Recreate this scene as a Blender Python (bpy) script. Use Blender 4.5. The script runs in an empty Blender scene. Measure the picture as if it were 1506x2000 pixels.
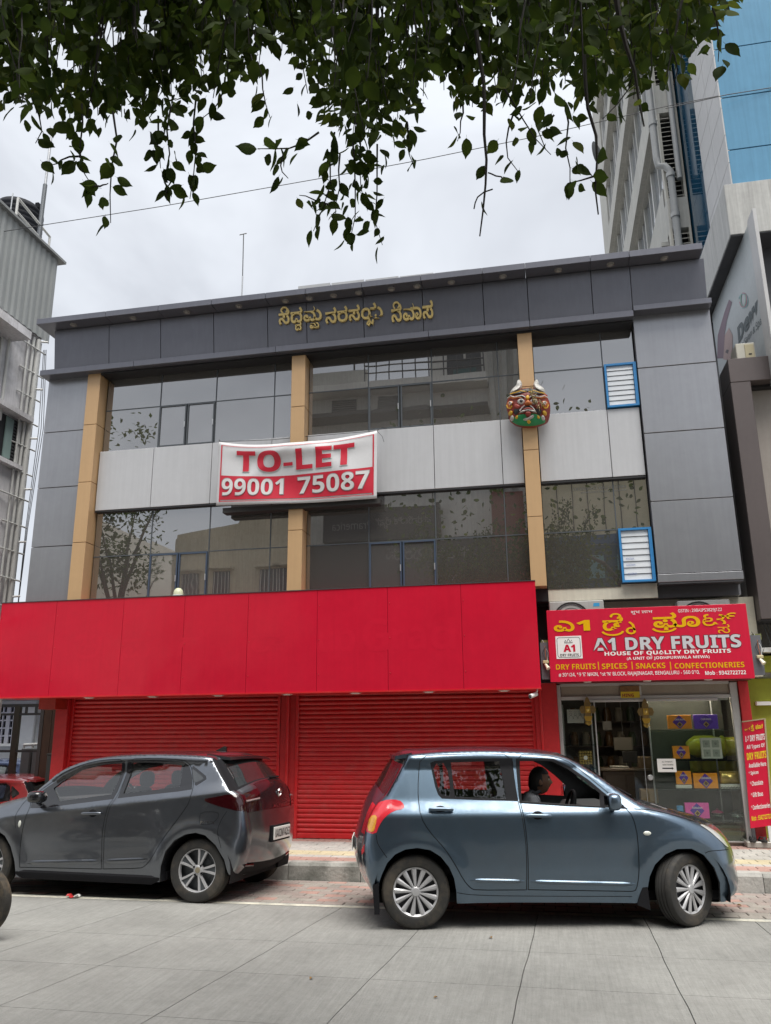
import bpy, bmesh, math, random
import numpy as np
from mathutils import Vector, Matrix
from mathutils.geometry import delaunay_2d_cdt

SC = bpy.context.scene
COL = SC.collection
rad = math.radians

# ------------------------------------------------------------------ camera
F_PX, PITCH, ROLL, YAW, CAM_H = 1561.75, rad(14.966), rad(0.5325), rad(-11.099), 1.72
_f = Vector((math.sin(YAW) * math.cos(PITCH), math.cos(YAW) * math.cos(PITCH), math.sin(PITCH)))
_r = Vector((math.cos(YAW), -math.sin(YAW), 0))
_d = _f.cross(_r)
CR = math.cos(ROLL) * _r + math.sin(ROLL) * _d
CD = -math.sin(ROLL) * _r + math.cos(ROLL) * _d
CF = _f
cam = bpy.data.cameras.new('camera')
cam.sensor_fit = 'VERTICAL'
cam.sensor_height = 36.0
cam.lens = 36.0 * F_PX / 2000.0
cam.clip_start = 0.05
cam.clip_end = 2000
camo = bpy.data.objects.new('camera', cam)
m = Matrix((CR, -CD, -CF)).transposed().to_4x4()
m.translation = Vector((0, 0, CAM_H))
camo.matrix_world = m
COL.objects.link(camo)
SC.camera = camo

# ------------------------------------------------------------------ sky, sun, exposure
SUN_EL, SUN_AZ = rad(71), rad(150)          # behind the camera, to its right
world = bpy.data.worlds.new('World')
SC.world = world
world.use_nodes = True
wn, wl = world.node_tree.nodes, world.node_tree.links
wn.clear()
wo = wn.new('ShaderNodeOutputWorld')
bg = wn.new('ShaderNodeBackground')
bg.inputs['Strength'].default_value = 0.1
sky = wn.new('ShaderNodeTexSky')
sky.sky_type = 'NISHITA'
sky.sun_disc = False
sky.sun_elevation = SUN_EL
sky.sun_rotation = SUN_AZ
tc = wn.new('ShaderNodeTexCoord')
mp = wn.new('ShaderNodeMapping')
mp.inputs['Scale'].default_value = (1.0, 1.0, 1.9)
nz = wn.new('ShaderNodeTexNoise')
nz.inputs['Scale'].default_value = 2.3
nz.inputs['Detail'].default_value = 5
nz.inputs['Roughness'].default_value = 0.52
nz.inputs['Distortion'].default_value = 0.5
rp = wn.new('ShaderNodeValToRGB')
rp.color_ramp.elements[0].position = 0.36
rp.color_ramp.elements[0].color = (3.6, 3.75, 4.05, 1)
rp.color_ramp.elements[1].position = 0.63
rp.color_ramp.elements[1].color = (5.2, 5.42, 5.75, 1)
mx = wn.new('ShaderNodeMix')
mx.data_type = 'RGBA'
mx.inputs[0].default_value = 0.93           # an almost closed cloud cover over the clear sky
wl.new(tc.outputs['Generated'], mp.inputs['Vector'])
wl.new(mp.outputs[0], nz.inputs['Vector'])
wl.new(nz.outputs['Fac'], rp.inputs['Fac'])
wl.new(sky.outputs[0], mx.inputs[6])
wl.new(rp.outputs[0], mx.inputs[7])
wl.new(mx.outputs[2], bg.inputs['Color'])
wl.new(bg.outputs[0], wo.inputs['Surface'])

sun = bpy.data.lights.new('sun', 'SUN')
sun.energy = 3.0
sun.angle = rad(46)
sun.color = (1.0, 0.96, 0.9)
suno = bpy.data.objects.new('sun', sun)
sd = Vector((math.sin(SUN_AZ) * math.cos(SUN_EL), math.cos(SUN_AZ) * math.cos(SUN_EL), math.sin(SUN_EL)))
suno.rotation_euler = sd.to_track_quat('Z', 'Y').to_euler()
suno.location = sd * 60
COL.objects.link(suno)
vs = SC.view_settings
vs.view_transform = 'Standard'
vs.look = 'None'
vs.exposure = 0.92
vs.gamma = 1.0
vs.use_curve_mapping = False
SC.render.engine = 'CYCLES'
SC.cycles.max_bounces = 8
SC.cycles.transparent_max_bounces = 12
SC.cycles.caustics_reflective = False
SC.cycles.caustics_refractive = False
SC.cycles.sample_clamp_indirect = 4.0

# ------------------------------------------------------------------ pixel helpers (photograph pixels, 1506 x 2000)
def ray(u, v):
    return CR * (u - 753) + CD * (v - 1000) + CF * F_PX
def aty(u, v, y):
    d = ray(u, v); t = y / d.y
    return Vector((d.x * t, y, CAM_H + d.z * t))
def atx(u, v, x):
    d = ray(u, v); t = x / d.x
    return Vector((x, d.y * t, CAM_H + d.z * t))
def atz(u, v, z):
    d = ray(u, v); t = (z - CAM_H) / d.z
    return Vector((d.x * t, d.y * t, z))
def atd(u, v, dist):
    d = ray(u, v)
    return Vector((0, 0, CAM_H)) + d * (dist / F_PX)

# ------------------------------------------------------------------ object helpers
POS = {}
def thing(name, label, cat, loc=(0, 0, 0), rot=None, group=None, local=False):
    o = bpy.data.objects.new(name, None)
    o.empty_display_size = 0.2
    COL.objects.link(o)
    o.location = loc
    if rot is not None:
        o.rotation_euler = rot
    o['label'] = label
    o['category'] = cat
    if group:
        o['group'] = group
    POS[o] = Vector((0, 0, 0)) if local else Vector(loc)
    return o
def tag(o, label, cat, group=None):
    o['label'] = label
    o['category'] = cat
    if group:
        o['group'] = group
    return o
def structure(o):
    o['kind'] = 'structure'
    return o
def stuff(o):
    o['kind'] = 'stuff'
    return o
def link(name, me, parent, pos, rot=None):
    o = bpy.data.objects.new(name, me)
    COL.objects.link(o)
    pos = Vector(pos)
    if parent is not None:
        o.parent = parent
        o.location = pos - POS[parent]
    else:
        o.location = pos
    if rot is not None:
        o.rotation_euler = rot
    POS[o] = pos
    return o
def smooth_by_angle(me, ang=35):
    me.polygons.foreach_set('use_smooth', [True] * len(me.polygons))
    me.set_sharp_from_angle(angle=rad(ang))
def mk(name, V, Fc, mat, parent=None, smooth=None, origin=None):
    V = [Vector(v) for v in V]
    if origin is None:
        lo = Vector((min(v.x for v in V), min(v.y for v in V), min(v.z for v in V)))
        hi = Vector((max(v.x for v in V), max(v.y for v in V), max(v.z for v in V)))
        c = (lo + hi) / 2
        if parent is None:
            c.z = lo.z
    else:
        c = Vector(origin)
    me = bpy.data.meshes.new(name)
    me.from_pydata([v - c for v in V], [], Fc)
    me.update()
    if mat is not None:
        for mm in (mat if isinstance(mat, (list, tuple)) else [mat]):
            me.materials.append(mm)
    if smooth:
        smooth_by_angle(me, 35 if smooth is True else smooth)
    return link(name, me, parent, c)
_boxes = {}
def bx(name, X, Y, Z, mat, parent=None, bev=0.0, rot=None):
    """box from ranges; alike boxes share mesh data"""
    sx, sy, sz = abs(X[1] - X[0]), abs(Y[1] - Y[0]), abs(Z[1] - Z[0])
    c = Vector(((X[0] + X[1]) / 2, (Y[0] + Y[1]) / 2, (Z[0] + Z[1]) / 2))
    base = parent is None
    key = (round(sx, 4), round(sy, 4), round(sz, 4), mat.name, round(bev, 4), base)
    me = _boxes.get(key)
    if me is None:
        bm = bmesh.new()
        bmesh.ops.create_cube(bm, size=1.0)
        for v in bm.verts:
            v.co = Vector((v.co.x * sx, v.co.y * sy, v.co.z * sz + (sz / 2 if base else 0)))
        if bev > 0:
            bmesh.ops.bevel(bm, geom=bm.edges[:], offset=min(bev, sx * .45, sy * .45, sz * .45), segments=1, affect='EDGES')
        me = bpy.data.meshes.new(name)
        bm.to_mesh(me); bm.free()
        me.materials.append(mat)
        _boxes[key] = me
    if base:
        c.z -= sz / 2
    return link(name, me, parent, c, rot)
def frame_of(d):
    d = d.normalized()
    a = Vector((0, 0, 1)) if abs(d.z) < 0.9 else Vector((1, 0, 0))
    u = d.cross(a).normalized()
    return u, d.cross(u).normalized()
def tube_data(pts, r, seg=8, cap=True):
    pts = [Vector(p) for p in pts]
    n = len(pts)
    rr = r if isinstance(r, (list, tuple)) else [r] * n
    V, Fc = [], []
    u = None
    for i, p in enumerate(pts):
        d = (pts[min(i + 1, n - 1)] - pts[max(i - 1, 0)])
        if u is None:
            u, w = frame_of(d)
        else:
            dn = d.normalized()
            u = (u - dn * u.dot(dn)).normalized()
            w = dn.cross(u)
        for k in range(seg):
            a = 2 * math.pi * k / seg
            V.append(p + u * math.cos(a) * rr[i] + w * math.sin(a) * rr[i])
    for i in range(n - 1):
        for k in range(seg):
            a, b = i * seg + k, i * seg + (k + 1) % seg
            Fc.append((a, a + seg, b + seg, b))
    if cap:
        Fc.append(tuple(range(seg)))
        Fc.append(tuple(range((n - 1) * seg + seg - 1, (n - 1) * seg - 1, -1)))
    return V, Fc
def tube(name, pts, r, mat, parent=None, seg=8):
    V, Fc = tube_data(pts, r, seg)
    return mk(name, V, Fc, mat, parent, smooth=50)
def join(*vf):
    V, Fc = [], []
    for v, f in vf:
        k = len(V)
        V += list(v)
        Fc += [tuple(i + k for i in q) for q in f]
    return V, Fc
def box_data(X, Y, Z):
    V = [Vector((x, y, z)) for x in X for y in Y for z in Z]
    return V, [(0, 1, 3, 2), (4, 6, 7, 5), (0, 4, 5, 1), (2, 3, 7, 6), (0, 2, 6, 4), (1, 5, 7, 3)]
def prism_data(poly, fn, a, b):
    """poly (p,q) outline; fn(p,q,t)->xyz ; extruded from t=a to t=b"""
    n = len(poly)
    V = [Vector(fn(p, q, a)) for p, q in poly] + [Vector(fn(p, q, b)) for p, q in poly]
    Fc = [tuple(range(n)), tuple(range(2 * n - 1, n - 1, -1))]
    for i in range(n):
        j = (i + 1) % n
        Fc.append((i, i + n, j + n, j))
    return V, Fc
def fix_normals(o):
    bm = bmesh.new(); bm.from_mesh(o.data)
    bmesh.ops.recalc_face_normals(bm, faces=bm.faces[:])
    bm.to_mesh(o.data); bm.free()
    return o
def prism(name, poly, fn, a, b, mat, parent=None, smooth=None):
    V, Fc = prism_data(poly, fn, a, b)
    o = fix_normals(mk(name, V, Fc, mat, parent))
    if smooth:
        smooth_by_angle(o.data, smooth)
    return o
def lathe_data(prof, fn, seg=32):
    """prof (r,h) list; fn(x,y,h)->xyz"""
    V, Fc = [], []
    n = len(prof)
    for k in range(seg):
        a = 2 * math.pi * k / seg
        for r, h in prof:
            V.append(Vector(fn(r * math.cos(a), r * math.sin(a), h)))
    for k in range(seg):
        k2 = (k + 1) % seg
        for i in range(n - 1):
            Fc.append((k * n + i, k2 * n + i, k2 * n + i + 1, k * n + i + 1))
    return V, Fc
def lathe(name, prof, fn, mat, parent=None, seg=32, smooth=40):
    V, Fc = lathe_data(prof, fn, seg)
    return fix_normals(mk(name, V, Fc, mat, parent, smooth=smooth))
def copy_tree(o, parent=None):
    c = o.copy()
    COL.objects.link(c)
    c.parent = parent
    for ch in list(o.children):
        copy_tree(ch, c)
    return c

# ------------------------------------------------------------------ materials
def srgb(r, g, b):
    def f(c):
        c /= 255.0
        return c / 12.92 if c <= 0.04045 else ((c + 0.055) / 1.055) ** 2.4
    return (f(r), f(g), f(b))
MATS = {}
def mat(name, col, rough=0.5, metal=0.0, mottle=0.0, mscale=1.5, streak=0.0, bump=0.0, bscale=60.0, spec=0.5,
        coat=0.0, trans=0.0, ior=1.5, dirt=None, dscale=2.0, damt=0.0, flake=0.0, emit=0.0, rvar=0.0, broom=0.0, squash=(1, 1, 1), wave=0.0, wscale=2.0):
    if name in MATS:
        return MATS[name]
    M_ = bpy.data.materials.new(name)
    M_.use_nodes = True
    nt = M_.node_tree
    N, L = nt.nodes, nt.links
    b = N['Principled BSDF']
    b.inputs['Base Color'].default_value = (*col, 1)
    b.inputs['Roughness'].default_value = rough
    b.inputs['Metallic'].default_value = metal
    b.inputs['Specular IOR Level'].default_value = spec
    b.inputs['IOR'].default_value = ior
    b.inputs['Coat Weight'].default_value = coat
    b.inputs['Coat Roughness'].default_value = 0.06
    b.inputs['Transmission Weight'].default_value = trans
    if emit:
        b.inputs['Emission Color'].default_value = (*col, 1)
        b.inputs['Emission Strength'].default_value = emit
    geo = None
    def pos(scale=(1, 1, 1)):
        nonlocal geo
        if geo is None:
            geo = N.new('ShaderNodeNewGeometry')
        mpn = N.new('ShaderNodeMapping')
        mpn.inputs['Scale'].default_value = scale
        L.new(geo.outputs['Position'], mpn.inputs['Vector'])
        return mpn.outputs[0]
    def noise(vec, scale, detail=4, rough_=0.55):
        n = N.new('ShaderNodeTexNoise')
        n.inputs['Scale'].default_value = scale
        n.inputs['Detail'].default_value = detail
        n.inputs['Roughness'].default_value = rough_
        L.new(vec, n.inputs['Vector'])
        return n.outputs['Fac']
    def rng(x, a, b_, lo, hi):
        r_ = N.new('ShaderNodeMapRange')
        r_.inputs[1].default_value = a; r_.inputs[2].default_value = b_
        r_.inputs[3].default_value = lo; r_.inputs[4].default_value = hi
        L.new(x, r_.inputs[0])
        return r_.outputs[0]
    cur = None
    def mul(valsock):
        nonlocal cur
        mxn = N.new('ShaderNodeMix'); mxn.data_type = 'RGBA'; mxn.blend_type = 'MULTIPLY'
        mxn.inputs[0].default_value = 1
        if cur is None:
            mxn.inputs[6].default_value = (*col, 1)
        else:
            L.new(cur, mxn.inputs[6])
        L.new(valsock, mxn.inputs[7])
        cur = mxn.outputs[2]
    if mottle:
        mul(rng(noise(pos(squash), mscale, 6, 0.62), 0.28, 0.72, 1 - mottle, 1 + mottle * 0.5))
        mul(rng(noise(pos(squash), mscale * 14, 3), 0.3, 0.7, 1 - mottle * 0.4, 1 + mottle * 0.25))
    if streak:
        mul(rng(noise(pos((9, 9, 0.35)), 2.2, 5, 0.6), 0.35, 0.75, 1.0, 1 - streak))
    if broom:
        mul(rng(noise(pos((38, 1.6, 1)), 1.0, 4, 0.7), 0.35, 0.72, 1 + broom * .3, 1 - broom))
        mul(rng(noise(pos((1, 1, 1)), 45, 3, 0.7), 0.3, 0.75, 1 + broom * .4, 1 - broom * .6))
    if flake:
        mul(rng(noise(pos(), 900, 1), 0.3, 0.7, 1 - flake, 1 + flake))
    if dirt is not None:
        mxn = N.new('ShaderNodeMix'); mxn.data_type = 'RGBA'
        f_ = rng(noise(pos(squash), dscale, 7, 0.65), 0.48, 0.7, 0.0, damt)
        L.new(f_, mxn.inputs[0])
        if cur is None:
            mxn.inputs[6].default_value = (*col, 1)
        else:
            L.new(cur, mxn.inputs[6])
        mxn.inputs[7].default_value = (*dirt, 1)
        cur = mxn.outputs[2]
    if cur is not None:
        L.new(cur, b.inputs['Base Color'])
    if rvar:
        L.new(rng(noise(pos(), 3.0, 5), 0.3, 0.7, max(0.02, rough - rvar), rough + rvar), b.inputs['Roughness'])
    hs = []
    if bump:
        hs.append((noise(pos(), bscale, 4), bump))
    if broom:
        hs.append((noise(pos((46, 2.0, 1)), 1.0, 4, 0.7), .006))
    if wave:
        hs.append((noise(pos(), wscale, 2, 0.4), wave))
    prev = None
    for h, dist in hs:
        bn = N.new('ShaderNodeBump')
        bn.inputs['Strength'].default_value = 1.0
        bn.inputs['Distance'].default_value = dist
        L.new(h, bn.inputs['Height'])
        if prev is not None:
            L.new(prev, bn.inputs['Normal'])
        prev = bn.outputs[0]
    if prev is not None:
        L.new(prev, b.inputs['Normal'])
        if coat:
            L.new(prev, b.inputs['Coat Normal'])
    MATS[name] = M_
    return M_
def glass_mat(name, tint, refl=0.06, opacity=0.3, rough=0.0, wave=0.0):
    """thin pane: tinted see-through mixed with a mirror-like reflection (Fresnel)"""
    if name in MATS:
        return MATS[name]
    M_ = bpy.data.materials.new(name)
    M_.use_nodes = True
    N, L = M_.node_tree.nodes, M_.node_tree.links
    N.clear()
    out = N.new('ShaderNodeOutputMaterial')
    tr = N.new('ShaderNodeBsdfTransparent'); tr.inputs[0].default_value = (*tint, 1)
    df = N.new('ShaderNodeBsdfDiffuse'); df.inputs[0].default_value = (0.03, 0.035, 0.035, 1)
    m0 = N.new('ShaderNodeMixShader'); m0.inputs[0].default_value = opacity
    gl = N.new('ShaderNodeBsdfGlossy'); gl.inputs['Roughness'].default_value = rough
    fr = N.new('ShaderNodeFresnel')
    gb_ = N.new('ShaderNodeNewGeometry')
    io = N.new('ShaderNodeMapRange')                 # a thin pane reflects alike from both sides
    io.inputs[3].default_value = 1.5; io.inputs[4].default_value = 1 / 1.5
    L.new(gb_.outputs['Backfacing'], io.inputs[0]); L.new(io.outputs[0], fr.inputs[0])
    mr = N.new('ShaderNodeMapRange')
    mr.inputs[1].default_value = 0.04; mr.inputs[2].default_value = 1.0
    mr.inputs[3].default_value = refl; mr.inputs[4].default_value = 1.0
    L.new(fr.outputs[0], mr.inputs[0])
    m1 = N.new('ShaderNodeMixShader')
    L.new(tr.outputs[0], m0.inputs[1]); L.new(df.outputs[0], m0.inputs[2])
    L.new(mr.outputs[0], m1.inputs[0]); L.new(m0.outputs[0], m1.inputs[1]); L.new(gl.outputs[0], m1.inputs[2])
    if wave:
        g = N.new('ShaderNodeNewGeometry')
        nz_ = N.new('ShaderNodeTexNoise'); nz_.inputs['Scale'].default_value = 1.1; nz_.inputs['Detail'].default_value = 1
        L.new(g.outputs['Position'], nz_.inputs['Vector'])
        bn = N.new('ShaderNodeBump'); bn.inputs['Distance'].default_value = wave
        L.new(nz_.outputs['Fac'], bn.inputs['Height'])
        L.new(bn.outputs[0], gl.inputs['Normal'])
    L.new(m1.outputs[0], out.inputs[0])
    MATS[name] = M_
    return M_
def leaf_mat(name, c1, c2, transl=0.25):
    M_ = bpy.data.materials.new(name)
    M_.use_nodes = True
    N, L = M_.node_tree.nodes, M_.node_tree.links
    N.clear()
    out = N.new('ShaderNodeOutputMaterial')
    g = N.new('ShaderNodeNewGeometry')
    mxn = N.new('ShaderNodeMix'); mxn.data_type = 'RGBA'
    mxn.inputs[6].default_value = (*c1, 1); mxn.inputs[7].default_value = (*c2, 1)
    nz_ = N.new('ShaderNodeTexNoise'); nz_.inputs['Scale'].default_value = 9.0
    L.new(g.outputs['Position'], nz_.inputs['Vector'])
    mr = N.new('ShaderNodeMapRange'); mr.inputs[1].default_value = 0.35; mr.inputs[2].default_value = 0.7
    L.new(nz_.outputs['Fac'], mr.inputs[0]); L.new(mr.outputs[0], mxn.inputs[0])
    p = N.new('ShaderNodeBsdfPrincipled'); p.inputs['Roughness'].default_value = 0.7; p.inputs['Specular IOR Level'].default_value = 0.08
    t = N.new('ShaderNodeBsdfTranslucent')
    hs = N.new('ShaderNodeHueSaturation'); hs.inputs['Value'].default_value = 1.6; hs.inputs['Hue'].default_value = 0.485
    L.new(mxn.outputs[2], p.inputs['Base Color']); L.new(mxn.outputs[2], hs.inputs['Color'])
    L.new(hs.outputs[0], t.inputs[0])
    ms = N.new('ShaderNodeMixShader'); ms.inputs[0].default_value = transl
    L.new(p.outputs[0], ms.inputs[1]); L.new(t.outputs[0], ms.inputs[2]); L.new(ms.outputs[0], out.inputs[0])
    MATS[name] = M_
    return M_

# ------------------------------------------------------------------ lettering
def text_2d(s, offset=0.0, res=3):
    """outline text -> flat triangulated mesh (verts 2D, faces), glyph space"""
    latin = any(ord(c) < 128 and c.isalnum() for c in s)
    if offset >= .015 and latin:            # heavy lettering uses the bold sans alphabet
        A_, a_, d_, offset = 0x1D5D4, 0x1D5EE, 0x1D7EC, max(0.0, offset - .03)
    else:
        A_, a_, d_ = 0x1D5A0, 0x1D5BA, 0x1D7E2
    s = ''.join(chr(A_ + ord(c) - 65) if 'A' <= c <= 'Z' else chr(a_ + ord(c) - 97) if 'a' <= c <= 'z' else chr(d_ + ord(c) - 48) if '0' <= c <= '9' else c for c in s)
    c = bpy.data.curves.new('lettering', 'FONT')
    c.body = s
    c.offset = offset
    c.resolution_u = res
    o = bpy.data.objects.new('lettering', c)
    me = bpy.data.meshes.new_from_object(o)
    V = [(v.co.x, v.co.y) for v in me.vertices]
    Fc = [tuple(p.vertices) for p in me.polygons]
    bpy.data.objects.remove(o)
    bpy.data.curves.remove(c)
    bpy.data.meshes.remove(me)
    return V, Fc
def fit(VF, box):
    V, Fc = VF
    xs = [v[0] for v in V]; ys = [v[1] for v in V]
    x0, x1, y0, y1 = min(xs), max(xs), min(ys), max(ys)
    a, b, c, d = box
    return [(a + (v[0] - x0) / (x1 - x0) * (b - a), c + (v[1] - y0) / (y1 - y0) * (d - c), *v[2:]) for v in V], Fc
def solid(VF, fn, depth):
    """map 2D faces with fn(p,q,t); depth>0 gives a front at t=0 and walls back to t=depth"""
    V, Fc = VF
    n = len(V)
    lay = lambda v: -v[2] * .0012 if len(v) > 2 else 0.0       # overlapping strokes sit on thin layers of their own
    W = [Vector(fn(v[0], v[1], lay(v))) for v in V]
    Q = list(Fc)
    if depth > 0:
        W += [Vector(fn(v[0], v[1], depth)) for v in V]
        cnt = {}
        for f in Fc:
            for i in range(len(f)):
                e = (f[i], f[(i + 1) % len(f)])
                cnt[e] = 1
        for (a, b) in list(cnt):
            if (b, a) not in cnt:
                Q.append((b, a, a + n, b + n))
    return W, Q
def ribbon_2d(pts, w):
    """thick rounded stroke along 2D points -> verts, faces"""
    P = [Vector((p[0], p[1])) for p in pts]
    V, Fc = [], []
    n = len(P)
    for i in range(n):
        t = (P[min(i + 1, n - 1)] - P[max(i - 1, 0)]).normalized()
        nn = Vector((-t.y, t.x)) * (w / 2)
        V += [tuple(P[i] + nn), tuple(P[i] - nn)]
    for i in range(n - 1):
        Fc.append((2 * i, 2 * i + 1, 2 * i + 3, 2 * i + 2))
    for e, s in ((0, -1), (n - 1, 1)):
        t = ((P[1] - P[0]) if e == 0 else (P[-1] - P[-2])).normalized()
        k = len(V)
        a0 = math.atan2(t.y, t.x) + (0 if s > 0 else math.pi)
        V.append(tuple(P[e]))
        for j in range(7):
            a = a0 - math.pi / 2 + math.pi * j / 6
            V.append((P[e].x + math.cos(a) * w / 2, P[e].y + math.sin(a) * w / 2))
        for j in range(6):
            Fc.append((k, k + 1 + j, k + 2 + j))
    return V, Fc
def by_layer(VF):
    """one mesh for each composed glyph"""
    out = []
    for k in sorted({v[2] for v in VF[0]}):
        ids = [i for i, v in enumerate(VF[0]) if v[2] == k]
        m_ = {i: j for j, i in enumerate(ids)}
        out.append(([VF[0][i] for i in ids], [tuple(m_[i] for i in f) for f in VF[1] if f[0] in m_]))
    return out
def islands(VF):
    """split a flat letter mesh into its separate letters"""
    par = list(range(len(VF[0])))
    def root(i):
        while par[i] != i:
            par[i] = par[par[i]]
            i = par[i]
        return i
    for f in VF[1]:
        for i in f[1:]:
            par[root(i)] = root(f[0])
    grp = {}
    for f in VF[1]:
        grp.setdefault(root(f[0]), []).append(f)
    out = []
    for fs in grp.values():
        ids = sorted({i for f in fs for i in f})
        m_ = {i: j for j, i in enumerate(ids)}
        out.append(([VF[0][i] for i in ids], [tuple(m_[i] for i in f) for f in fs]))
    return out
def lettering(name, s, box, y, mt, parent, depth=0.0, offset=0.0, fn=None):
    """writing in the XZ plane facing -Y, filling box (x0,x1,z0,z1)"""
    VF = fit(text_2d(s, offset) if isinstance(s, str) else s, box)
    fn = fn or (lambda p, q, t: (p, y + t, q))
    if len(VF[0][0]) > 2:
        for one in by_layer(VF):
            mk('letter', *solid(one, fn, depth), mt, parent)
        return
    if abs(box[3] - box[2]) > .058:
        for one in islands(VF):
            mk('letter', *solid(one, fn, depth), mt, parent)
        return
    V, Fc = solid(VF, fn, depth)
    return mk(name, V, Fc, mt, parent)
def arc(cx, cy, rx, ry, a0, a1, n=14):
    return [(cx + rx * math.cos(rad(a0 + (a1 - a0) * i / n)), cy + ry * math.sin(rad(a0 + (a1 - a0) * i / n))) for i in range(n + 1)]
def compose(items):
    """items: (text or stroke pts, x, y, scale or width, [offset]) -> one 2D mesh; Kannada letters with their subscripts placed by hand"""
    V, Fc = [], []
    ext = (0, 0, -.07)
    for li, it in enumerate(items):
        if isinstance(it[0], str):
            v, f = text_2d(it[0], it[4] if len(it) > 4 else 0.015)
            sx, sy = it[3] if isinstance(it[3], tuple) else (it[3], it[3])
            ox, oy = it[1], it[2]
            if ox is None or ox == 'sub':
                gx0, gx1 = min(a for a, _ in v) * sx, max(a for a, _ in v) * sx
                px0, px1, pmax = ext
                ox = pmax + .07 - gx0 if ox is None else (px0 + px1) / 2 - (gx0 + gx1) / 2 + .10
            v = [(ox + a * sx, oy + b * sy) for a, b in v]
            xs_ = [a for a, _ in v]
            ext = (min(xs_), max(xs_), max(ext[2], max(xs_)))
        else:
            v, f = ribbon_2d([(it[1] + p[0], it[2] + p[1]) for p in it[0]], it[3])
        k = len(V)
        V += [(a[0], a[1], li) for a in v]
        Fc += [tuple(i + k for i in q) for q in f]
    return V, Fc

# ================================================================== palette
CONC = mat('road_concrete', (0.272, 0.270, 0.254), 0.85, broom=0.15, mottle=0.20, mscale=0.9, bump=0.004, bscale=70, dirt=(0.16, 0.155, 0.145), dscale=1.1, damt=0.30, spec=0.3)
JOINT = mat('joint_dirt', (0.045, 0.043, 0.04), 0.95, mottle=0.3, mscale=6)
EARTH = mat('bare_ground', (0.24, 0.23, 0.21), 0.95, mottle=0.3, mscale=0.6)
LINEP = mat('road_line_paint', (0.58, 0.56, 0.47), 0.8, mottle=0.35, mscale=5, dirt=(0.3, 0.3, 0.28), dscale=9, damt=0.9)
PV_GREY = mat('paver_grey', (0.40, 0.385, 0.355), 0.9, mottle=0.25, mscale=3, bump=0.002)
PV_RED = mat('paver_red', (0.36, 0.225, 0.19), 0.9, mottle=0.25, mscale=3, bump=0.002)
PV_YEL = mat('paver_yellow', (0.48, 0.42, 0.28), 0.9, mottle=0.22, mscale=3, bump=0.002)
PV_PINK = mat('paver_faded', (0.30, 0.25, 0.225), 0.92, mottle=0.3, mscale=3, dirt=(0.24, 0.22, 0.2), dscale=4, damt=0.8, bump=0.002)
PV_DIRT = mat('paver_dusty', (0.29, 0.265, 0.235), 0.92, mottle=0.3, mscale=3, bump=0.002)
KERB = mat('kerb_concrete', (0.33, 0.325, 0.30), 0.9, mottle=0.35, mscale=3, dirt=(0.09, 0.095, 0.08), dscale=2.6, damt=0.8, bump=0.006, bscale=25)
KERB2 = mat('kerb_pale', (0.45, 0.44, 0.41), 0.9, mottle=0.3, mscale=3, dirt=(0.12, 0.12, 0.1), dscale=3, damt=0.6, bump=0.006, bscale=25)
ACP_GREY = mat('cladding_grey', (0.33, 0.335, 0.355), 0.30, metal=0.6, mottle=0.08, mscale=0.5, streak=0.08, wave=0.004, wscale=1.3)
ACP_DARK = mat('cladding_charcoal', (0.150, 0.153, 0.178), 0.34, metal=0.5, mottle=0.08, mscale=0.5, streak=0.09, wave=0.004, wscale=1.3)
ACP_SILV = mat('cladding_silver', (0.54, 0.545, 0.56), 0.40, metal=0.12, mottle=0.05, mscale=0.7, streak=0.08)
ACP_TAN = mat('cladding_tan', (0.55, 0.355, 0.185), 0.42, metal=0.1, mottle=0.05, mscale=0.7, streak=0.06)
BLACK = mat('black_gap', (0.015, 0.015, 0.017), 0.6)
DKGREY = mat('dark_grey_metal', (0.06, 0.06, 0.065), 0.5, mottle=0.2)
GLASSR = mat('reflective_glazing', (0.075, 0.070, 0.064), 0.0, spec=0.5, ior=3.4, wave=0.0006, wscale=1.3)
GLASSC = mat('casement_glazing', (0.09, 0.085, 0.08), 0.02, spec=0.5, ior=3.4, wave=0.0008, wscale=2.3)
MULL = mat('mullion_grey', (0.07, 0.08, 0.09), 0.5)
BLUEFR = mat('blue_frame', (0.035, 0.22, 0.50), 0.4, mottle=0.1)
LOUV = mat('louvre_white', (0.62, 0.65, 0.68), 0.25, mottle=0.1, mscale=4)
CREAM = mat('cream_render', (0.60, 0.57, 0.47), 0.85, mottle=0.10, mscale=1.2, streak=0.12, bump=0.002)
GOLD = mat('gold_letter', (0.74, 0.56, 0.22), 0.28, metal=0.45, mottle=0.2, mscale=6)
REDS = mat('red_sign_sheet', (0.57, 0.012, 0.036), 0.16, mottle=0.07, mscale=0.8, wave=0.018, wscale=1.1, rvar=0.07, streak=0.05)
REDP = mat('red_painted_metal', (0.56, 0.018, 0.022), 0.36, mottle=0.14, mscale=1.5, dirt=(0.42, 0.09, 0.08), dscale=7, damt=0.35, bump=0.001, bscale=30)
REDD = mat('red_wall_paint', (0.48, 0.018, 0.022), 0.5, mottle=0.2, mscale=1.3, bump=0.002)
WHITEP = mat('white_plastic', (0.72, 0.72, 0.70), 0.4, mottle=0.08)
SIGNRED = mat('shop_sign_red', (0.60, 0.012, 0.045), 0.3, mottle=0.05, mscale=1.2, streak=0.08)
SIGNYEL = mat('shop_sign_yellow', (0.72, 0.40, 0.0), 0.35)
SIGNSIL = mat('shop_sign_silver', (0.55, 0.55, 0.57), 0.35)
SIGNWHT = mat('shop_sign_white', (0.80, 0.78, 0.76), 0.4)
INKBLK = mat('ink_black', (0.02, 0.02, 0.02), 0.5)
ALU = mat('aluminium_frame', (0.55, 0.55, 0.54), 0.38, metal=0.3, mottle=0.1)
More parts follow.
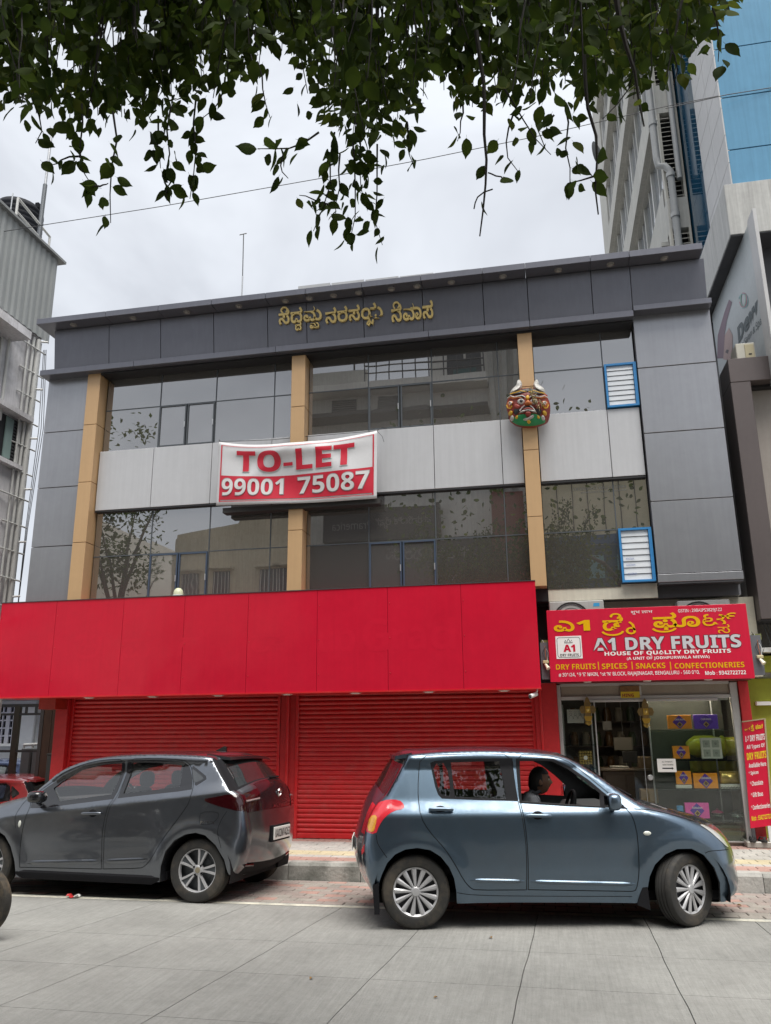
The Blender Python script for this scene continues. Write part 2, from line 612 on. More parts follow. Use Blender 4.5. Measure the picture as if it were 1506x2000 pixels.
STEEL = mat('steel_pipe', (0.55, 0.56, 0.57), 0.35, metal=0.6, mottle=0.12)
RUBBER = mat('tyre_rubber', (0.028, 0.027, 0.025), 0.8, mottle=0.3, mscale=8, dirt=(0.13, 0.105, 0.075), dscale=5, damt=0.5)

# ================================================================== ground, road, pavement
rng = random.Random(7)
g = structure(mk('ground', [(-200, -160, -.16), (200, -160, -.16), (200, 240, -.16), (-200, 240, -.16)], [(0, 1, 2, 3)], EARTH))
road = structure(mk('road', [(-70, -2.2, -.012), (70, -2.2, -.012), (70, 8.46, -.012), (-70, 8.46, -.012)], [(0, 1, 2, 3)], JOINT))
def jx(k, y):
    return 0.74 + (k - 4) * (1.08 - 0.0414 * (min(y, 8.5) - 5.2))
ROWS = [8.455, 7.02, 6.135, 5.19, 4.25, 3.3, 2.35]
def edge_noise(k, y):
    return 0.004 * math.sin(k * 5.1 + y * 3.3) + 0.002 * math.sin(k * 2.7 + y * 9.1)
for r in range(len(ROWS) - 1):
    y1, y0 = ROWS[r], ROWS[r + 1]
    for k in range(-5, 11):
        gpx, gpy = 0.0032, 0.0022
        P = []
        n = 9
        for i in range(n):
            y = y0 + gpy + (y1 - y0 - 2 * gpy) * i / (n - 1)
            P.append((jx(k, y) + edge_noise(k, y) + gpx, y))
        for i in range(n - 1, -1, -1):
            y = y0 + gpy + (y1 - y0 - 2 * gpy) * i / (n - 1)
            P.append((jx(k + 1, y) + edge_noise(k + 1, y) - gpx, y))
        m_ = len(P)
        V = [(x, y, 0.0) for x, y in P] + [(x, y, -0.011) for x, y in P]
        Fc = [tuple(range(m_))] + [(i, (i + m_), ((i + 1) % m_) + m_, (i + 1) % m_) for i in range(m_)]
        fix_normals(mk('slab', V, Fc, CONC, road))
far_road = mk('road_surface', [(-70, -2.1, -.006), (-5.9, -2.1, -.006), (-5.9, 8.45, -.006), (-70, 8.45, -.006),
                               (-5.9, -2.1, -.006), (8.0, -2.1, -.006), (8.0, 2.35, -.006), (-5.9, 2.35, -.006),
                               (8.0, -2.1, -.006), (70, -2.1, -.006), (70, 8.45, -.006), (8.0, 8.45, -.006)],
              [(0, 1, 2, 3), (4, 5, 6, 7), (8, 9, 10, 11)], CONC, road)
ln = structure(mk('road_line', [(-70, 8.325, .003), (70, 8.325, .003), (70, 8.415, .003), (-70, 8.415, .003)], [(0, 1, 2, 3)], LINEP))

# parking strip falling towards the kerb
SLOPE = -0.07 / 1.6
def pz(y):
    return (y - 8.46) * SLOPE
strip = structure(mk('parking_strip', [(-70, 8.46, -.03), (70, 8.46, -.03), (70, 10.06, -.10), (-70, 10.06, -.10)], [(0, 1, 2, 3)], JOINT))
def paver_mesh(w, d, h, mt, slope=0.0):
    a, b = w / 2 - 0.004, d / 2 - 0.004
    c = 0.006
    V = [(-a, -b, -h), (a, -b, -h), (a, b, -h), (-a, b, -h), (-a, -b, -c), (a, -b, -c), (a, b, -c), (-a, b, -c),
         (-a + c, -b + c, 0), (a - c, -b + c, 0), (a - c, b - c, 0), (-a + c, b - c, 0)]
    V = [(x, y, z + y * slope) for x, y, z in V]
    Fc = [(8, 9, 10, 11)]
    for i in range(4):
        j = (i + 1) % 4
        Fc += [(i, j, j + 4, i + 4), (i + 4, j + 4, j + 8, i + 8)]
    me = bpy.data.meshes.new('paver')
    me.from_pydata(V, [], Fc)
    me.materials.append(mt)
    return me
def lay(parent, x0, x1, y0, rows, w, d, zf, pick, inview, slope=0.0):
    meshes = {}
    rest = {}
    for r in range(rows):
        y = y0 + (r + .5) * d
        n = int((x1 - x0) / w)
        for i in range(n):
            x = x0 + (i + 0.5 * (r % 2) + .5) * w
            mt = pick(x, y, r, i)
            zz = zf(y) + rng.uniform(-.003, .003)
            if inview(x, y):
                me = meshes.get(mt.name)
                if me is None:
                    me = meshes[mt.name] = paver_mesh(w, d, 0.03, mt, slope)
                link('paver', me, parent, (x, y, zz))
            else:
                a, b = w / 2 - .004, d / 2 - .004
                V, Fc = rest.setdefault(mt.name, ([], []))
                k = len(V)
                V += [(x - a, y - b, zz - b * slope), (x + a, y - b, zz - b * slope), (x + a, y + b, zz + b * slope), (x - a, y + b, zz + b * slope)]
                Fc.append((k, k + 1, k + 2, k + 3))
    for nm, (V, Fc) in rest.items():
        stuff(mk('paver_field', V, Fc, MATS[nm], parent))
def pick_park(x, y, r, i):
    if (r in (1, 2) and -3.0 < x < 1.0 and rng.random() < .75) or rng.random() < .2:
        return PV_PINK if rng.random() < .6 else PV_RED
    return PV_DIRT if rng.random() < .55 else PV_PINK
lay(strip, -16, 9, 8.47, 10, 0.22, 0.157, pz, pick_park, lambda x, y: (-3.75 < x < -1.55) or (1.5 < x < 2.75), SLOPE)

kerb = thing('kerb', 'grey concrete kerb stones along the footpath, stained and chipped', 'kerb', (-3, 10.1, -.1))
for i in range(24):
    x = -14.02 + i * 0.9
    z1 = 0.122 + rng.uniform(-.006, .006)
    y0 = 10.05 + rng.uniform(-.01, .01)
    prof = [(y0, -.12), (y0 + .012, z1 - .035), (y0 + .035, z1), (y0 + .17, z1 + .002), (y0 + .17, -.12)]
    prism('kerb_stone', prof, lambda p, q, t: (t, p, q), x + .004, x + .896, KERB2 if i in (11, 17) else KERB, kerb)

walk = structure(mk('footpath', [(-70, 10.21, .09), (70, 10.21, .09), (70, 12.9, .09), (-70, 12.9, .09)], [(0, 1, 2, 3)], JOINT))
def pick_walk(x, y, r, i):
    if 10.22 < y < 10.53 or 11.92 < y < 12.22:
        return PV_RED
    if 10.72 < y < 11.0:
        return PV_YEL
    return PV_GREY
lay(walk, -16, 9, 10.225, 15, 0.235, 0.17, lambda y: 0.12, pick_walk, lambda x, y: ((-3.95 < x < -1.75) or (1.6 < x < 3.2)) and y < 12.75)
# the yard beyond the left end of the building and the far footpath
structure(mk('yard', [(-30, 12.9, .10), (-8.3, 12.9, .10), (-8.3, 30, .10), (-30, 30, .10)], [(0, 1, 2, 3)], EARTH))
structure(mk('pavement', [(-70, -60, .02), (70, -60, .02), (70, -2.2, .02), (-70, -2.2, .02)], [(0, 1, 2, 3)], PV_DIRT))

# ================================================================== main building
YG, YW, YT = 11.85, 11.78, 11.70
bld = thing('commercial_building', 'three-storey building clad in grey and silver panels with dark reflective windows', 'building', (-2.8, 12.2, .12))
ZB, ZT = 3.75, 7.80
bx('wall', (-8.30, 2.72), (11.93, 20), (3.45, 8.45), DKGREY, bld)
bx('roof', (-8.30, 2.70), (11.93, 20), (8.452, 8.56), DKGREY, bld)
bx('wall', (-7.84, -7.64), (12.35, 20), (.12, 3.448), CREAM, bld)
bx('soffit', (-8.3, -7.85), (11.95, 20), (3.42, 3.449), CREAM, bld)
bx('wall', (0.14, 2.94), (12.1, 12.5), (2.335, 3.448), CREAM, bld)          # cream band over the shop
bx('wall', (-7.63, 0.13), (12.35, 12.5), (.12, 3.448), DKGREY, bld)
bx('sill_band', (0.09, 1.62), (11.86, 12.11), (3.45, 3.66), CREAM, bld)
# reflective panes
def pane(x0, x1, z0, z1, mt=GLASSR, y=YG):
    gx = 0.007
    o = bx('window_pane', (x0 + gx, x1 - gx), (y, y + .02), (z0 + gx, z1 - gx), mt, bld,
           rot=(rad(rng.uniform(-.12, .12)), 0, rad(rng.uniform(-.12, .12))))
    return o
bx('window_backing', (-7.3, 1.62), (11.885, 11.93), (3.46, 7.84), BLACK, bld)
Lx, Cx, Rx = [-7.28, -6.26, -5.24, -4.20, -3.84], [-3.60, -2.59, -1.54, -.48, -.15], [.08, 1.13, 1.61]
def casement(x0, x1, z0, z1, frm=MULL):
    fr_ = 0.032
    c = bx('casement', (x0 + .012, x1 - .012), (YG - .012, YG + .012), (z0 + .012, z1 - .012), GLASSC, bld)
    V, Fc = join(box_data((x0 + .01, x0 + fr_), (YG - .03, YG - .0125), (z0 + .01, z1 - .01)),
                 box_data((x1 - fr_, x1 - .01), (YG - .03, YG - .0125), (z0 + .01, z1 - .01)),
                 box_data((x0 + fr_, x1 - fr_), (YG - .0295, YG - .0125), (z0 + .01, z0 + fr_)),
                 box_data((x0 + fr_, x1 - fr_), (YG - .0295, YG - .0125), (z1 - fr_, z1 - .01)))
    mk('frame', V, Fc, frm, c)
    bx('handle', (x1 - .035, x1 - .02), (YG - .045, YG - .0302), ((z0 + z1) / 2 - .05, (z0 + z1) / 2 + .05), STEEL, c)
BLUEG = mat('mullion_blue', (0.05, 0.075, 0.12), 0.45)
for cols, cas_up, cas_lo in ((Lx, 1, 1), (Cx, 1, 1), (Rx, None, None)):
    for i in range(len(cols) - 1):
        a, b = cols[i], cols[i + 1]
        pane(a, b, 7.07, ZT)
        pane(a, b, 4.47, 5.25)
        if cas_up is not None and i == cas_up:
            mid = (a + b) / 2
            for (p, q) in ((a, mid), (mid, b)):
                casement(p, q, 6.31, 7.07)
                casement(p, q, 3.62, 4.47, BLUEG)
        elif cols is Rx and i == 1:
            pass
        else:
            pane(a, b, 6.31, 7.07)
            pane(a, b, 3.62, 4.47)
# joint strips between panes
for cols in (Lx, Cx, Rx):
    for x in cols[1:-1]:
        for z0, z1 in ((6.31, ZT), (3.66, 5.25)):
            bx('mullion', (x - .008, x + .008), (YG - .008, YG + .012), (z0, z1), MULL, bld)
    for z in (7.07, 4.47):
        bx('transom', (cols[0], cols[-1]), (YG - .0065, YG + .012), (z - .008, z + .008), MULL, bld)
# open louvre windows with bright blue frames
def louvre_window(x0, x1, z0, z1):
    w = bx('window', (x0, x1), (11.83, 11.90), (z0, z1), BLACK, bld)
    f = .030
    V, Fc = join(box_data((x0, x0 + f), (11.74, 11.829), (z0, z1)), box_data((x1 - f * 1.5, x1), (11.74, 11.829), (z0, z1)),
                 box_data((x0 + f, x1 - f * 1.5), (11.742, 11.829), (z0, z0 + f)), box_data((x0 + f, x1 - f * 1.5), (11.742, 11.829), (z1 - f, z1)))
    mk('window_frame', V, Fc, BLUEFR, w)
    n = 8
    for i in range(n):
        zc = z0 + f + (z1 - z0 - 2 * f) * (i + .5) / n
        h = (z1 - z0 - 2 * f) / n
        V = [(x0 + f + .006, 11.765, zc - h * .475), (x1 - f * 1.5 - .006, 11.765, zc - h * .475), (x1 - f * 1.5 - .006, 11.778, zc + h * .475), (x0 + f + .006, 11.778, zc + h * .475)]
        V += [(a, b + .006, c) for a, b, c in V]
        mk('louvre', V, [(0, 1, 2, 3), (7, 6, 5, 4), (0, 4, 5, 1), (1, 5, 6, 2), (2, 6, 7, 3), (3, 7, 4, 0)], LOUV, w)
    return w
louvre_window(1.14, 1.61, 6.35, 7.06)
lw = louvre_window(1.14, 1.60, 3.67, 4.46)
INKBL = mat('ink_blue', (0.08, 0.13, 0.35), 0.6)
for k, (s, zz, xa, xb) in enumerate((('AMSMA', 3.995, 1.21, 1.33), ('AMSMA', 3.905, 1.21, 1.34), ('AMSMA', 3.775, 1.22, 1.35))):
    VF = fit(text_2d(s), (-xb, -xa, zz, zz + .03))
    V, Fc = solid(([(-p, q) for p, q in VF[0]], [tuple(reversed(f)) for f in VF[1]]), lambda p, q, t: (p, 11.757, q), 0)
    mk('lettering', V, Fc, INKBL, lw)
# small writing seen in reverse on the right lower pane
VF = fit(text_2d('AMSITH LAW CHAMBERS'), (-1.32, -.55, 5.10, 5.145))
FAINT = mat('faint_letter', (0.16, 0.16, 0.15), 0.5)
mk('lettering', *solid(([(-p, q) for p, q in VF[0]], [tuple(reversed(f)) for f in VF[1]]), lambda p, q, t: (p, YG - .006, q), 0), FAINT, bld)
VF = fit(text_2d('Advocates & Legal Consultants'), (-1.32, -.66, 5.045, 5.08))
mk('lettering', *solid(([(-p, q) for p, q in VF[0]], [tuple(reversed(f)) for f in VF[1]]), lambda p, q, t: (p, YG - .006, q), 0), FAINT, bld)

def panels(name, xs, zs, y0, y1, mt, gap=.009, bev=.004):
    for i in range(len(xs) - 1):
        for j in range(len(zs) - 1):
            bx(name, (xs[i] + gap / 2, xs[i + 1] - gap / 2), (y0 + rng.uniform(0, .002), y1), (zs[j] + gap / 2, zs[j + 1] - gap / 2), mt, bld, bev)
# silver spandrel panels
panels('spandrel_panel', [-7.29, -6.29, -5.24, -4.20, -3.845], [5.25, 6.305], YW, 11.846, ACP_SILV)
panels('spandrel_panel', [-3.595, -2.57, -1.53, -.48, -.155], [5.25, 6.305], YW, 11.846, ACP_SILV)
panels('spandrel_panel', [.085, 1.13, 1.605], [5.255, 6.335], YW, 11.846, ACP_SILV)
for a, b in ((-7.29, -3.845), (-3.595, -.155), (.085, 1.605)):
    bx('soffit', (a, b), (YW + .005, 11.846), (5.225, 5.249), BLACK, bld)
# tan pillars
for x0, x1, zb in ((-7.55, -7.30, 3.60), (-3.84, -3.60, 3.60), (-.15, .08, 3.64)):
    panels('pillar_panel', [x0, x1], [zb, 4.68, 5.72, 6.75, 7.70], 11.62, 11.92, ACP_TAN, .008)
# grey side claddings
panels('cladding_panel', [-8.36, -7.555], [3.60, 4.66, 5.69, 6.70, 7.70], YT, 11.93, ACP_GREY, .011)
panels('cladding_panel', [1.62, 2.755], [3.76, 4.825, 5.875, 6.925, 7.80], YT, 11.93, ACP_GREY, .011)
bx('drip_edge', (1.62, 2.755), (YT - .01, 11.93), (3.64, 3.752), ACP_GREY, bld, .004)
bx('soffit', (1.63, 2.745), (YT, 12.1), (3.61, 3.638), DKGREY, bld)
# return walls of the projecting top floors, seen edge on
bx('cladding_return', (-8.35, -8.31), (11.94, 20), (3.46, 8.44), ACP_GREY, bld)
bx('cladding_return', (2.722, 2.75), (11.94, 20), (3.46, 8.44), ACP_GREY, bld)
# strip below the fascia, fascia panels leaning out, cornice
SX = [-8.40, -6.62, -4.08, -1.53, .06, 1.615]
for i in range(5):
    bx('fascia_strip', (SX[i] + .003, SX[i + 1] - .003), (11.48, 11.84), (7.69, 7.79), ACP_DARK, bld, .004)
bx('fascia_strip', (1.62, 2.75), (11.50, 11.84), (7.79, 7.875), ACP_DARK, bld, .004)
bx('soffit', (-7.29, 1.61), (11.60, 11.86), (7.655, 7.688), BLACK, bld)
FX = [-8.16, -7.11, -6.145, -5.18, -4.225, -3.55, -2.585, -1.61, -.64, .055, 1.03, 1.615, 2.70]
for i in range(12):
    a, b = FX[i] + .006, FX[i + 1] - .006
    zb = 7.795 if i < 11 else 7.88
    prof = [(11.53, zb), (11.43, 8.50), (11.75, 8.50), (11.75, zb)]
    prism('fascia_panel', prof, lambda p, q, t: (t, p, q), a, b, ACP_DARK, bld)
bx('fascia_backing', (-8.15, 2.69), (11.56, 11.92), (7.90, 8.49), BLACK, bld)
KX = [-8.35, -7.04, -6.07, -5.11, -4.17, -3.49, -2.55, -1.59, -.62, .04, 1.02, 1.59, 2.64]
for i in range(12):
    bx('cornice_panel', (KX[i] + .003, KX[i + 1] - .003), (11.17, 11.92), (8.512, 8.615), ACP_DARK, bld, .004)
PANELD = mat('downlight_ring', (0.22, 0.21, 0.20), 0.5)
for x in (-7.72, -6.59, -5.61, -4.68, -3.87, -3.46, -3.05, -2.63, -2.09, -1.67, -1.12, -.31, .54, 1.32, 2.11):
    d_ = lathe('downlight', [(.0, -.02), (.035, -.02), (.038, -.012), (.055, -.018), (.06, 0), (.06, .004)], lambda a, b, h, x=x: (x + a, 11.31 + b, 8.510 + h), PANELD, bld, seg=14)
    lathe('lamp_glass', [(0, -.0225), (.033, -.0225), (.034, -.0205)], lambda a, b, h, x=x: (x + a, 11.31 + b, 8.510 + h), mat('lamp_lens', (0.30, 0.29, 0.27), 0.3), d_, seg=10)

# ------------------------------------------------------------------ gold name lettering
gold = thing('building_name_letters', 'raised gold Kannada name lettering on the charcoal fascia', 'lettering', (-2.8, 11.45, 8.0))
def gold_word(items, box):
    VF = fit(compose(items), box)
    k = lambda q: 11.53 - (q - 7.795) * (.10 / .705)
    for one in by_layer(VF):
        mk('letter', *solid(one, lambda p, q, t: (p, k(q) - .035 + t, q), .032), GOLD, gold)
hook = [(0, .35), (.12, .30), (.16, .12), (.08, -.02), (-.02, .05), (.05, .17), (.22, .12), (.30, .02), (.34, .22)]
o_ = .022
gold_word([('ಸ', None, 0, 1.0, o_), (arc(.36, .74, .19, .15, -50, 235), 0, 0, .085), ('ದ', None, 0, 1.0, o_), ('ದ', 'sub', -.44, .52, .03), ('ಮ', None, 0, 1.0, o_), ('ಮ', 'sub', -.42, .50, .03)], (-4.02, -3.28, 8.03, 8.46))
gold_word([('ನ', None, 0, 1.0, o_), ('ರ', None, 0, 1.0, o_), ('ಸ', None, 0, 1.0, o_), ('ಯ', None, 0, 1.0, o_), (hook, 2.55, -.34, .10)], (-3.22, -2.26, 7.98, 8.36))
gold_word([('ನ', None, 0, 1.0, o_), (arc(.34, .74, .19, .15, -50, 235), 0, 0, .085), ('ವಾ', None, 0, 1.0, o_), ('ಸ', None, 0, 1.0, o_)], (-2.12, -1.44, 8.00, 8.34))

# ------------------------------------------------------------------ roof things
SOLAR = mat('solar_cell', (0.045, 0.05, 0.06), 0.25, mottle=0.2)
PANELB = mat('solar_frame', (0.42, 0.43, 0.44), 0.5, mottle=0.1)
for i in range(7):
    x0 = -3.86 + i * .60
    s_ = thing('solar_panel', ['leftmost of the flat solar panels above the charcoal roof edge', 'second solar panel from the left above the roof edge', 'third solar panel from the left above the roof edge',
               'fourth solar panel from the left above the roof edge', 'fifth solar panel from the left above the roof edge', 'sixth solar panel from the left above the roof edge',
               'rightmost of the flat solar panels above the charcoal roof edge'][i], 'solar panel', (x0 + .29, 12.4, 8.562), group='solar panels along the roof edge')
    z0, z1 = 9.07 - i * .012, 9.22 - i * .012
    prof = [(11.95, z0), (11.95, z0 + .05), (13.1, z1 + .12), (13.1, z1 + .07)]
    prism('module', prof, lambda p, q, t: (t, p, q), x0 + .01, x0 + .575, SOLAR, s_)
    prism('frame', [(11.93, z0 - .01), (11.93, z0 + .065), (11.949, z0 + .065), (11.949, z0 - .01)], lambda p, q, t: (t, p, q), x0 + .005, x0 + .58, PANELB, s_)
    for yy, zt in ((12.0, z0), (12.9, z1 + .05)):
        bx('leg', (x0 + .27, x0 + .31), (yy, yy + .04), (8.562, zt), STEEL, s_)
rod = thing('lightning_rod', 'thin steel mast with a short crossbar standing on the roof', 'mast', (-5.17, 12.6, 8.562))
tube('mast', [(-5.17, 12.6, 8.562), (-5.165, 12.6, 9.9)], .014, STEEL, rod)
tube('mast_tip', [(-5.165, 12.6, 9.9), (-5.18, 12.6, 10.79)], .009, DKGREY, rod, 6)
tube('crossbar', [(-5.26, 12.6, 10.80), (-5.12, 12.6, 10.815)], .011, STEEL, rod, 6)

# ------------------------------------------------------------------ TO-LET banner
ban = thing('to_let_banner', 'white and red TO-LET banner with a phone number tied across the silver panels', 'banner', (-3.69, 11.5, 5.1))
B_WHT = mat('banner_white', (0.66, 0.66, 0.67), 0.45, mottle=0.05, mscale=2)
B_RED = mat('banner_red', (0.58, 0.02, 0.045), 0.45, mottle=0.06, mscale=2)
cTL, cTR, cBL, cBR = Vector((-5.0, 6.20)), Vector((-2.375, 6.175)), Vector((-5.02, 5.14)), Vector((-2.40, 5.09))
def ban_pt(s, t, off=0.0):
    """s 0..1 left-right, t 0..1 bottom-top"""
    top = cTL.lerp(cTR, s) - Vector((0, .15 * 4 * s * (1 - s) * (1.1 - .3 * s)))
    bot = cBL.lerp(cBR, s) - Vector((0, .03 * 4 * s * (1 - s)))
    p = bot.lerp(top, t)
    fold = .030 * math.sin(7 * s + 5 * t) * (1 - abs(2 * s - 1)) + .035 * math.exp(-((s - t * .45 - .02) / .06) ** 2) * t * (1 - s) + .035 * math.exp(-((1 - s - t * .40 - .02) / .07) ** 2) * t * s
    drape = .045 * math.sin(math.pi * s) * math.exp(-((t - .88) / .10) ** 2)
    y = 11.50 - fold * 1.2 - drape + .05 * (1 - t) - .05 * math.sin(math.pi * s)
    return Vector((p.x, y - off, p.y))
def ban_sheet(name, s0, s1, t0, t1, mt, off, ns=44, ntt=20):
    V = [ban_pt(s0 + (s1 - s0) * i / ns, t0 + (t1 - t0) * j / ntt, off) for i in range(ns + 1) for j in range(ntt + 1)]
    Fc = [(i * (ntt + 1) + j, (i + 1) * (ntt + 1) + j, (i + 1) * (ntt + 1) + j + 1, i * (ntt + 1) + j + 1) for i in range(ns) for j in range(ntt)]
    return mk(name, V, Fc, mt, ban, smooth=80)
sh = ban_sheet('sheet', 0, 1, 0, 1, B_WHT, 0)
sm_ = sh.modifiers.new('thick', 'SOLIDIFY'); sm_.thickness = .003; sm_.offset = 1
ban_sheet('red_field', .022, .978, .085, .47, B_RED, .010)
for nm, a, b, c, d in (('border', .018, .026, .06, .95), ('border', .974, .982, .06, .95)):
    ban_sheet(nm, a, b, c, d, B_RED, .011, 2, 20)
ban_sheet('border', .018, .982, .055, .065, B_RED, .011, 44, 1)
ban_sheet('border', .018, .982, .948, .956, B_RED, .011, 44, 1)
def refine(VF, maxlen):
    bm = bmesh.new()
    vs_ = [bm.verts.new((a, b, 0)) for a, b in VF[0]]
    for f in VF[1]:
        try:
            bm.faces.new([vs_[i] for i in f])
        except ValueError:
            pass
    bmesh.ops.triangulate(bm, faces=bm.faces[:])
    for _ in range(5):
        lng = [e for e in bm.edges if e.calc_length() > maxlen]
        if not lng:
            break
        bmesh.ops.subdivide_edges(bm, edges=lng, cuts=1)
        bmesh.ops.triangulate(bm, faces=[f for f in bm.faces if len(f.verts) > 3])
    bm.verts.index_update()
    out = [(v.co.x, v.co.y) for v in bm.verts], [tuple(v.index for v in f.verts) for f in bm.faces]
    bm.free()
    return out
def ban_text(s, box, mt, off, offset, halo=None):
    if halo:
        VF = refine(fit(text_2d(s, offset + .018), (box[0] - .004, box[1] + .004, box[2] - .012, box[3] + .012)), .03)
        for one in islands(VF):
            mk('letter_outline', [ban_pt(p, q, off - .004) for p, q in one[0]], one[1], halo, ban)
    VF = refine(fit(text_2d(s, offset), box), .03)
    for one in islands(VF):
        mk('letter', [ban_pt(p, q, off) for p, q in one[0]], one[1], mt, ban)
ban_text('TO-LET', (.125, .865, .545, .885), B_RED, .016, .045, B_WHT)
ban_text('99001', (.035, .43, .155, .425), mat('banner_letter', (0.68, 0.67, 0.66), 0.45), .020, .02, mat('banner_shadow', (0.30, 0.28, 0.29), 0.5))
ban_text('75087', (.52, .955, .155, .425), MATS['banner_letter'], .020, .02, MATS['banner_shadow'])
ROPE = mat('rope', (0.05, 0.05, 0.05), 0.8)
tube('tie_rope', [ban_pt(0, 1), (-5.05, 11.62, 6.28), (-5.10, 11.77, 6.31)], .006, ROPE, ban, 5)
tube('tie_rope', [ban_pt(1, 1), (-2.33, 11.62, 6.27), (-2.28, 11.77, 6.31)], .006, ROPE, ban, 5)
tube('tie_rope', [ban_pt(1, .99), (-2.30, 11.52, 6.08), (-2.27, 11.5, 5.98)], .004, ROPE, ban, 5)
tube('tie_rope', [ban_pt(0, 1), (-4.2, 11.70, 6.24), (-3.3, 11.70, 6.25), ban_pt(1, 1)], .005, ROPE, ban, 5)
bx('bottom_batten', (-4.92, -2.36), (11.58, 11.76), (5.02, 5.10), mat('batten_dark', (0.03, 0.027, 0.025), 0.7), ban)

# ------------------------------------------------------------------ folk mask on the right pillar
mask = thing('wall_mask', 'painted red demon mask with white horns hung on the tan pillar', 'mask', (-.035, 11.6, 6.06))
MK_RED = mat('mask_red', (0.26, 0.035, 0.022), 0.45, mottle=0.35, mscale=9)
MK_BLK = mat('mask_black', (0.02, 0.02, 0.022), 0.5)
MK_GRN = mat('mask_green', (0.015, 0.26, 0.085), 0.45, mottle=0.2, mscale=9)
MK_WHT = mat('mask_white', (0.62, 0.60, 0.56), 0.5, mottle=0.3, mscale=14, dirt=(0.1, 0.1, 0.1), dscale=22, damt=0.8)
MK_YEL = mat('mask_yellow', (0.62, 0.36, 0.03), 0.45)
MK_ORG = mat('mask_orange', (0.45, 0.13, 0.03), 0.45)
MK_STR = mat('mask_straw', (0.34, 0.27, 0.13), 0.8, mottle=0.3, mscale=40)
# mask coordinates: a,b in zoom units of the 1506-px crop -> metres (8.2 mm a unit of 10)
def mz(a, b):
    p = aty(950 + a / 9.4125, 700 + b / 9.4125, 11.55)
    return p.x, p.z
mcx, mcz = mz(770, 880)
def mdepth(x, z):
    d = ((x - mcx) / .36) ** 2 + ((z - mcz) / .36) ** 2
    return .17 * math.sqrt(max(0, 1 - d * .95))
def mpt(a, b, lift=0.0):
    x, z = mz(a, b)
    return (x, 11.60 - mdepth(x, z) - lift, z)
outl = [(455, 690), (400, 740), (385, 800), (365, 880), (385, 950), (405, 1040), (425, 1110), (470, 1160), (560, 1215), (680, 1245), (800, 1250), (930, 1230), (1050, 1180), (1130, 1120),
        (1165, 1020), (1175, 900), (1160, 820), (1125, 740), (1120, 690), (1060, 660), (980, 620), (900, 585), (790, 575), (690, 580), (610, 610), (540, 660)]
def patch(name, pts, mt, lift, dens=16, parent=mask, thick=.018):
    """a raised, domed patch following the mask surface"""
    pts = [Vector(p) for p in pts]
    n0 = len(pts)
    P = []
    for i in range(n0):
        a, b, c, d = pts[i - 1], pts[i], pts[(i + 1) % n0], pts[(i + 2) % n0]
        for t in (0, .33, .66):
            P.append(0.5 * ((2 * b) + (c - a) * t + (2 * a - 5 * b + 4 * c - d) * t * t + (3 * b - a - 3 * c + d) * t ** 3))
    n = len(P)
    c = sum(P, Vector((0, 0))) / n
    V, Fc = [], []
    rings = 5
    for j in range(rings):
        s = 1 - j / rings
        for p in P:
            q = c + (p - c) * s
            V.append(mpt(q.x, q.y, lift * (0.35 + .65 * math.sqrt(1 - s ** 3)) if j else 0.0))
    V.append(mpt(c.x, c.y, lift))
    for j in range(rings - 1):
        for i in range(n):
            k = (i + 1) % n
            Fc.append((j * n + i, j * n + k, (j + 1) * n + k, (j + 1) * n + i))
    for i in range(n):
        Fc.append(((rings - 1) * n + i, (rings - 1) * n + (i + 1) % n, rings * n))
    base = len(V)
    for p in P:
        x, y, z = mpt(p.x, p.y, 0)
        V.append((x, y + thick, z))
    for i in range(n):
        Fc.append((i, base + i, base + (i + 1) % n, (i + 1) % n))
    return fix_normals(mk(name, V, Fc, mt, parent, smooth=60))
face = patch('face', outl, MK_RED, .02, thick=.10)
patch('forehead_hair', [(470, 690), (560, 655), (640, 603), (770, 580), (900, 592), (990, 632), (1060, 668), (950, 705), (770, 672), (600, 708)], MK_BLK, .03)
patch('chin_plate', [(455, 1135), (590, 1065), (690, 1060), (930, 1050), (1075, 1130), (1060, 1180), (930, 1232), (800, 1252), (680, 1247), (560, 1217)], MK_GRN, .03)
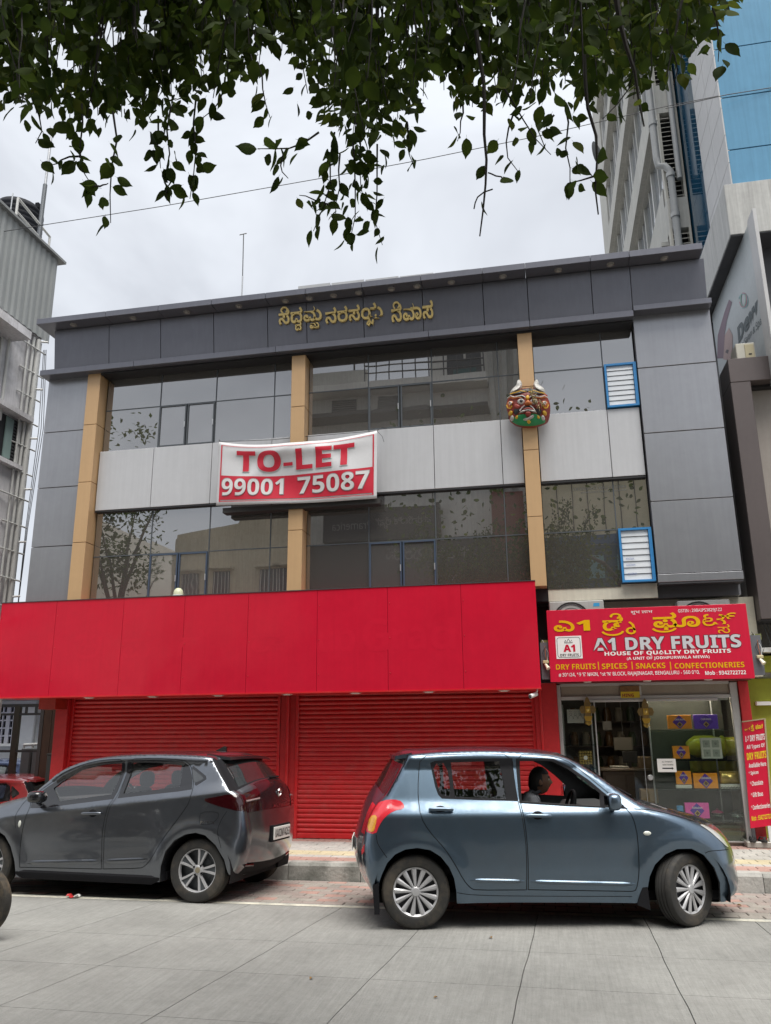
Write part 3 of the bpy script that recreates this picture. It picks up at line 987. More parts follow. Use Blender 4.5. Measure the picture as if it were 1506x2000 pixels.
for sx_ in (0, 1):
    fl = (lambda a: a) if sx_ == 0 else (lambda a: 1520 - a)
    hp = [(450, 670), (440, 590), (500, 530), (550, 470), (575, 375), (620, 375), (655, 440), (645, 520), (615, 600), (540, 650)]
    patch('horn', [(fl(a), b) for a, b in hp], MK_WHT, .06, thick=.06)
    patch('brow_hair', [(fl(a), b) for a, b in [(450, 690), (530, 665), (640, 655), (660, 690), (600, 715), (500, 712)]], MK_BLK, .035)
    patch('eyebrow', [(fl(a), b) for a, b in [(515, 745), (600, 725), (690, 745), (725, 790), (690, 775), (600, 755)]], MK_BLK, .045)
    e = patch('eye', [(fl(a), b) for a, b in [(562, 852), (610, 802), (678, 800), (720, 852), (678, 912), (612, 905)]], MK_WHT, .05)
    patch('pupil', [(fl(a), b) for a, b in [(604, 852), (646, 818), (692, 854), (646, 898)]], MK_BLK, .062, parent=e)
    patch('ear', [(fl(a), b) for a, b in [(375, 880), (385, 830), (440, 815), (500, 830), (505, 880), (450, 900), (475, 960), (440, 975), (395, 930)]], MK_ORG, .045)
    for nm_, m_, pts_ in (('white_line', MK_WHT, [(395, 770), (450, 742), (520, 778), (600, 768), (670, 762), (725, 800)]), ('white_line', MK_WHT, [(620, 1035), (660, 985), (710, 945)]),
                          ('white_line', MK_WHT, [(430, 910), (470, 880), (440, 850), (410, 880)]), ('gold_line', MK_YEL, [(375, 900), (400, 960), (450, 975), (480, 930)]), ('gold_line', MK_YEL, [(440, 700), (540, 690), (640, 665), (740, 690)])):
        tube(nm_, [mpt(fl(a), b, .06) for a, b in pts_], .008, m_, mask, 5)
    patch('ear_curl', [(fl(a), b) for a, b in [(420, 850), (470, 840), (490, 870), (460, 905), (430, 890)]], MK_WHT, .055)
    patch('cheek', [(fl(a), b) for a, b in [(505, 900), (590, 905), (640, 950), (600, 1000), (520, 980)]], MK_RED, .05)
    patch('jaw_tuft', [(fl(a), b) for a, b in [(500, 990), (560, 960), (640, 980), (590, 1070), (520, 1080)]], MK_BLK, .04)
    patch('ear_disc', [(fl(a), b) for a, b in [(405, 1030), (445, 995), (490, 1020), (475, 1070), (425, 1072)]], MK_YEL, .05)
    patch('skull_bead', [(fl(a), b) for a, b in [(440, 1110), (475, 1082), (512, 1105), (500, 1160), (455, 1150)]], MK_WHT, .05)
    patch('bell', [(fl(a), b) for a, b in [(530, 1130), (575, 1090), (590, 1130), (560, 1155)]], MK_YEL, .05)
    patch('brow_line', [(fl(a), b) for a, b in [(400, 745), (470, 740), (540, 775), (650, 770), (700, 800), (600, 790), (500, 800)]], MK_ORG, .04)
patch('nose', [(735, 870), (775, 845), (810, 880), (850, 920), (780, 945), (700, 920)], MK_ORG, .10)
patch('forehead_mark', [(720, 790), (765, 735), (810, 790), (765, 840)], MK_YEL, .055)
patch('moustache', [(620, 1040), (680, 960), (770, 935), (860, 955), (950, 1040), (860, 1000), (770, 985), (690, 1005)], MK_BLK, .06)
patch('lip', [(660, 1010), (770, 975), (880, 1005), (860, 1030), (770, 1010), (690, 1030)], MK_RED, .085)
patch('teeth', [(590, 1060), (680, 1020), (770, 1003), (880, 1020), (950, 1055), (860, 1045), (770, 1030), (690, 1045)], MK_WHT, .08)
patch('tongue', [(715, 1065), (770, 1045), (830, 1060), (815, 1125), (770, 1140), (735, 1120)], MK_RED, .09)
patch('crescent', [(670, 1170), (760, 1155), (880, 1090), (870, 1140), (780, 1188), (700, 1188)], MK_WHT, .075)
patch('pendant', [(745, 1205), (785, 1180), (825, 1205), (785, 1235)], MK_YEL, .07)
rr = random.Random(3)
sv, sf = [], []
for i in range(34):
    t = rr.random()
    a0, b0 = 790 + 190 * t + rr.uniform(-60, 60), 600 + 330 * t + rr.uniform(-40, 40)
    da, db = rr.uniform(-50, 60), rr.uniform(30, 100)
    p0, p1, p2 = mpt(a0, b0, .05), mpt(a0 + da * .5, b0 + db * .5, .085), mpt(a0 + da, b0 + db, .055)
    v, f = tube_data([p0, p1, p2], .006, 4)
    sv, sf = join((sv, sf), (v, f))
stuff(mk('straw_tuft', sv, sf, MK_STR, mask))

# ================================================================== blank red signboard over the shutters
sign = thing('blank_signboard', 'long blank red signboard with faint traces of removed letters above the shutters', 'signboard', (-4.3, 11.7, 2.19))
BOWS = []
SGX = [-8.56, -7.57, -6.41, -5.39, -4.36, -3.28, -2.22, -1.145, -.085]
for i in range(8):
    x0, x1 = SGX[i] + .0025, SGX[i + 1] - .0025
    bow = rng.uniform(.002, .008)
    BOWS.append(bow)
    nx, nzz = 8, 8
    V = []
    for a in range(nx + 1):
        for b in range(nzz + 1):
            s, t = a / nx, b / nzz
            V.append((x0 + (x1 - x0) * s, 11.40 - bow * math.sin(math.pi * s) * math.sin(math.pi * t) + .006 * math.sin(5 * t + i * 2 + 2 * s) * s * (1 - s), 2.205 + 1.48 * t))
    n0 = len(V)
    V += [(x0, 11.44, 2.205), (x1, 11.44, 2.205), (x1, 11.44, 3.685), (x0, 11.44, 3.685)]
    Fc = [(a * (nzz + 1) + b, (a + 1) * (nzz + 1) + b, (a + 1) * (nzz + 1) + b + 1, a * (nzz + 1) + b + 1) for a in range(nx) for b in range(nzz)]
    bot = [a * (nzz + 1) for a in range(nx + 1)]; top = [a * (nzz + 1) + nzz for a in range(nx + 1)]
    lef = list(range(nzz + 1)); rig = [nx * (nzz + 1) + b for b in range(nzz + 1)]
    Fc += [tuple(bot[::-1] + [n0, n0 + 1]), tuple(top + [n0 + 2, n0 + 3]), tuple(lef + [n0 + 3, n0]), tuple(rig[::-1] + [n0 + 1, n0 + 2])]
    p_ = mk('sign_panel', V, Fc, REDS, sign, smooth=30)
    for zz in (2.45, 2.95, 3.45):
        lathe('rivet', [(0, -.008), (.006, -.006), (.008, 0)], lambda a, b, h, x=x0 + .03, z=zz: (x + a, 11.398 + h, z + b), REDP, p_, seg=8)
bx('sign_box', (SGX[0] + .01, SGX[-1] - .01), (11.441, 12.1), (2.215, 3.675), REDP, sign)
bx('bottom_trim', (SGX[0], SGX[-1]), (11.385, 12.11), (2.185, 2.204), REDP, sign)
bx('top_trim', (SGX[0], SGX[-1]), (11.39, 11.6), (3.686, 3.695), DKGREY, sign)
bx('end_box', (-7.95, -7.66), (11.75, 12.1), (2.02, 2.184), mat('faded_red_steel', (0.36, 0.035, 0.02), 0.5, mottle=0.3), sign)
for u in (176, 300, 428, 562, 695, 838, 985):
    x = aty(u, 1356, 11.62).x
    lathe('downlight', [(0, -.016), (.055, -.016), (.065, -.006), (.085, -.003), (.085, .0)], lambda a, b, h, x=x: (x + a, 11.60 + b, 2.1845 + h), WHITEP, sign, seg=18)
GHOST = mat('ghost_letter', (0.575, 0.0125, 0.037), 0.19, mottle=0.07, mscale=0.8, wave=0.018, wscale=1.1)
def sign_y(x, z):
    i = max(0, min(7, sum(1 for q in SGX[1:] if q < x)))
    s, t = (x - SGX[i]) / (SGX[i + 1] - SGX[i]), (z - 2.205) / 1.48
    return 11.40 - BOWS[i] * math.sin(math.pi * s) * math.sin(math.pi * t) + .006 * math.sin(5 * t + i * 2 + 2 * s) * s * (1 - s)
def gb(x0, y0, x1, y1):
    a, b = aty(500 + x0 / 2.597, 1130 + y1 / 2.597, 11.39), aty(500 + x1 / 2.597, 1130 + y0 / 2.597, 11.39)
    return (a.x, b.x, a.z, b.z)
for s, bxx in (('u', (318, 265, 392, 375)), ('p', (400, 258, 505, 418)), ('G', (540, 200, 668, 372)), ('r', (690, 250, 755, 360)), ('a', (770, 245, 862, 362)), ('d', (885, 195, 1010, 362))):
    VF = refine(fit(text_2d(s, .02), gb(*bxx)), .05)
    mk('letter_trace', [(p, sign_y(p, q) - .0012, q) for p, q in VF[0]], VF[1], GHOST, sign)
for s, bxx in (('ಅ', (140, 290, 200, 425)), ('ಪ', (238, 270, 295, 420)), ('ಗ', (345, 262, 400, 410)), ('ಡ', (490, 255, 560, 390))):
    a, b = aty(bxx[0], 1130 + bxx[3] / 2.689, 11.39), aty(bxx[2], 1130 + bxx[1] / 2.689, 11.39)
    VF = refine(fit(text_2d(s, .0), (a.x, b.x, a.z, b.z)), .05)
    mk('letter_trace', [(p, sign_y(p, q) - .0012, q) for p, q in VF[0]], VF[1], GHOST, sign)
dm = aty(348, 1165, 11.5)
dome = thing('dome_lamp', 'small pale dome lamp sitting on the top edge of the red signboard', 'lamp', (dm.x, 11.5, 3.695))
lathe('dome', [(.078, 0), (.078, .035), (.065, .085), (.035, .115), (0, .122)], lambda a, b, h: (dm.x + a, 11.5 + b, 3.705 + h), mat('dome_plastic', (0.56, 0.58, 0.40), 0.35), dome, seg=18)
lathe('base', [(0, -.01), (.085, -.01), (.085, .0105), (0, .0105)], lambda a, b, h: (dm.x + a, 11.5 + b, 3.705 + h), WHITEP, dome, seg=18)
cc = aty(1043, 1354, 11.5)
cctv = thing('security_camera', 'white security camera under the right end of the red signboard', 'camera', (cc.x, 11.5, 2.1))
V, Fc = tube_data([(cc.x - .05, 11.38, 2.09), (cc.x + .03, 11.5, 2.125)], .03, 10)
mk('camera_body', V, Fc, WHITEP, cctv, smooth=40)
tube('bracket', [(cc.x + .03, 11.5, 2.13), (cc.x + .045, 11.52, 2.184)], .014, WHITEP, cctv, 8)
lathe('lens', [(0, -.002), (.02, -.002), (.022, .0)], lambda a, b, h: (cc.x - .053 + a, 11.3755 + h, 2.088 + b), INKBLK, cctv, seg=12)

# ================================================================== roller shutters and red piers
def shutter(x0, x1, label):
    s = thing('roller_shutter', label, 'shutter', ((x0 + x1) / 2, 12.2, .12), group='closed red roller shutters')
    n, z0, z1 = 30, .20, 2.24
    h = (z1 - z0) / n
    prof = [(0, 0), (-.006, .10), (-.016, .30), (-.018, .50), (-.016, .70), (-.006, .86), (.004, .92), (.004, 1.0)]
    me = None
    for i in range(n):
        zc = z0 + i * h
        if me is None:
            V, Fc = [], []
            for dy, t in prof:
                V += [(-(x1 - x0) / 2 + .03, dy, t * h), ((x1 - x0) / 2 - .03, dy, t * h)]
            for k in range(len(prof) - 1):
                Fc.append((2 * k, 2 * k + 1, 2 * k + 3, 2 * k + 2))
            me = bpy.data.meshes.new('slat')
            me.from_pydata(V, [], Fc)
            me.materials.append(REDP)
            smooth_by_angle(me, 50)
        link('slat', me, s, ((x0 + x1) / 2, 12.20 + rng.uniform(-.002, .002), zc))
    bx('bottom_bar', (x0 + .03, x1 - .03), (12.175, 12.205), (.125, .199), REDP, s, .006)
    bx('guide_rail', (x0, x0 + .045), (12.155, 12.23), (.12, 2.25), REDP, s, .004)
    bx('guide_rail', (x1 - .045, x1), (12.155, 12.23), (.12, 2.25), REDP, s, .004)
    bx('lock_box', ((x0 + x1) / 2 - .06, (x0 + x1) / 2 + .06), (12.16, 12.1749), (.135, .185), STEEL, s)
    return s
shutter(-7.63, -4.07, 'left closed red roller shutter behind the dark grey hatchback')
shutter(-3.82, -.20, 'right closed red roller shutter behind the blue-grey hatchback')
pier = thing('shutter_pier', 'narrow red pier between the two roller shutters', 'pier', (-3.945, 12.2, .12), group='red piers beside the shutters')
bx('pier_face', (-4.069, -3.821), (12.17, 12.34), (.12, 2.25), REDD, pier, .006)
bx('pier_rib', (-3.965, -3.925), (12.13, 12.169), (.12, 2.24), REDP, pier, .006)
pier = thing('shutter_pier', 'bright red pier at the left end of the shutters', 'pier', (-7.74, 12.2, .12), group='red piers beside the shutters')
bx('pier_face', (-7.85, -7.631), (12.06, 12.34), (.12, 2.18), REDD, pier, .006)
bx('pier_cap', (-7.86, -7.62), (12.05, 12.345), (2.1805, 2.184), REDP, pier)
pier = thing('shutter_pier', 'wide red pier between the right shutter and the dry fruit shop', 'pier', (-.03, 12.2, .12), group='red piers beside the shutters')
bx('pier_face', (-.199, .125), (12.12, 12.34), (.12, 2.30), REDD, pier, .006)
bx('pier_rib', (-.13, -.10), (12.09, 12.119), (.12, 2.29), REDP, pier, .006)

# ================================================================== dry fruit shop
YS = 12.22
shop = thing('shop', 'dry fruit shop front with pale aluminium frame and open dark doorway', 'shop', (1.35, 12.3, .12))
DARKIN = mat('shop_interior', (0.16, 0.145, 0.125), 0.75, mottle=0.25, mscale=2)
WOODD = mat('dark_wood', (0.075, 0.05, 0.035), 0.5, mottle=0.3, mscale=3, squash=(1, 1, 6))
TILE = mat('shop_floor_tile', (0.38, 0.36, 0.32), 0.3, mottle=0.1)
GL_SHOP = glass_mat('shop_glass', (0.93, 0.96, 0.94), refl=0.06, opacity=0.03)
bx('floor', (.13, 2.74), (12.25, 15.6), (.12, .165), TILE, shop)
bx('back_wall', (.13, 2.74), (15.5, 15.6), (.166, 2.3), DARKIN, shop)
bx('side_wall', (.13, .17), (12.36, 15.5), (.166, 2.3), DARKIN, shop)
bx('side_wall', (2.70, 2.74), (12.36, 15.5), (.166, 2.3), DARKIN, shop)
bx('ceiling', (.13, 2.74), (12.5, 15.6), (2.301, 2.33), DARKIN, shop)
# frame
bx('door_post', (.128, .18), (YS - .03, YS + .05), (.12, 2.27), ALU, shop, .004)
bx('door_post', (2.50, 2.60), (YS - .05, YS + .05), (.12, 2.27), ALU, shop, .006)
bx('header', (.181, 2.499), (YS - .03, YS + .04), (2.25, 2.29), ALU, shop, .004)
bx('transom_bar', (.181, 2.499), (YS - .04, YS + .04), (2.055, 2.105), ALU, shop, .004)
bx('shutter_track', (.50, 2.32), (YS - .065, YS - .041), (2.02, 2.053), ALU, shop, .004)
bx('mullion', (1.23, 1.31), (YS - .035, YS + .035), (2.106, 2.249), ALU, shop, .004)
PANELC = mat('transom_board', (0.34, 0.31, 0.25), 0.35, mottle=0.15, mscale=4)
bx('transom_panel', (.19, 1.228), (YS - .01, YS + .01), (2.107, 2.248), PANELC, shop)
bx('transom_panel', (1.312, 2.49), (YS - .01, YS + .01), (2.107, 2.248), PANELC, shop)
bx('rolled_shutter_box', (.13, 2.74), (11.95, 12.18), (2.285, 2.42), mat('maroon_steel', (0.16, 0.015, 0.018), 0.5, mottle=0.2), shop)
bx('red_post', (2.61, 2.74), (12.14, 12.30), (.12, 2.28), REDD, shop, .005)
bx('glass_pane', (.185, .635), (YS - .006, YS + .006), (.18, 2.05), GL_SHOP, shop)
bx('glass_pane', (1.27, 2.495), (YS - .006, YS + .006), (.18, 2.05), GL_SHOP, shop)
bx('glass_pane', (1.12, 1.265), (YS + .02, YS + .03), (.18, 2.05), GL_SHOP, shop)
bx('glass_edge', (.636, .652), (YS - .015, YS + .015), (.166, 2.05), ALU, shop)
bx('glass_edge', (1.2655, 1.2695), (YS - .01, YS + .01), (.166, 2.05), STEEL, shop)
bx('bottom_rail', (1.27, 2.499), (YS - .02, YS + .02), (.166, .179), ALU, shop)
lathe('lock', [(0, -.03), (.03, -.03), (.04, -.01), (.04, 0)], lambda a, b, h: (1.33 + a, YS - .007 + h, .99 + b), STEEL, shop, seg=14)
def sp(u, v, y=12.31):
    p = aty(u, v, y)
    return p.x, p.z
# display shelves behind the right pane
GL_SHELF = glass_mat('shelf_glass', (0.6, 0.75, 0.68), refl=0.10, opacity=0.15)
cab = thing('display_shelves', 'tall glass display shelves standing behind the right shop pane', 'shelf', (1.95, 12.5, .166))
for v in (1425, 1484, 1541, 1600):
    zz = sp(1380, v)[1]
    bx('shelf', (1.42, 2.47), (12.25, 12.72), (zz - .014, zz - .002), GL_SHELF, cab)
for x in (1.42, 2.30):
    tube('upright', [(x, 12.60, .166), (x, 12.60, 2.1)], .012, STEEL, cab)
bx('back_board', (1.42, 2.47), (12.74, 12.76), (.166, 2.15), mat('cabinet_back', (0.075, 0.08, 0.065), 0.4, mottle=0.3), cab)
bx('plinth', (1.42, 2.47), (12.36, 12.739), (.166, .36), mat('cabinet_green', (0.09, 0.10, 0.05), 0.5, mottle=0.3), cab)
LEDM = mat('added_led_warm', (1.0, 0.86, 0.66), 0.5, emit=34.0)
lst = thing('added_shelf_light', 'slim warm light strip added under the display top to brighten the shop', 'lamp', (1.9, 12.28, 2.05))  # strip added so that the gift boxes are lit
bx('housing', (1.32, 2.48), (12.265, 12.30), (2.06, 2.075), ALU, lst)
bx('diffuser', (1.33, 2.47), (12.268, 12.297), (2.052, 2.0595), LEDM, lst)
clt = thing('added_ceiling_light', 'small warm ceiling light added to brighten the inside of the shop', 'lamp', (1.0, 13.4, 2.27))  # added lamp, brightens the room behind the doorway
bx('housing', (.80, 1.35), (13.2, 13.5), (2.275, 2.30), ALU, clt)
bx('diffuser', (1.0, 1.15), (13.28, 13.42), (2.266, 2.2745), LEDM, clt)
bx('shade', (1.32, 2.48), (12.262, 12.2645), (2.025, 2.075), ALU, lst)
# gift boxes
ORG, PUR, PNK, BLU = (mat('box_orange', (0.80, 0.30, 0.02), 0.35, mottle=0.15, mscale=12), mat('box_purple', (0.09, 0.03, 0.34), 0.35),
                      mat('box_pink', (0.75, 0.09, 0.40), 0.35, mottle=0.15, mscale=12), mat('box_blue_violet', (0.15, 0.06, 0.55), 0.35, mottle=0.2, mscale=10))
GLD, IVO = mat('gold_foil', (0.55, 0.40, 0.12), 0.3, metal=0.6, mottle=0.3, mscale=20), mat('ivory_card', (0.60, 0.60, 0.53), 0.5)
WARM = mat('box_text', (0.85, 0.82, 0.75), 0.5)
def gift(u0, u1, v0, v1, mt, label, y=12.28):
    (x0, z1), (x1, z0) = sp(u0, v0, y), sp(u1, v1, y)
    z0 = z1 - (sp((u0 + u1) / 2, v0, y)[1] - sp((u0 + u1) / 2, v1, y)[1])
    t = thing('gift_box', label, 'gift box', ((x0 + x1) / 2, y + .03, z0), group='gift boxes in the shop window')
    b = bx('carton', (x0, x1), (y, y + .06), (z0, z1), mt, t, .003)
    cx, cz, w, h = (x0 + x1) / 2, (z0 + z1) / 2, (x1 - x0), (z1 - z0)
    dia = lambda k, ky: [(cx - w * k, cz), (cx, cz - h * ky), (cx + w * k, cz), (cx, cz + h * ky)]
    for j, (k, ky, mm) in enumerate(((.30, .50, PUR), (.13, .22, GLD), (.075, .13, mat('chocolate', (0.10, 0.04, 0.02), 0.4)))):
        off = 0 if j == 0 else -h * .18
        V = [(p, y - .002 - .002 * j, q + off) for p, q in dia(k, ky * .98)]
        mk('printed_diamond', V, [(0, 1, 2, 3)], mm, t)
    lettering('lettering', 'Celebrations', (cx - w * .2, cx + w * .22, cz + h * .12, cz + h * .27), y - .008, WARM, t, offset=.01)
gift(1303, 1352, 1397, 1424, ORG, 'orange gift box on the top shop-window shelf')
gift(1354, 1404, 1396, 1424, BLU, 'blue-violet gift box beside the orange one on the top shelf')
gift(1313, 1348, 1457, 1482, ORG, 'small orange gift box on the second shop-window shelf')
gift(1319, 1352, 1506, 1532, ORG, 'small orange gift box on a white stand, third shelf')
gift(1353, 1404, 1510, 1540, ORG, 'wide orange gift box on the third shop-window shelf')
gift(1337, 1387, 1568, 1598, PNK, 'pink gift box on the lowest shop-window shelf')
def simple_box(name, u0, u1, v0, v1, mt, label, cat, y=12.28, d=.06, group=None):
    (x0, z1), (x1, _) = sp(u0, v0, y), sp(u1, v1, y)
    z0 = z1 - (sp((u0 + u1) / 2, v0, y)[1] - sp((u0 + u1) / 2, v1, y)[1])
    o = bx(name, (x0, x1), (y, y + d), (z0, z1), mt, None, .006)
    tag(o, label, cat, group)
    return o, x0, x1, z0, z1
simple_box('box_stand', 1320, 1352, 1533, 1540, IVO, 'low white stand under the small orange gift box', 'stand')
t = thing('dry_fruit_tray_box', 'ivory four-window tray box standing on the second shelf', 'box', (sp(1390, 1482)[0], 12.45, sp(1390, 1482)[1]))
(x0, z1), (x1, z0) = sp(1367, 1441), sp(1412, 1482)
bx('tray', (x0, x1), (12.30, 12.35), (z0, z1), IVO, t, .006)
for i in (0, 1):
    for j in (0, 1):
        a, b = x0 + (x1 - x0) * (.10 + .44 * i), z0 + (z1 - z0) * (.10 + .44 * j)
        w, h = (x1 - x0) * .34, (z1 - z0) * .34
        bx('window', (a, a + w), (12.296, 12.2995), (b, b + h), mat('box_film', (0.35, 0.38, 0.33), 0.2), t)
        lettering('lettering', 'ಇ' if i == j else 'ಲ', (a + w * .35, a + w * .65, b + h * .35, b + h * .65), 12.294, INKBLK, t)
V, Fc = [], []
(x0, z1), (x1, z0) = sp(1404, 1508), sp(1445, 1531)
gp = thing('foil_packet', 'crumpled gold foil packet on the third shelf', 'packet', ((x0 + x1) / 2, 12.46, z0))
for i in range(9):
    for j in range(6):
        s, q = i / 8, j / 5
        V.append((x0 + (x1 - x0) * s, 12.31 - .05 * math.sin(math.pi * s) * math.sin(math.pi * q) + rng.uniform(-.006, .006), z0 + (z1 - z0) * q))
Fc = [(i * 6 + j, (i + 1) * 6 + j, (i + 1) * 6 + j + 1, i * 6 + j + 1) for i in range(8) for j in range(5)]
pk = mk('foil_wrap', V, Fc, GLD, gp, smooth=20)
pk.modifiers.new('thick', 'SOLIDIFY').thickness = .05
bx('seal', (x0, x1), (12.305, 12.32), (z1 - .004, z1 + .012), GLD, gp)
o, x0, x1, z0, z1 = simple_box('patterned_box', 1407, 1455, 1532, 1541, IVO, 'low white box with a black flower pattern on the third shelf', 'box')
fv, ff = [], []
for i in range(16):
    a = x0 + (x1 - x0) * (i + .5) / 16
    v, f = ribbon_2d([(a - .006, z0 + .012 + .016 * (i % 2)), (a + .006, z0 + .024 - .01 * (i % 2))], .009)
    fv, ff = join((fv, ff), (v, f))
mk('flower_pattern', [(p, 12.277, q) for p, q in fv], ff, INKBLK, o)
GL_JAR = glass_mat('jar_glass', (0.75, 0.8, 0.78), refl=0.12, opacity=0.25)
def bowl(u, v, r, label, lidmt):
    x, z = sp(u, v)
    t = thing('sweet_bowl', label, 'bowl', (x, 12.40, z), group='bowls on the lowest shelf')
    lathe('bowl', [(0, .002), (r * .6, .002), (r, .05), (r * 1.02, .062), (r * .9, .06), (r * .55, .012), (0, .012)], lambda a, b, h: (x + a, 12.40 + b, z + h), GL_JAR, t, seg=20)
    lathe('lid', [(r, .063), (r * .7, .085), (r * .2, .097), (.012, .10), (.014, .115), (0, .12)], lambda a, b, h: (x + a, 12.40 + b, z + h), lidmt, t, seg=20)
    lathe('sweets', [(0, .03), (r * .75, .025), (r * .7, .05), (0, .058)], lambda a, b, h: (x + a, 12.40 + b, z + h), IVO, t, seg=14)
bowl(1405, 1598, .085, 'glass sweet bowl with a maroon knobbed lid, lowest shelf', mat('lid_maroon', (0.20, 0.02, 0.07), 0.4))
bowl(1444, 1600, .11, 'wide glass sweet bowl with a clear lid, lowest shelf', GL_JAR)
o, *_ = simple_box('small_carton', 1322, 1336, 1574, 1590, mat('carton_blue', (0.05, 0.22, 0.42), 0.4), 'small blue and white carton beside the pink gift box', 'carton')
# big yellow-green glazed jar lying on its side on shelf two
jx_, jz_ = sp(1392, 1458, 12.60)
jar = thing('glazed_jar', 'large olive-yellow ornamental jar lying across the second shelf', 'jar', (jx_, 12.6, jz_ - .16))
JARM = mat('olive_glaze', (0.50, 0.44, 0.04), 0.3, mottle=0.25, mscale=6)
lathe('jar_body', [(0, -.36), (.06, -.36), (.10, -.32), (.15, -.24), (.155, -.05), (.15, .0), (.13, .06), (.13, .34), (.15, .36), (0, .36)], lambda a, b, h: (jx_ + h, 12.6 + a * .8, jz_ + b), JARM, jar, seg=20)
lathe('jar_rim', [(.13, .10), (.15, .12), (.15, .15), (.13, .17)], lambda a, b, h: (jx_ + h, 12.6 + a * .82, jz_ + b), JARM, jar, seg=20)
ycl = thing('shelf_cloth', 'olive-yellow cloth hanging under the jar between shelves', 'cloth', (jx_, 12.62, sp(1392, 1508, 12.6)[1]))
x0, x1, z0, z1 = jx_ - .33, jx_ + .30, sp(1392, 1506, 12.6)[1], sp(1392, 1486, 12.6)[1]
V = [(x0 + (x1 - x0) * i / 24, 12.62 + .02 * math.sin(i * 1.3), z0 + (z1 - z0) * j / 3) for i in range(25) for j in range(4)]
Fc = [(i * 4 + j, (i + 1) * 4 + j, (i + 1) * 4 + j + 1, i * 4 + j + 1) for i in range(24) for j in range(3)]
mk('drape', V, Fc, JARM, ycl, smooth=60).modifiers.new('thick', 'SOLIDIFY').thickness = .006
bx('hem', (x0, x1), (12.61, 12.635), (z0 - .006, z0), JARM, ycl)
# paper notice on the pane
(x0, z1), (x1, z0) = sp(1283, 1482, YS - .02), sp(1322, 1508, YS - .02)
note = thing('paper_notice', 'white paper notice with an arrow taped on the shop glass', 'notice', ((x0 + x1) / 2, YS - .01, z0))
bx('sheet', (x0, x1), (YS - .014, YS - .011), (z0, z1), SIGNWHT, note)
w, h = x1 - x0, z1 - z0
lettering('lettering', 'ALL PAYMENTS', (x0 + w * .25, x0 + w * .82, z0 + h * .72, z0 + h * .82), YS - .0155, INKBLK, note, offset=.01)
lettering('lettering', 'SLIDE TO OPEN', (x0 + w * .28, x0 + w * .85, z0 + h * .50, z0 + h * .60), YS - .0155, INKBLK, note, offset=.02)
ay = z0 + h * .28
mk('arrow', [(x0 + w * .25, YS - .0155, ay - .008), (x0 + w * .78, YS - .0155, ay - .008), (x0 + w * .78, YS - .0155, ay + .008), (x0 + w * .25, YS - .0155, ay + .008),
             (x0 + w * .76, YS - .0155, ay - .018), (x0 + w * .86, YS - .0155, ay), (x0 + w * .76, YS - .0155, ay + .018)], [(0, 1, 2, 3), (4, 5, 6)], INKBLK, note)
# left pane: picture, chocolate box, packets
(x0, z1), (x1, z0) = sp(1107, 1386, 12.26), sp(1141, 1412, 12.26)
pic = thing('framed_picture', 'pale line-drawn picture of seated figures inside the left shop pane', 'picture', ((x0 + x1) / 2, 12.26, z0))
bx('card', (x0, x1), (12.255, 12.26), (z0, z1), mat('picture_card', (0.55, 0.55, 0.53), 0.5), pic)
pv, pf = [], []
for k in range(3):
    cx = x0 + (x1 - x0) * (.22 + .28 * k); hh = z1 - z0
    for pts in (arc(cx, z0 + hh * .66, .014, .018, 0, 360), arc(cx, z0 + hh * .30, .03, .05, 0, 180), arc(cx, z0 + hh * .80, .02, .016, 20, 160)):
        pv, pf = join((pv, pf), ribbon_2d(pts, .004))
mk('line_drawing', [(p, 12.2535, q) for p, q in pv], pf, mat('drawing_ink', (0.16, 0.16, 0.17), 0.6), pic)
(x0, z1), (x1, z0) = sp(1130, 1466, 12.30), sp(1158, 1494, 12.30)
ch = thing('chocolate_box', 'square box of gold foil-wrapped chocolate balls in the left pane', 'chocolate box', ((x0 + x1) / 2, 12.3, z0))
bx('tray', (x0, x1), (12.30, 12.33), (z0, z1), mat('tray_brown', (0.17, 0.12, 0.03), 0.4), ch, .004)
w, h = x1 - x0, z1 - z0
for i in range(5):
    for j in range(5):
        if i in (2,) and j in (2,):
            continue
        px_, pz_ = x0 + w * (.12 + .19 * i), z0 + h * (.12 + .19 * j)
        lathe('foil_ball', [(0, -.018), (.011, -.015), (.017, -.005), (.017, 0)], lambda a, b, h_: (px_ + a, 12.2995 + h_, pz_ + b), GLD, ch, seg=8)
lathe('seal_label', [(0, -.012), (.03, -.012), (.03, 0)], lambda a, b, h_: (x0 + w / 2 + a, 12.2985 + h_, z0 + h / 2 + b), SIGNWHT, ch, seg=16)
TEAL = mat('packet_teal', (0.12, 0.36, 0.32), 0.4, mottle=0.3, mscale=25)
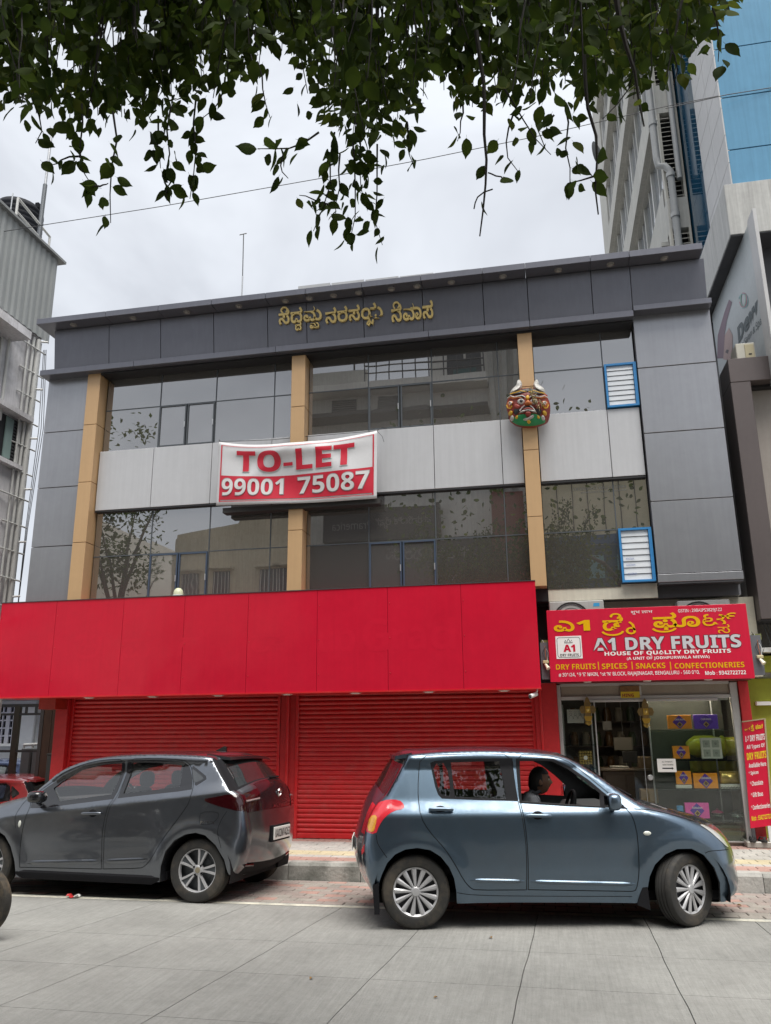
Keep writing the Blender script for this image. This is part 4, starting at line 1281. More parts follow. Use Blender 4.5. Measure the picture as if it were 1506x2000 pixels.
for i, lab in enumerate(('pale teal snack packet nearest the red pier in the left pane', 'middle pale teal snack packet in the left pane', 'pale teal snack packet nearest the doorway in the left pane')):
    u0 = 1125 + i * 12.5
    (x0, z1), (x1, z0) = sp(u0, 1514 + i * 3, 12.32), sp(u0 + 11.5, 1541, 12.32)
    pt = thing('snack_packet', lab, 'packet', ((x0 + x1) / 2, 12.33, z0), group='teal snack packets')
    V = [(x0 + (x1 - x0) * a / 4, 12.33 + sgn * .022 * math.sin(math.pi * a / 4) * math.sin(math.pi * b / 5), z0 + (z1 - z0) * b / 5) for sgn in (-1, 1) for a in range(5) for b in range(6)]
    Fc = [(k + a * 6 + b, k + (a + 1) * 6 + b, k + (a + 1) * 6 + b + 1, k + a * 6 + b + 1) for k in (0, 30) for a in range(4) for b in range(5)]
    fix_normals(mk('pouch', V, Fc, mat('packet_pale', (0.50, 0.60, 0.56), 0.35), pt, smooth=60))
    lathe('round_label', [(0, -.027), (.02, -.025), (.021, -.02)], lambda a, b, h_: ((x0 + x1) / 2 + a, 12.33 + h_, (z0 + z1) / 2 + b), TEAL, pt, seg=12)
lsh = thing('wall_shelf', 'narrow glass shelf unit behind the left shop pane', 'shelf', (.4, 12.5, .166))
for v in (1454, 1500, 1542):
    zz = sp(1130, v, 12.4)[1]
    bx('shelf', (.19, .62), (12.29, 12.62), (zz - .012, zz - .002), GL_SHELF, lsh)
bx('upright', (.6, .62), (12.60, 12.62), (.166, 2.0), STEEL, lsh)
bx('upright', (.19, .21), (12.60, 12.62), (.166, 2.0), STEEL, lsh)
# packets with HING sign in the transom
(x0, z1), (x1, z0) = sp(1211, 1340, YS - .03), sp(1250, 1363, YS - .03)
hs_ = thing('hing_card', 'yellow HING product card fixed above the shop doorway', 'card', ((x0 + x1) / 2, YS - .03, z0))
bx('card', (x0, x1), (YS - .046, YS - .0415), (z0, z1 - (z1 - z0) * .48), mat('hing_yellow', (0.66, 0.50, 0.03), 0.4), hs_)
bx('card_top', (x0, x1), (YS - .046, YS - .0415), (z1 - (z1 - z0) * .478, z1), mat('hing_brown', (0.22, 0.12, 0.05), 0.4, mottle=0.4, mscale=30), hs_)
lettering('lettering', 'HING', (x0 + .02, x0 + (x1 - x0) * .68, z0 + .015, z0 + (z1 - z0) * .36), YS - .048, mat('hing_red', (0.28, 0.03, 0.02), 0.5), hs_, offset=.04)
# toran hangings
def hanging(u, v, label):
    x, z = sp(u, v, YS - .09)
    y = YS - .10
    t = thing('door_hanging', label, 'hanging', (x, y, z), group='gold door hangings')
    BR, GO = mat('hanging_bronze', (0.22, 0.145, 0.05), 0.4, metal=0.3, mottle=0.3, mscale=30), mat('hanging_gold', (0.46, 0.28, 0.04), 0.35, metal=0.4)
    petal = lambda w, h0, h1: [(-w, h0), (-w * .8, (h0 + h1) / 2), (0, h1), (w * .8, (h0 + h1) / 2), (w, h0)]
    P = lambda pts, nm, m_, o0, o1: prism(nm, [(x + a, z + b) for a, b in pts], lambda p, q, s: (p, s, q), y - o0, y - o0 + o1, m_, t)
    P([(-.045, -.09), (.045, -.09), (.045, .09), (.02, .16), (0, .185), (-.02, .16), (-.045, .09)], 'plaque', BR, 0, .012)
    P([(-.045, .05), (-.09, .055), (-.115, 0), (-.09, -.055), (-.045, -.05)], 'side_petal', BR, -.001, .010)
    P([(.045, .05), (.09, .055), (.115, 0), (.09, -.055), (.045, -.05)], 'side_petal', BR, -.001, .010)
    P([(-.06, -.091), (.06, -.091), (.035, -.16), (-.035, -.16)], 'lower_petal', GO, -.001, .010)
    P([(-.035, -.045), (.035, -.045), (.035, .045), (-.035, .045)], 'centre_frame', GO, .012, .0115)
    lathe('idol', [(0, -.024), (.013, -.02), (.02, -.0125)], lambda a, b, h: (x + a, y + h, z + b * 1.3), MATS['gold_foil'], t, seg=10)
    for i in range(5):
        xx = x - .036 + .018 * i
        tube('tassel', [(xx, y + .003, z - .162), (xx, y + .003, z - .20 - .02 * (1 - abs(i - 2) / 2))], [.003, .007], GO, t, 6)
    tube('hook', [(x, y + .006, z + .185), (x, y + .03, z + .215)], .004, STEEL, t, 5)
hanging(1148, 1386, 'gold door hanging with tassels at the left of the shop doorway')
hanging(1261, 1390, 'gold door hanging with tassels at the right of the shop doorway')
# counter and goods inside
ctr = thing('shop_counter', 'dark wooden shop counter inside the doorway', 'counter', (1.05, 13.6, .166))
bx('counter_body', (.75, 1.75), (13.3, 13.8), (.166, 1.02), WOODD, ctr, .01)
bx('counter_top', (.72, 1.78), (13.27, 13.83), (1.021, 1.055), mat('counter_top', (0.20, 0.15, 0.10), 0.3, mottle=0.2), ctr, .006)
for i in range(3):
    bx('front_panel', (.80 + .31 * i, 1.07 + .31 * i), (13.285, 13.299), (.25, .95), mat('counter_panel', (0.10, 0.075, 0.055), 0.5, mottle=0.2), ctr)
pap = [('pile_of_papers', (.88, 1.15), (13.36, 13.6), (1.056, 1.085), IVO, 'pile of pale papers on the shop counter', 'papers'),
       ('cardboard_box', (1.30, 1.60), (13.34, 13.62), (1.056, 1.22), mat('kraft_card', (0.32, 0.22, 0.12), 0.7, mottle=0.2), 'brown cardboard box on the shop counter', 'box'),
       ('open_carton', (1.22, 1.46), (12.62, 12.85), (.62, .80), MATS['kraft_card'], 'brown carton on the stool by the shop doorway', 'box')]
for nm, X, Y, Z, mm, lab, c in pap:
    tag(bx(nm, X, Y, Z, mm, None, .006), lab, c)
tag(bx('stool', (1.18, 1.44), (12.60, 12.87), (.166, .62), WOODD, None, .01), 'dark stool block carrying a carton by the shop doorway', 'stool')
mon = thing('billing_screen', 'small dark billing screen standing on the shop counter', 'screen', (1.18, 13.5, 1.056))
bx('screen', (1.08, 1.30), (13.48, 13.51), (1.13, 1.30), INKBLK, mon, .004)
bx('stand', (1.17, 1.21), (13.50, 13.53), (1.056, 1.14), DKGREY, mon)
rack = thing('goods_rack', 'dark rack of jars along the back wall of the shop', 'rack', (1.3, 15.3, .166))
JARS = [mat('jar_brown', (0.16, 0.09, 0.04), 0.3), mat('jar_pale', (0.36, 0.33, 0.27), 0.3), mat('jar_green', (0.08, 0.12, 0.06), 0.3)]
for k in range(4):
    zz = .5 + .42 * k
    bx('shelf', (.3, 2.6), (15.15, 15.49), (zz - .02, zz), WOODD, rack)
    for i in range(11):
        xx = .42 + .2 * i
        lathe('jar', [(0, 0), (.065, 0), (.07, .02), (.07, .18), (.05, .205), (.052, .24), (0, .24)], lambda a, b, h: (xx + a, 15.3 + b, zz + .001 + h), JARS[(i * 7 + k * 3) % 3], rack, seg=10)
bx('back', (.3, 2.6), (15.46, 15.495), (.166, 2.1), DARKIN, rack)
for i, (x, w_, z0, z1, mm, lab) in enumerate(((1.02, .30, 1.30, 1.50, mat('calendar_sheet', (0.22, 0.21, 0.18), 0.6), 'pale calendar sheet hung deep inside the shop'), (.86, .14, 1.62, 1.76, mat('notice_grey', (0.14, 0.135, 0.125), 0.6), 'grey notice hung deep inside the shop'))):
    w = thing('wall_sheet', lab, 'poster', (x + w_ / 2, 14.2, z0))
    bx('sheet', (x, x + w_), (14.2, 14.205), (z0, z1), mm, w)
    tube('string', [(x + w_ / 2, 14.202, z1), (x + w_ / 2, 14.202, 2.30)], .003, STEEL, w, 4)

# ------------------------------------------------------------------ shop sign
YSS = 11.60
ss = thing('shop_sign', 'red shop sign reading A1 DRY FRUITS in Kannada and English', 'shop sign', (1.38, 11.7, 2.28))
bx('sign_face', (.045, 2.715), (YSS, YSS + .03), (2.285, 3.285), SIGNRED, ss, .004)
bx('sign_box', (.06, 2.70), (YSS + .031, YSS + .14), (2.30, 3.27), DKGREY, ss)
bx('side_lattice', (2.716, 2.86), (YSS + .05, YSS + .14), (2.33, 2.86), mat('sign_side_grey', (0.13, 0.135, 0.15), 0.5), ss)
bx('side_lattice', (-.07, .044), (YSS + .05, YSS + .14), (2.33, 2.84), MATS['sign_side_grey'], ss)
def sb(x0, y0, x1, y1):
    """box from crop coordinates (1050,1170, scale 3.3467): left, top, right, bottom"""
    a, b = aty(1050 + x0 / 3.3467, 1170 + (y0 + y1) / 2 / 3.3467, YSS), aty(1050 + x1 / 3.3467, 1170 + (y0 + y1) / 2 / 3.3467, YSS)
    xm = (x0 + x1) / 2
    t_, b_ = aty(1050 + xm / 3.3467, 1170 + y0 / 3.3467, YSS), aty(1050 + xm / 3.3467, 1170 + y1 / 3.3467, YSS)
    return (a.x, b.x, b_.z, t_.z)
def sw(s, box, mt, off=.015, y=.003, outline=None, nm='lettering'):
    B = sb(*box)
    if outline:
        VF = s if not isinstance(s, str) else text_2d(s, off + .03)
        lettering('letter_outline', VF, (B[0] - .008, B[1] + .008, B[2] - .008, B[3] + .008), YSS - y + .0015, outline, ss)
    lettering(nm, s if not isinstance(s, str) else text_2d(s, off), B, YSS - y, mt, ss)
SHADE = mat('letter_shade', (0.10, 0.02, 0.03), 0.5)
hookr = arc(0, 0, .36, .20, 200, 340, 14)
o_ = .024
sw(compose([('ಎ', None, 0, 1.0, o_), ('1', None, 0, (1.25, .80), .05)]), (105, 138, 342, 212), SIGNYEL, y=.005)
sw(compose([('ಡ', None, 0, 1.0, o_), (arc(.48, .80, .16, .13, -60, 190), 0, 0, .09), (arc(.34, -.04, .36, .24, 195, 345), 0, 0, .09),
            (arc(.98, -.06, .14, .16, 20, 330) + [(1.10, .02), (1.06, .28), (.96, .42)], 0, 0, .09)]), (415, 92, 640, 240), SIGNYEL, y=.005)
sw(compose([('ಫೂ', None, 0, 1.0, o_), (arc(.34, -.04, .36, .22, 195, 345), 0, 0, .09), ('ಟ್', None, 0, 1.0, .0), ('ಸ', 'sub', -.42, .60, .0)]), (745, 82, 1305, 228), SIGNYEL, y=.005)
sw('A1 DRY FRUITS', (362, 243, 1330, 328), SIGNSIL, .045, .006, SHADE)
sw('HOUSE OF QUALITY DRY FRUITS', (437, 335, 1265, 366), SIGNWHT, .04)
sw('(A UNIT OF JODHPURWALA MEWA)', (583, 373, 1125, 397), SIGNWHT, .02)
for s, a, b in (('DRY FRUITS', 120, 380), ('SPICES', 420, 585), ('SNACKS', 642, 835), ('CONFECTIONERIES', 895, 1352)):
    sw(s, (a, 424 - 15 * (a - 120) / 1232, b, 460 - 15 * (a - 120) / 1232), SIGNYEL, .02)
for a in (397, 617, 868):
    sw('|', (a - 2, 410, a + 4, 462), SIGNYEL, .02)
sw("# 301/24, 19 'E' MAIN, 1st 'N' BLOCK, RAJAJINAGAR, BENGALURU - 560 010.", (138, 474, 1060, 504), SIGNWHT, .01)
sw('Mob : 9342722722', (1095, 467, 1362, 494), SIGNWHT, .015)
sw('GSTIN : 29BAIPS3829J1Z2', (918, 62, 1205, 88), SIGNWHT, .005)
sw('शुभ लाभ', (610, 76, 752, 100), SIGNWHT, .0)
B = sb(120, 242, 290, 390)
bx('logo_card', (B[0], B[1]), (YSS - .004, YSS - .001), (B[2], B[3]), SIGNWHT, ss)
w, h = B[1] - B[0], B[3] - B[2]
rb = []
for cxx, czz, a0 in ((B[1] - .05, B[3] - .05, 0), (B[0] + .05, B[3] - .05, 90), (B[0] + .05, B[2] + .05, 180), (B[1] - .05, B[2] + .05, 270)):
    rb += arc(cxx, czz, .03, .03, a0, a0 + 90, 4)
rb.append(rb[0])
v, f = ribbon_2d(rb, .006)
mk('logo_border', [(p, YSS - .0055, q) for p, q in v], f, INKBLK, ss)
crown = [(.35, .70), (.38, .82), (.44, .74), (.5, .88), (.56, .74), (.62, .82), (.65, .70), (.35, .70)]
v, f = ribbon_2d([(B[0] + w * a, B[2] + h * b) for a, b in crown], .009)
mk('logo_crown', [(p, YSS - .0055, q) for p, q in v], f, INKBLK, ss)
lettering('lettering', text_2d('A1', .06), (B[0] + w * .28, B[0] + w * .74, B[2] + h * .30, B[2] + h * .62), YSS - .0055, SIGNRED, ss)
lettering('lettering', text_2d('DRY FRUITS', .03), (B[0] + w * .15, B[0] + w * .86, B[2] + h * .10, B[2] + h * .22), YSS - .0055, INKBLK, ss)
for x in (.55, 1.35, 2.15):
    lathe('downlight', [(0, -.02), (.05, -.02), (.06, 0)], lambda a, b, h_: (x + a, 11.74 + b, 2.298 + h_), WHITEP, ss, seg=14)
# outdoor units above the sign
def outdoor_unit(x0, x1, z1, label, full=True):
    a = thing('outdoor_unit', label, 'air conditioner', ((x0 + x1) / 2, 11.95, z1 - .55), group='air conditioner outdoor units over the shop sign')
    z0 = z1 - .55
    bx('casing', (x0, x1), (11.82, 12.095), (z0, z1), mat('ac_casing', (0.42, 0.42, 0.40), 0.5, mottle=0.12, streak=.15), a, .012)
    cx = x0 + (x1 - x0) * .40
    lathe('fan_shroud', [(.24, 0), (.245, -.012), (.255, -.012), (.262, 0)], lambda p, q, h: (cx + p, 11.8195 + h, z0 + .275 + q), INKBLK, a, seg=30)
    for r in (.07, .12, .17, .22):
        lathe('grille_ring', [(r, -.003), (r + .004, -.007), (r + .008, -.003)], lambda p, q, h: (cx + p, 11.818 + h, z0 + .275 + q), DKGREY, a, seg=26)
    bx('bracket', (x0 + .05, x0 + .09), (11.82, 12.095), (z0 - .04, z0 - .001), STEEL, a)
    bx('bracket', (x1 - .09, x1 - .05), (11.82, 12.095), (z0 - .04, z0 - .001), STEEL, a)
    return a
a1 = outdoor_unit(.09, .86, 3.44, 'grey air conditioner outdoor unit behind the left end of the shop sign')
mk('badge', [(.71, 11.8185, 3.35), (.80, 11.8185, 3.35), (.80, 11.8185, 3.40), (.72, 11.8185, 3.40)], [(0, 1, 3), (1, 2, 3)], mat('badge_blue', (0.05, 0.32, 0.60), 0.4), a1)
outdoor_unit(1.86, 2.56, 3.385, 'grey air conditioner outdoor unit behind the right end of the shop sign')
# wiring, bulbs beside the sign
BULB = mat('lamp_cup', (0.70, 0.66, 0.52), 0.35)
for (u, v, lab) in ((1068, 1300, 'small white spotlight hanging at the left end of the shop sign'), (1487, 1290, 'small white spotlight hanging at the right end of the shop sign')):
    p = aty(u, v, 11.62)
    t = thing('spotlight', lab, 'spotlight', (p.x, 11.62, p.z), group='spotlights beside the shop sign')
    bx('junction', (p.x - .05, p.x + .03), (11.60, 11.66), (p.z + .03, p.z + .07), mat('junction_cream', (0.52, 0.45, 0.25), 0.5), t, .006)
    tube('cup', [(p.x - .02, 11.63, p.z + .03), (p.x, 11.60, p.z - .01), (p.x + .02, 11.58, p.z - .045)], [.018, .022, .032], BULB, t, 10)
    for k in range(4):
        tube('wire', [(p.x - .01 + .012 * k, 11.64, p.z + .07), (p.x - .05 + .04 * k, 11.63 + .01 * k, p.z + .18), (p.x + .02 - .03 * k, 11.66, p.z + .30 + .03 * k)], .004,
             [INKBLK, mat('wire_orange', (0.45, 0.15, 0.06), 0.5), WHITEP, INKBLK][k], t, 5)
    bx('wire_box', (p.x - .06, p.x + .05), (11.66, 11.72), (p.z + .28, p.z + .36), mat('wire_box_olive', (0.17, 0.18, 0.06), 0.6), t)

# ------------------------------------------------------------------ doorstep, standee board, slippers
tag(bx('doorstep', (2.46, 3.4), (12.02, 12.9), (.121, .20), TILE, None, .01), 'low pale tiled doorstep under the red standing board', 'step')
st = thing('standing_board', 'tall red standing board listing dry fruits and spices beside the shop', 'standing sign', (2.70, 12.1, .2), rot=None)
YB = 12.05
def sx(u, v):
    p = aty(u, v, YB)
    return p
c4 = [sx(1452, 1411), sx(1497, 1405), sx(1506, 1612), sx(1466, 1618)]
c4[2] = sx(1509, 1612)
TL_, TR_, BR_, BL_ = c4
def stp(s, t, off=0):
    a = BL_.lerp(BR_, s); b = TL_.lerp(TR_, s)
    q = a.lerp(b, t)
    return Vector((q.x, YB + .10 * t - off, q.z))
def sheet4(name, s0, s1, t0, t1, off, mt, th=.012):
    V = [stp(s0, t0, off), stp(s1, t0, off), stp(s1, t1, off), stp(s0, t1, off)]
    V += [v + Vector((0, th, 0)) for v in V]
    return fix_normals(mk(name, V, [(0, 1, 2, 3), (7, 6, 5, 4), (0, 4, 5, 1), (1, 5, 6, 2), (2, 6, 7, 3), (3, 7, 4, 0)], mt, st))
sheet4('board', 0, 1, 0, 1, 0, SIGNRED)
WOODP = mat('pale_wood', (0.42, 0.34, 0.20), 0.6, mottle=0.2)
sheet4('frame', .97, 1.04, -.01, 1.01, .012, WOODP, .035)
sheet4('frame', -.01, .97, 1.0, 1.012, .012, WOODP, .035)
for s in (.12, .85):
    q = stp(s, 0)
    bx('leg', (q.x - .02, q.x + .02), (YB - .004, YB + .03), (.2005, q.z - .001), DKGREY if s < .5 else WHITEP, st)
SY = mat('standee_yellow', (0.75, 0.55, 0.02), 0.4)
def stt(s, box, mt, off=.02):
    VF = fit(s if not isinstance(s, str) else text_2d(s, off), (box[0], box[1], box[2], box[3]))
    if len(VF[0][0]) > 2:
        for one in by_layer(VF):
            mk('letter', [stp(v[0], v[1], .003 + v[2] * .0012) for v in one[0]], one[1], mt, st)
        return
    mk('lettering', [stp(v[0], v[1], .003 + (v[2] * .0012 if len(v) > 2 else 0)) for v in VF[0]], VF[1], mt, st)
stt(compose([('ಎ', 0, 0, 1.0, .03), ('-1', .9, 0, .9, .03), ('ಡ', 1.9, 0, 1, .03), (arc(2.2, -.02, .36, .24, 195, 345), 0, 0, .1), ('ೈ', 2.55, 0, 1, .03), ('ಫ', 3.2, 0, 1, .03), ('ೂ', 3.9, 0, 1, .03), ('ಟ', 4.5, 0, 1, .03), ('್', 5.1, 0, 1, .03)]), (.10, .90, .895, .965), SY)
for s, t0, t1, mt, a, b, o in (('A-1 DRY FRUITS', .805, .865, SIGNWHT, .08, .95, .04), ('All Types Of', .725, .775, SIGNWHT, .12, .92, .03), ('DRY FRUITS', .63, .70, SY, .10, .96, .05),
                               ('Available Here', .555, .60, SIGNWHT, .15, .92, .03), ('* Spices', .48, .525, SIGNWHT, .12, .55, .03), ('* Chocolate', .385, .43, SIGNWHT, .14, .72, .03),
                               ('* Gift Boxs', .28, .325, SIGNWHT, .14, .68, .03), ('* Confectioneries', .165, .21, SIGNWHT, .10, .96, .03), ('Mob : 9342722722', .065, .11, SY, .08, .96, .03)):
    stt(s, (a, b, t0, t1), mt, o)
def slipper(x, y, rz, label):
    t = thing('slipper', label, 'slipper', (x, y, .2), rot=(0, 0, rz), group='pair of black slippers', local=True)
    sole = [(.045 * math.cos(a) * (1 + .12 * math.sin(a)), .125 * math.sin(a)) for a in [2 * math.pi * i / 20 for i in range(20)]]
    prism('sole', sole, lambda p, q, s: (p, q, s), 0.0, .02, mat('slipper_rubber', (0.025, 0.024, 0.024), 0.7), t)
    for sgn in (-1, 1):
        tube('strap', [(sgn * .042, -.01, .018), (sgn * .035, .03, .055), (sgn * .012, .07, .055), (0, .085, .02)], .009, MATS['slipper_rubber'], t, 6)
px_ = aty(1472, 1641, 12.06)
slipper(px_.x, 12.10, 2.9, 'left black rubber slipper on the shop doorstep')
slipper(px_.x + .115, 12.10, 3.3, 'right black rubber slipper on the shop doorstep')

# ================================================================== left neighbour
LIMEW = mat('lime_wash', (0.74, 0.73, 0.75), 0.9, mottle=0.14, mscale=1.1, streak=0.22, dirt=(0.26, 0.25, 0.25), dscale=1.6, damt=0.6, bump=0.003, bscale=20)
SHEET = mat('corrugated_sheet', (0.33, 0.345, 0.34), 0.5, metal=0.2, mottle=0.1, mscale=1.0, streak=0.15)
PIPEW = mat('white_pipe', (0.58, 0.58, 0.56), 0.45, mottle=0.12)
lb = thing('whitewashed_house', 'tall whitewashed building with corrugated sheet top storey at the left edge', 'building', (-11.5, 11, -.6))
XL = -9.8
YF = 13.24
bx('wall', (-14.5, XL), (10.75, YF), (-.6, 9.5), LIMEW, lb)
bx('cornice_ledge', (-14.6, XL + .05), (10.7, YF + .02), (9.42, 9.499), LIMEW, lb)
# corrugated cladding, one sheet per 0.9 m
def corrugated(y0, y1, name='cladding_sheet'):
    V, Fc = [], []
    n = int(round((y1 - y0) / .045))
    for i in range(n + 1):
        y = y0 + (y1 - y0) * i / n
        ph = i % 4
        x = XL + .10 + (.022 if ph in (1, 2) else 0)
        V += [(x, y, 9.40), (x, y, 11.34)]
    for i in range(n):
        Fc.append((2 * i, 2 * i + 1, 2 * i + 3, 2 * i + 2))
    o = mk(name, V, Fc, SHEET, lb)
    o.modifiers.new('thick', 'SOLIDIFY').thickness = .004
for k in range(3):
    corrugated(13.44 - .9 * (k + 1) + .004, 13.44 - .9 * k - .004)
bx('sheet_end', (-14.5, XL + .09), (13.38, 13.42), (9.51, 11.33), SHEET, lb)
bx('roof_cap', (-14.6, XL + .20), (10.7, 13.60), (11.345, 11.40), mat('sheet_cap', (0.24, 0.25, 0.25), 0.5), lb)
# windows and sunshades on the side wall, placed by their pixels
def on_left(u, v):
    return atx(u, v, XL)
w0 = on_left(14, 855)
wnd = bx('window', (XL - .08, XL + .004), (w0.y - .55, w0.y + .30), (w0.z - .42, w0.z + .42), BLACK, lb)
bx('window_frame', (XL + .0045, XL + .05), (w0.y + .26, w0.y + .31), (w0.z - .42, w0.z + .42), PIPEW, wnd)
bx('shutter_leaf', (XL + .0045, XL + .03), (w0.y - .1, w0.y + .10), (w0.z - .40, w0.z + .40), mat('pale_teal_leaf', (0.24, 0.33, 0.31), 0.5), wnd)
for i in range(12):
    zz = w0.z - .38 + .066 * i
    bx('louvre', (XL + .005, XL + .03), (w0.y + .105, w0.y + .25), (zz, zz + .03), DKGREY, wnd)
bx('sunshade', (XL, XL + .20), (w0.y - .9, w0.y + .45), (w0.z + .46, w0.z + .56), LIMEW, lb)
bx('window_sill', (XL, XL + .12), (w0.y - .9, w0.y + .40), (w0.z - .54, w0.z - .46), LIMEW, lb)
s0 = on_left(10, 655)
bx('sunshade', (XL, XL + .45), (s0.y - 1.2, s0.y + .16), (s0.z - .06, s0.z + .10), LIMEW, lb)
wn2 = bx('window', (XL - .08, XL + .004), (s0.y - 1.2, s0.y - .1), (s0.z - .9, s0.z - .1), BLACK, lb)
bx('window_frame', (XL + .0045, XL + .04), (s0.y - .12, s0.y - .07), (s0.z - .9, s0.z - .1), PIPEW, wn2)
# pipes near the far corner
for k, (yy, rr_, off) in enumerate(((YF - .10, .05, .08), (YF - .22, .03, .06), (YF + .05, .022, .03), (YF - .36, .022, .05), (YF - .92, .028, .06))):
    z1 = 9.35 if k < 4 else 9.3
    z0 = -.6 if k < 4 else 7.3
    tube('drain_pipe', [(XL + off, yy, z0), (XL + off, yy, z1)], rr_, PIPEW, lb)
for i in range(11):
    zz = 3.9 + .52 * i
    tube('pipe_bracket', [(XL + .02, YF - 1.0 if i % 3 == 1 else YF - .5, zz + .03), (XL + .14, YF + .08, zz)], .016, PIPEW, lb, 6)
    if i % 2 == 0:
        tube('pipe_tap', [(XL + .14, YF - .1, zz + .2), (XL + .24, YF - .02, zz + .22)], .02, PIPEW, lb, 6)
for k in range(3):
    tube('loose_wire', [(XL + .10 + .03 * k, YF + .06, 9.2), (XL + .16 + .05 * k, YF + .10, 7.5), (XL + .10, YF + .12 + .03 * k, 5.5), (XL + .14, YF + .08, 3.5)], .007, DKGREY, lb, 5)

tp = atx(36, 420, -10.75)
tank = thing('water_tank', 'black ribbed plastic water tank on the roof of the left building', 'water tank', (tp.x, tp.y, 11.4))
TANKM = mat('tank_plastic', (0.014, 0.016, 0.021), 0.75, mottle=0.2, spec=0.15)
tz = atx(40, 394, tp.x).z - 1.25
bx('tank_stand', (tp.x - .6, tp.x + .6), (tp.y - .5, tp.y + .5), (11.401, max(11.45, tz - .002)), LIMEW, tank)
tz = max(tz, 11.452)
prof = [(0, 0), (.50, 0)]
for i in range(8):
    prof += [(.50, .10 + .11 * i), (.515, .13 + .11 * i), (.515, .17 + .11 * i), (.50, .20 + .11 * i)]
prof += [(.44, 1.06), (.25, 1.14), (.24, 1.16), (0, 1.16)]
lathe('tank_shell', prof, lambda a, b, h: (tp.x + a, tp.y + b, tz + h), TANKM, tank, seg=28)
lathe('lid', [(.20, 1.161), (.20, 1.21), (.17, 1.24), (0, 1.25)], lambda a, b, h: (tp.x + a, tp.y + b, tz + h), TANKM, tank, seg=20)
for sg in (-1, 1):
    bx('lifting_lug', (tp.x + sg * .46 - .04, tp.x + sg * .46 + .04), (tp.y - .05, tp.y + .05), (tz + 1.0, tz + 1.12), TANKM, tank)
rl = thing('roof_railing', 'white pipe railing at the roof corner beside the water tank', 'railing', (XL - .1, 13.0, 11.4))
for (ya, yb) in ((12.2, 13.3),):
    tube('top_rail', [(XL - .05, ya, 12.02), (XL - .05, yb, 11.86)], .025, PIPEW, rl)
    tube('mid_rail', [(XL - .05, ya, 11.72), (XL - .05, yb, 11.60)], .02, PIPEW, rl)
    for yy in (ya, yb):
        tube('post', [(XL - .05, yy, 11.40), (XL - .05, yy, 12.03 if yy == ya else 11.87)], .025, PIPEW, rl)
pa, pb = atx(75, 470, XL - .05), atx(103, 268, XL - .05)
pl = thing('antenna_pole', 'tall thin grey pole rising from the corrugated roof at left', 'pole', (XL - .05, pa.y, 11.4))
tube('pole_lower', [(XL - .05, pa.y, 11.4), (XL - .05, pa.y + .01, 12.9)], .045, mat('pole_grey', (0.16, 0.17, 0.18), 0.4, metal=0.5), pl)
tube('pole_upper', [(XL - .05, pa.y + .01, 12.9), (XL - .05, pa.y + .02, max(pb.z, 14.0))], .028, STEEL, pl)
q = atx(19, 425, XL - .02)
pl = thing('antenna_pole', 'short thin pole beside the water tank at the far left', 'pole', (q.x, q.y, 11.4))
tube('pole_lower', [(q.x, q.y, 11.4), (q.x, q.y, q.z + .1)], .02, STEEL, pl)
tube('pole_upper', [(q.x, q.y, q.z + .1), (q.x, q.y, q.z + .55)], .012, STEEL, pl)

# ------------------------------------------------------------------ sunken yard with a white house behind
wh = thing('white_house', 'low white house with a barred window beyond the passage at left', 'house', (-12.5, 18.2, -.6))
WHT = mat('white_wall', (0.82, 0.83, 0.81), 0.85, mottle=0.08, mscale=1, bump=0.002)
YH = 17.6
bx('wall', (-17, -9.0), (YH, YH + .3), (-.6, 2.9), WHT, wh)
bx('canopy', (-17, -10.6), (YH - .4, YH), (2.42, 2.50), mat('canopy_sheet', (0.30, 0.42, 0.58), 0.5, mottle=0.2, mscale=3), wh)
bx('canopy_edge', (-17, -10.6), (YH - .46, YH - .401), (2.36, 2.44), DKGREY, wh)
wa, wb_ = aty(-20, 1378, YH), aty(31, 1452, YH)
win = bx('window', (wa.x, wb_.x - .10), (YH - .006, YH + .01), (wb_.z, wa.z), mat('dark_pane', (0.02, 0.022, 0.025), 0.1), wh)
GR = mat('window_white', (0.60, 0.60, 0.66), 0.5)
wx0, wx1, wz0, wz1 = wa.x, wb_.x - .10, wb_.z, wa.z
for i in range(6):
    xx = wx0 + (wx1 - wx0) * i / 5
    bx('window_bar', (xx - (.05 if i in (2, 4) else .015), xx + (.05 if i in (2, 4) else .015)), (YH - .05, YH - .0065), (wz0, wz1), GR, win)
for i in range(1, 5):
    zz = wz0 + (wz1 - wz0) * i / 5
    bx('window_bar', (wx0, wx1), (YH - .045, YH - .0068), (zz - .016, zz + .016), GR, win)
bx('window_sill', (wx0 - .1, wx1 + .1), (YH - .16, YH - .0068), (wz0 - .06, wz0), WHT, win)
dp = aty(66, 1440, YH)
tube('rain_pipe', [(dp.x, YH - .06, .2), (dp.x + .05, YH - .06, 2.35)], .035, PIPEW, wh)
# brown wooden gate leaf in the shade beside the building
DW = mat('brown_gate_wood', (0.06, 0.03, 0.018), 0.6, mottle=0.3, mscale=4, squash=(6, 6, 1))
ga, gb_ = aty(87, 1385, 13.8), aty(117, 1500, 13.8)
gt = thing('wooden_gate', 'dark brown plank gate in shade beside the red pier', 'gate', ((ga.x + gb_.x) / 2, 13.8, -.6))
for i in range(5):
    x0 = ga.x + i * .17
    bx('plank', (x0 + .004, x0 + .164), (13.8, 13.83), (-.55, 2.25), DW, gt, .004)
bx('gate_frame', (ga.x - .07, ga.x), (13.79, 13.85), (-.6, 2.3), mat('gate_iron', (0.055, 0.05, 0.05), 0.6), gt)
tube('gate_scroll', [(ga.x + .2, 13.78, -.4), (ga.x + .24, 13.78, 1.2), (ga.x + .36, 13.78, 1.9), (ga.x + .5, 13.78, 2.1)], .02, MATS['mask_orange'] if False else mat('gate_rust', (0.14, 0.06, 0.03), 0.6), gt, 6)
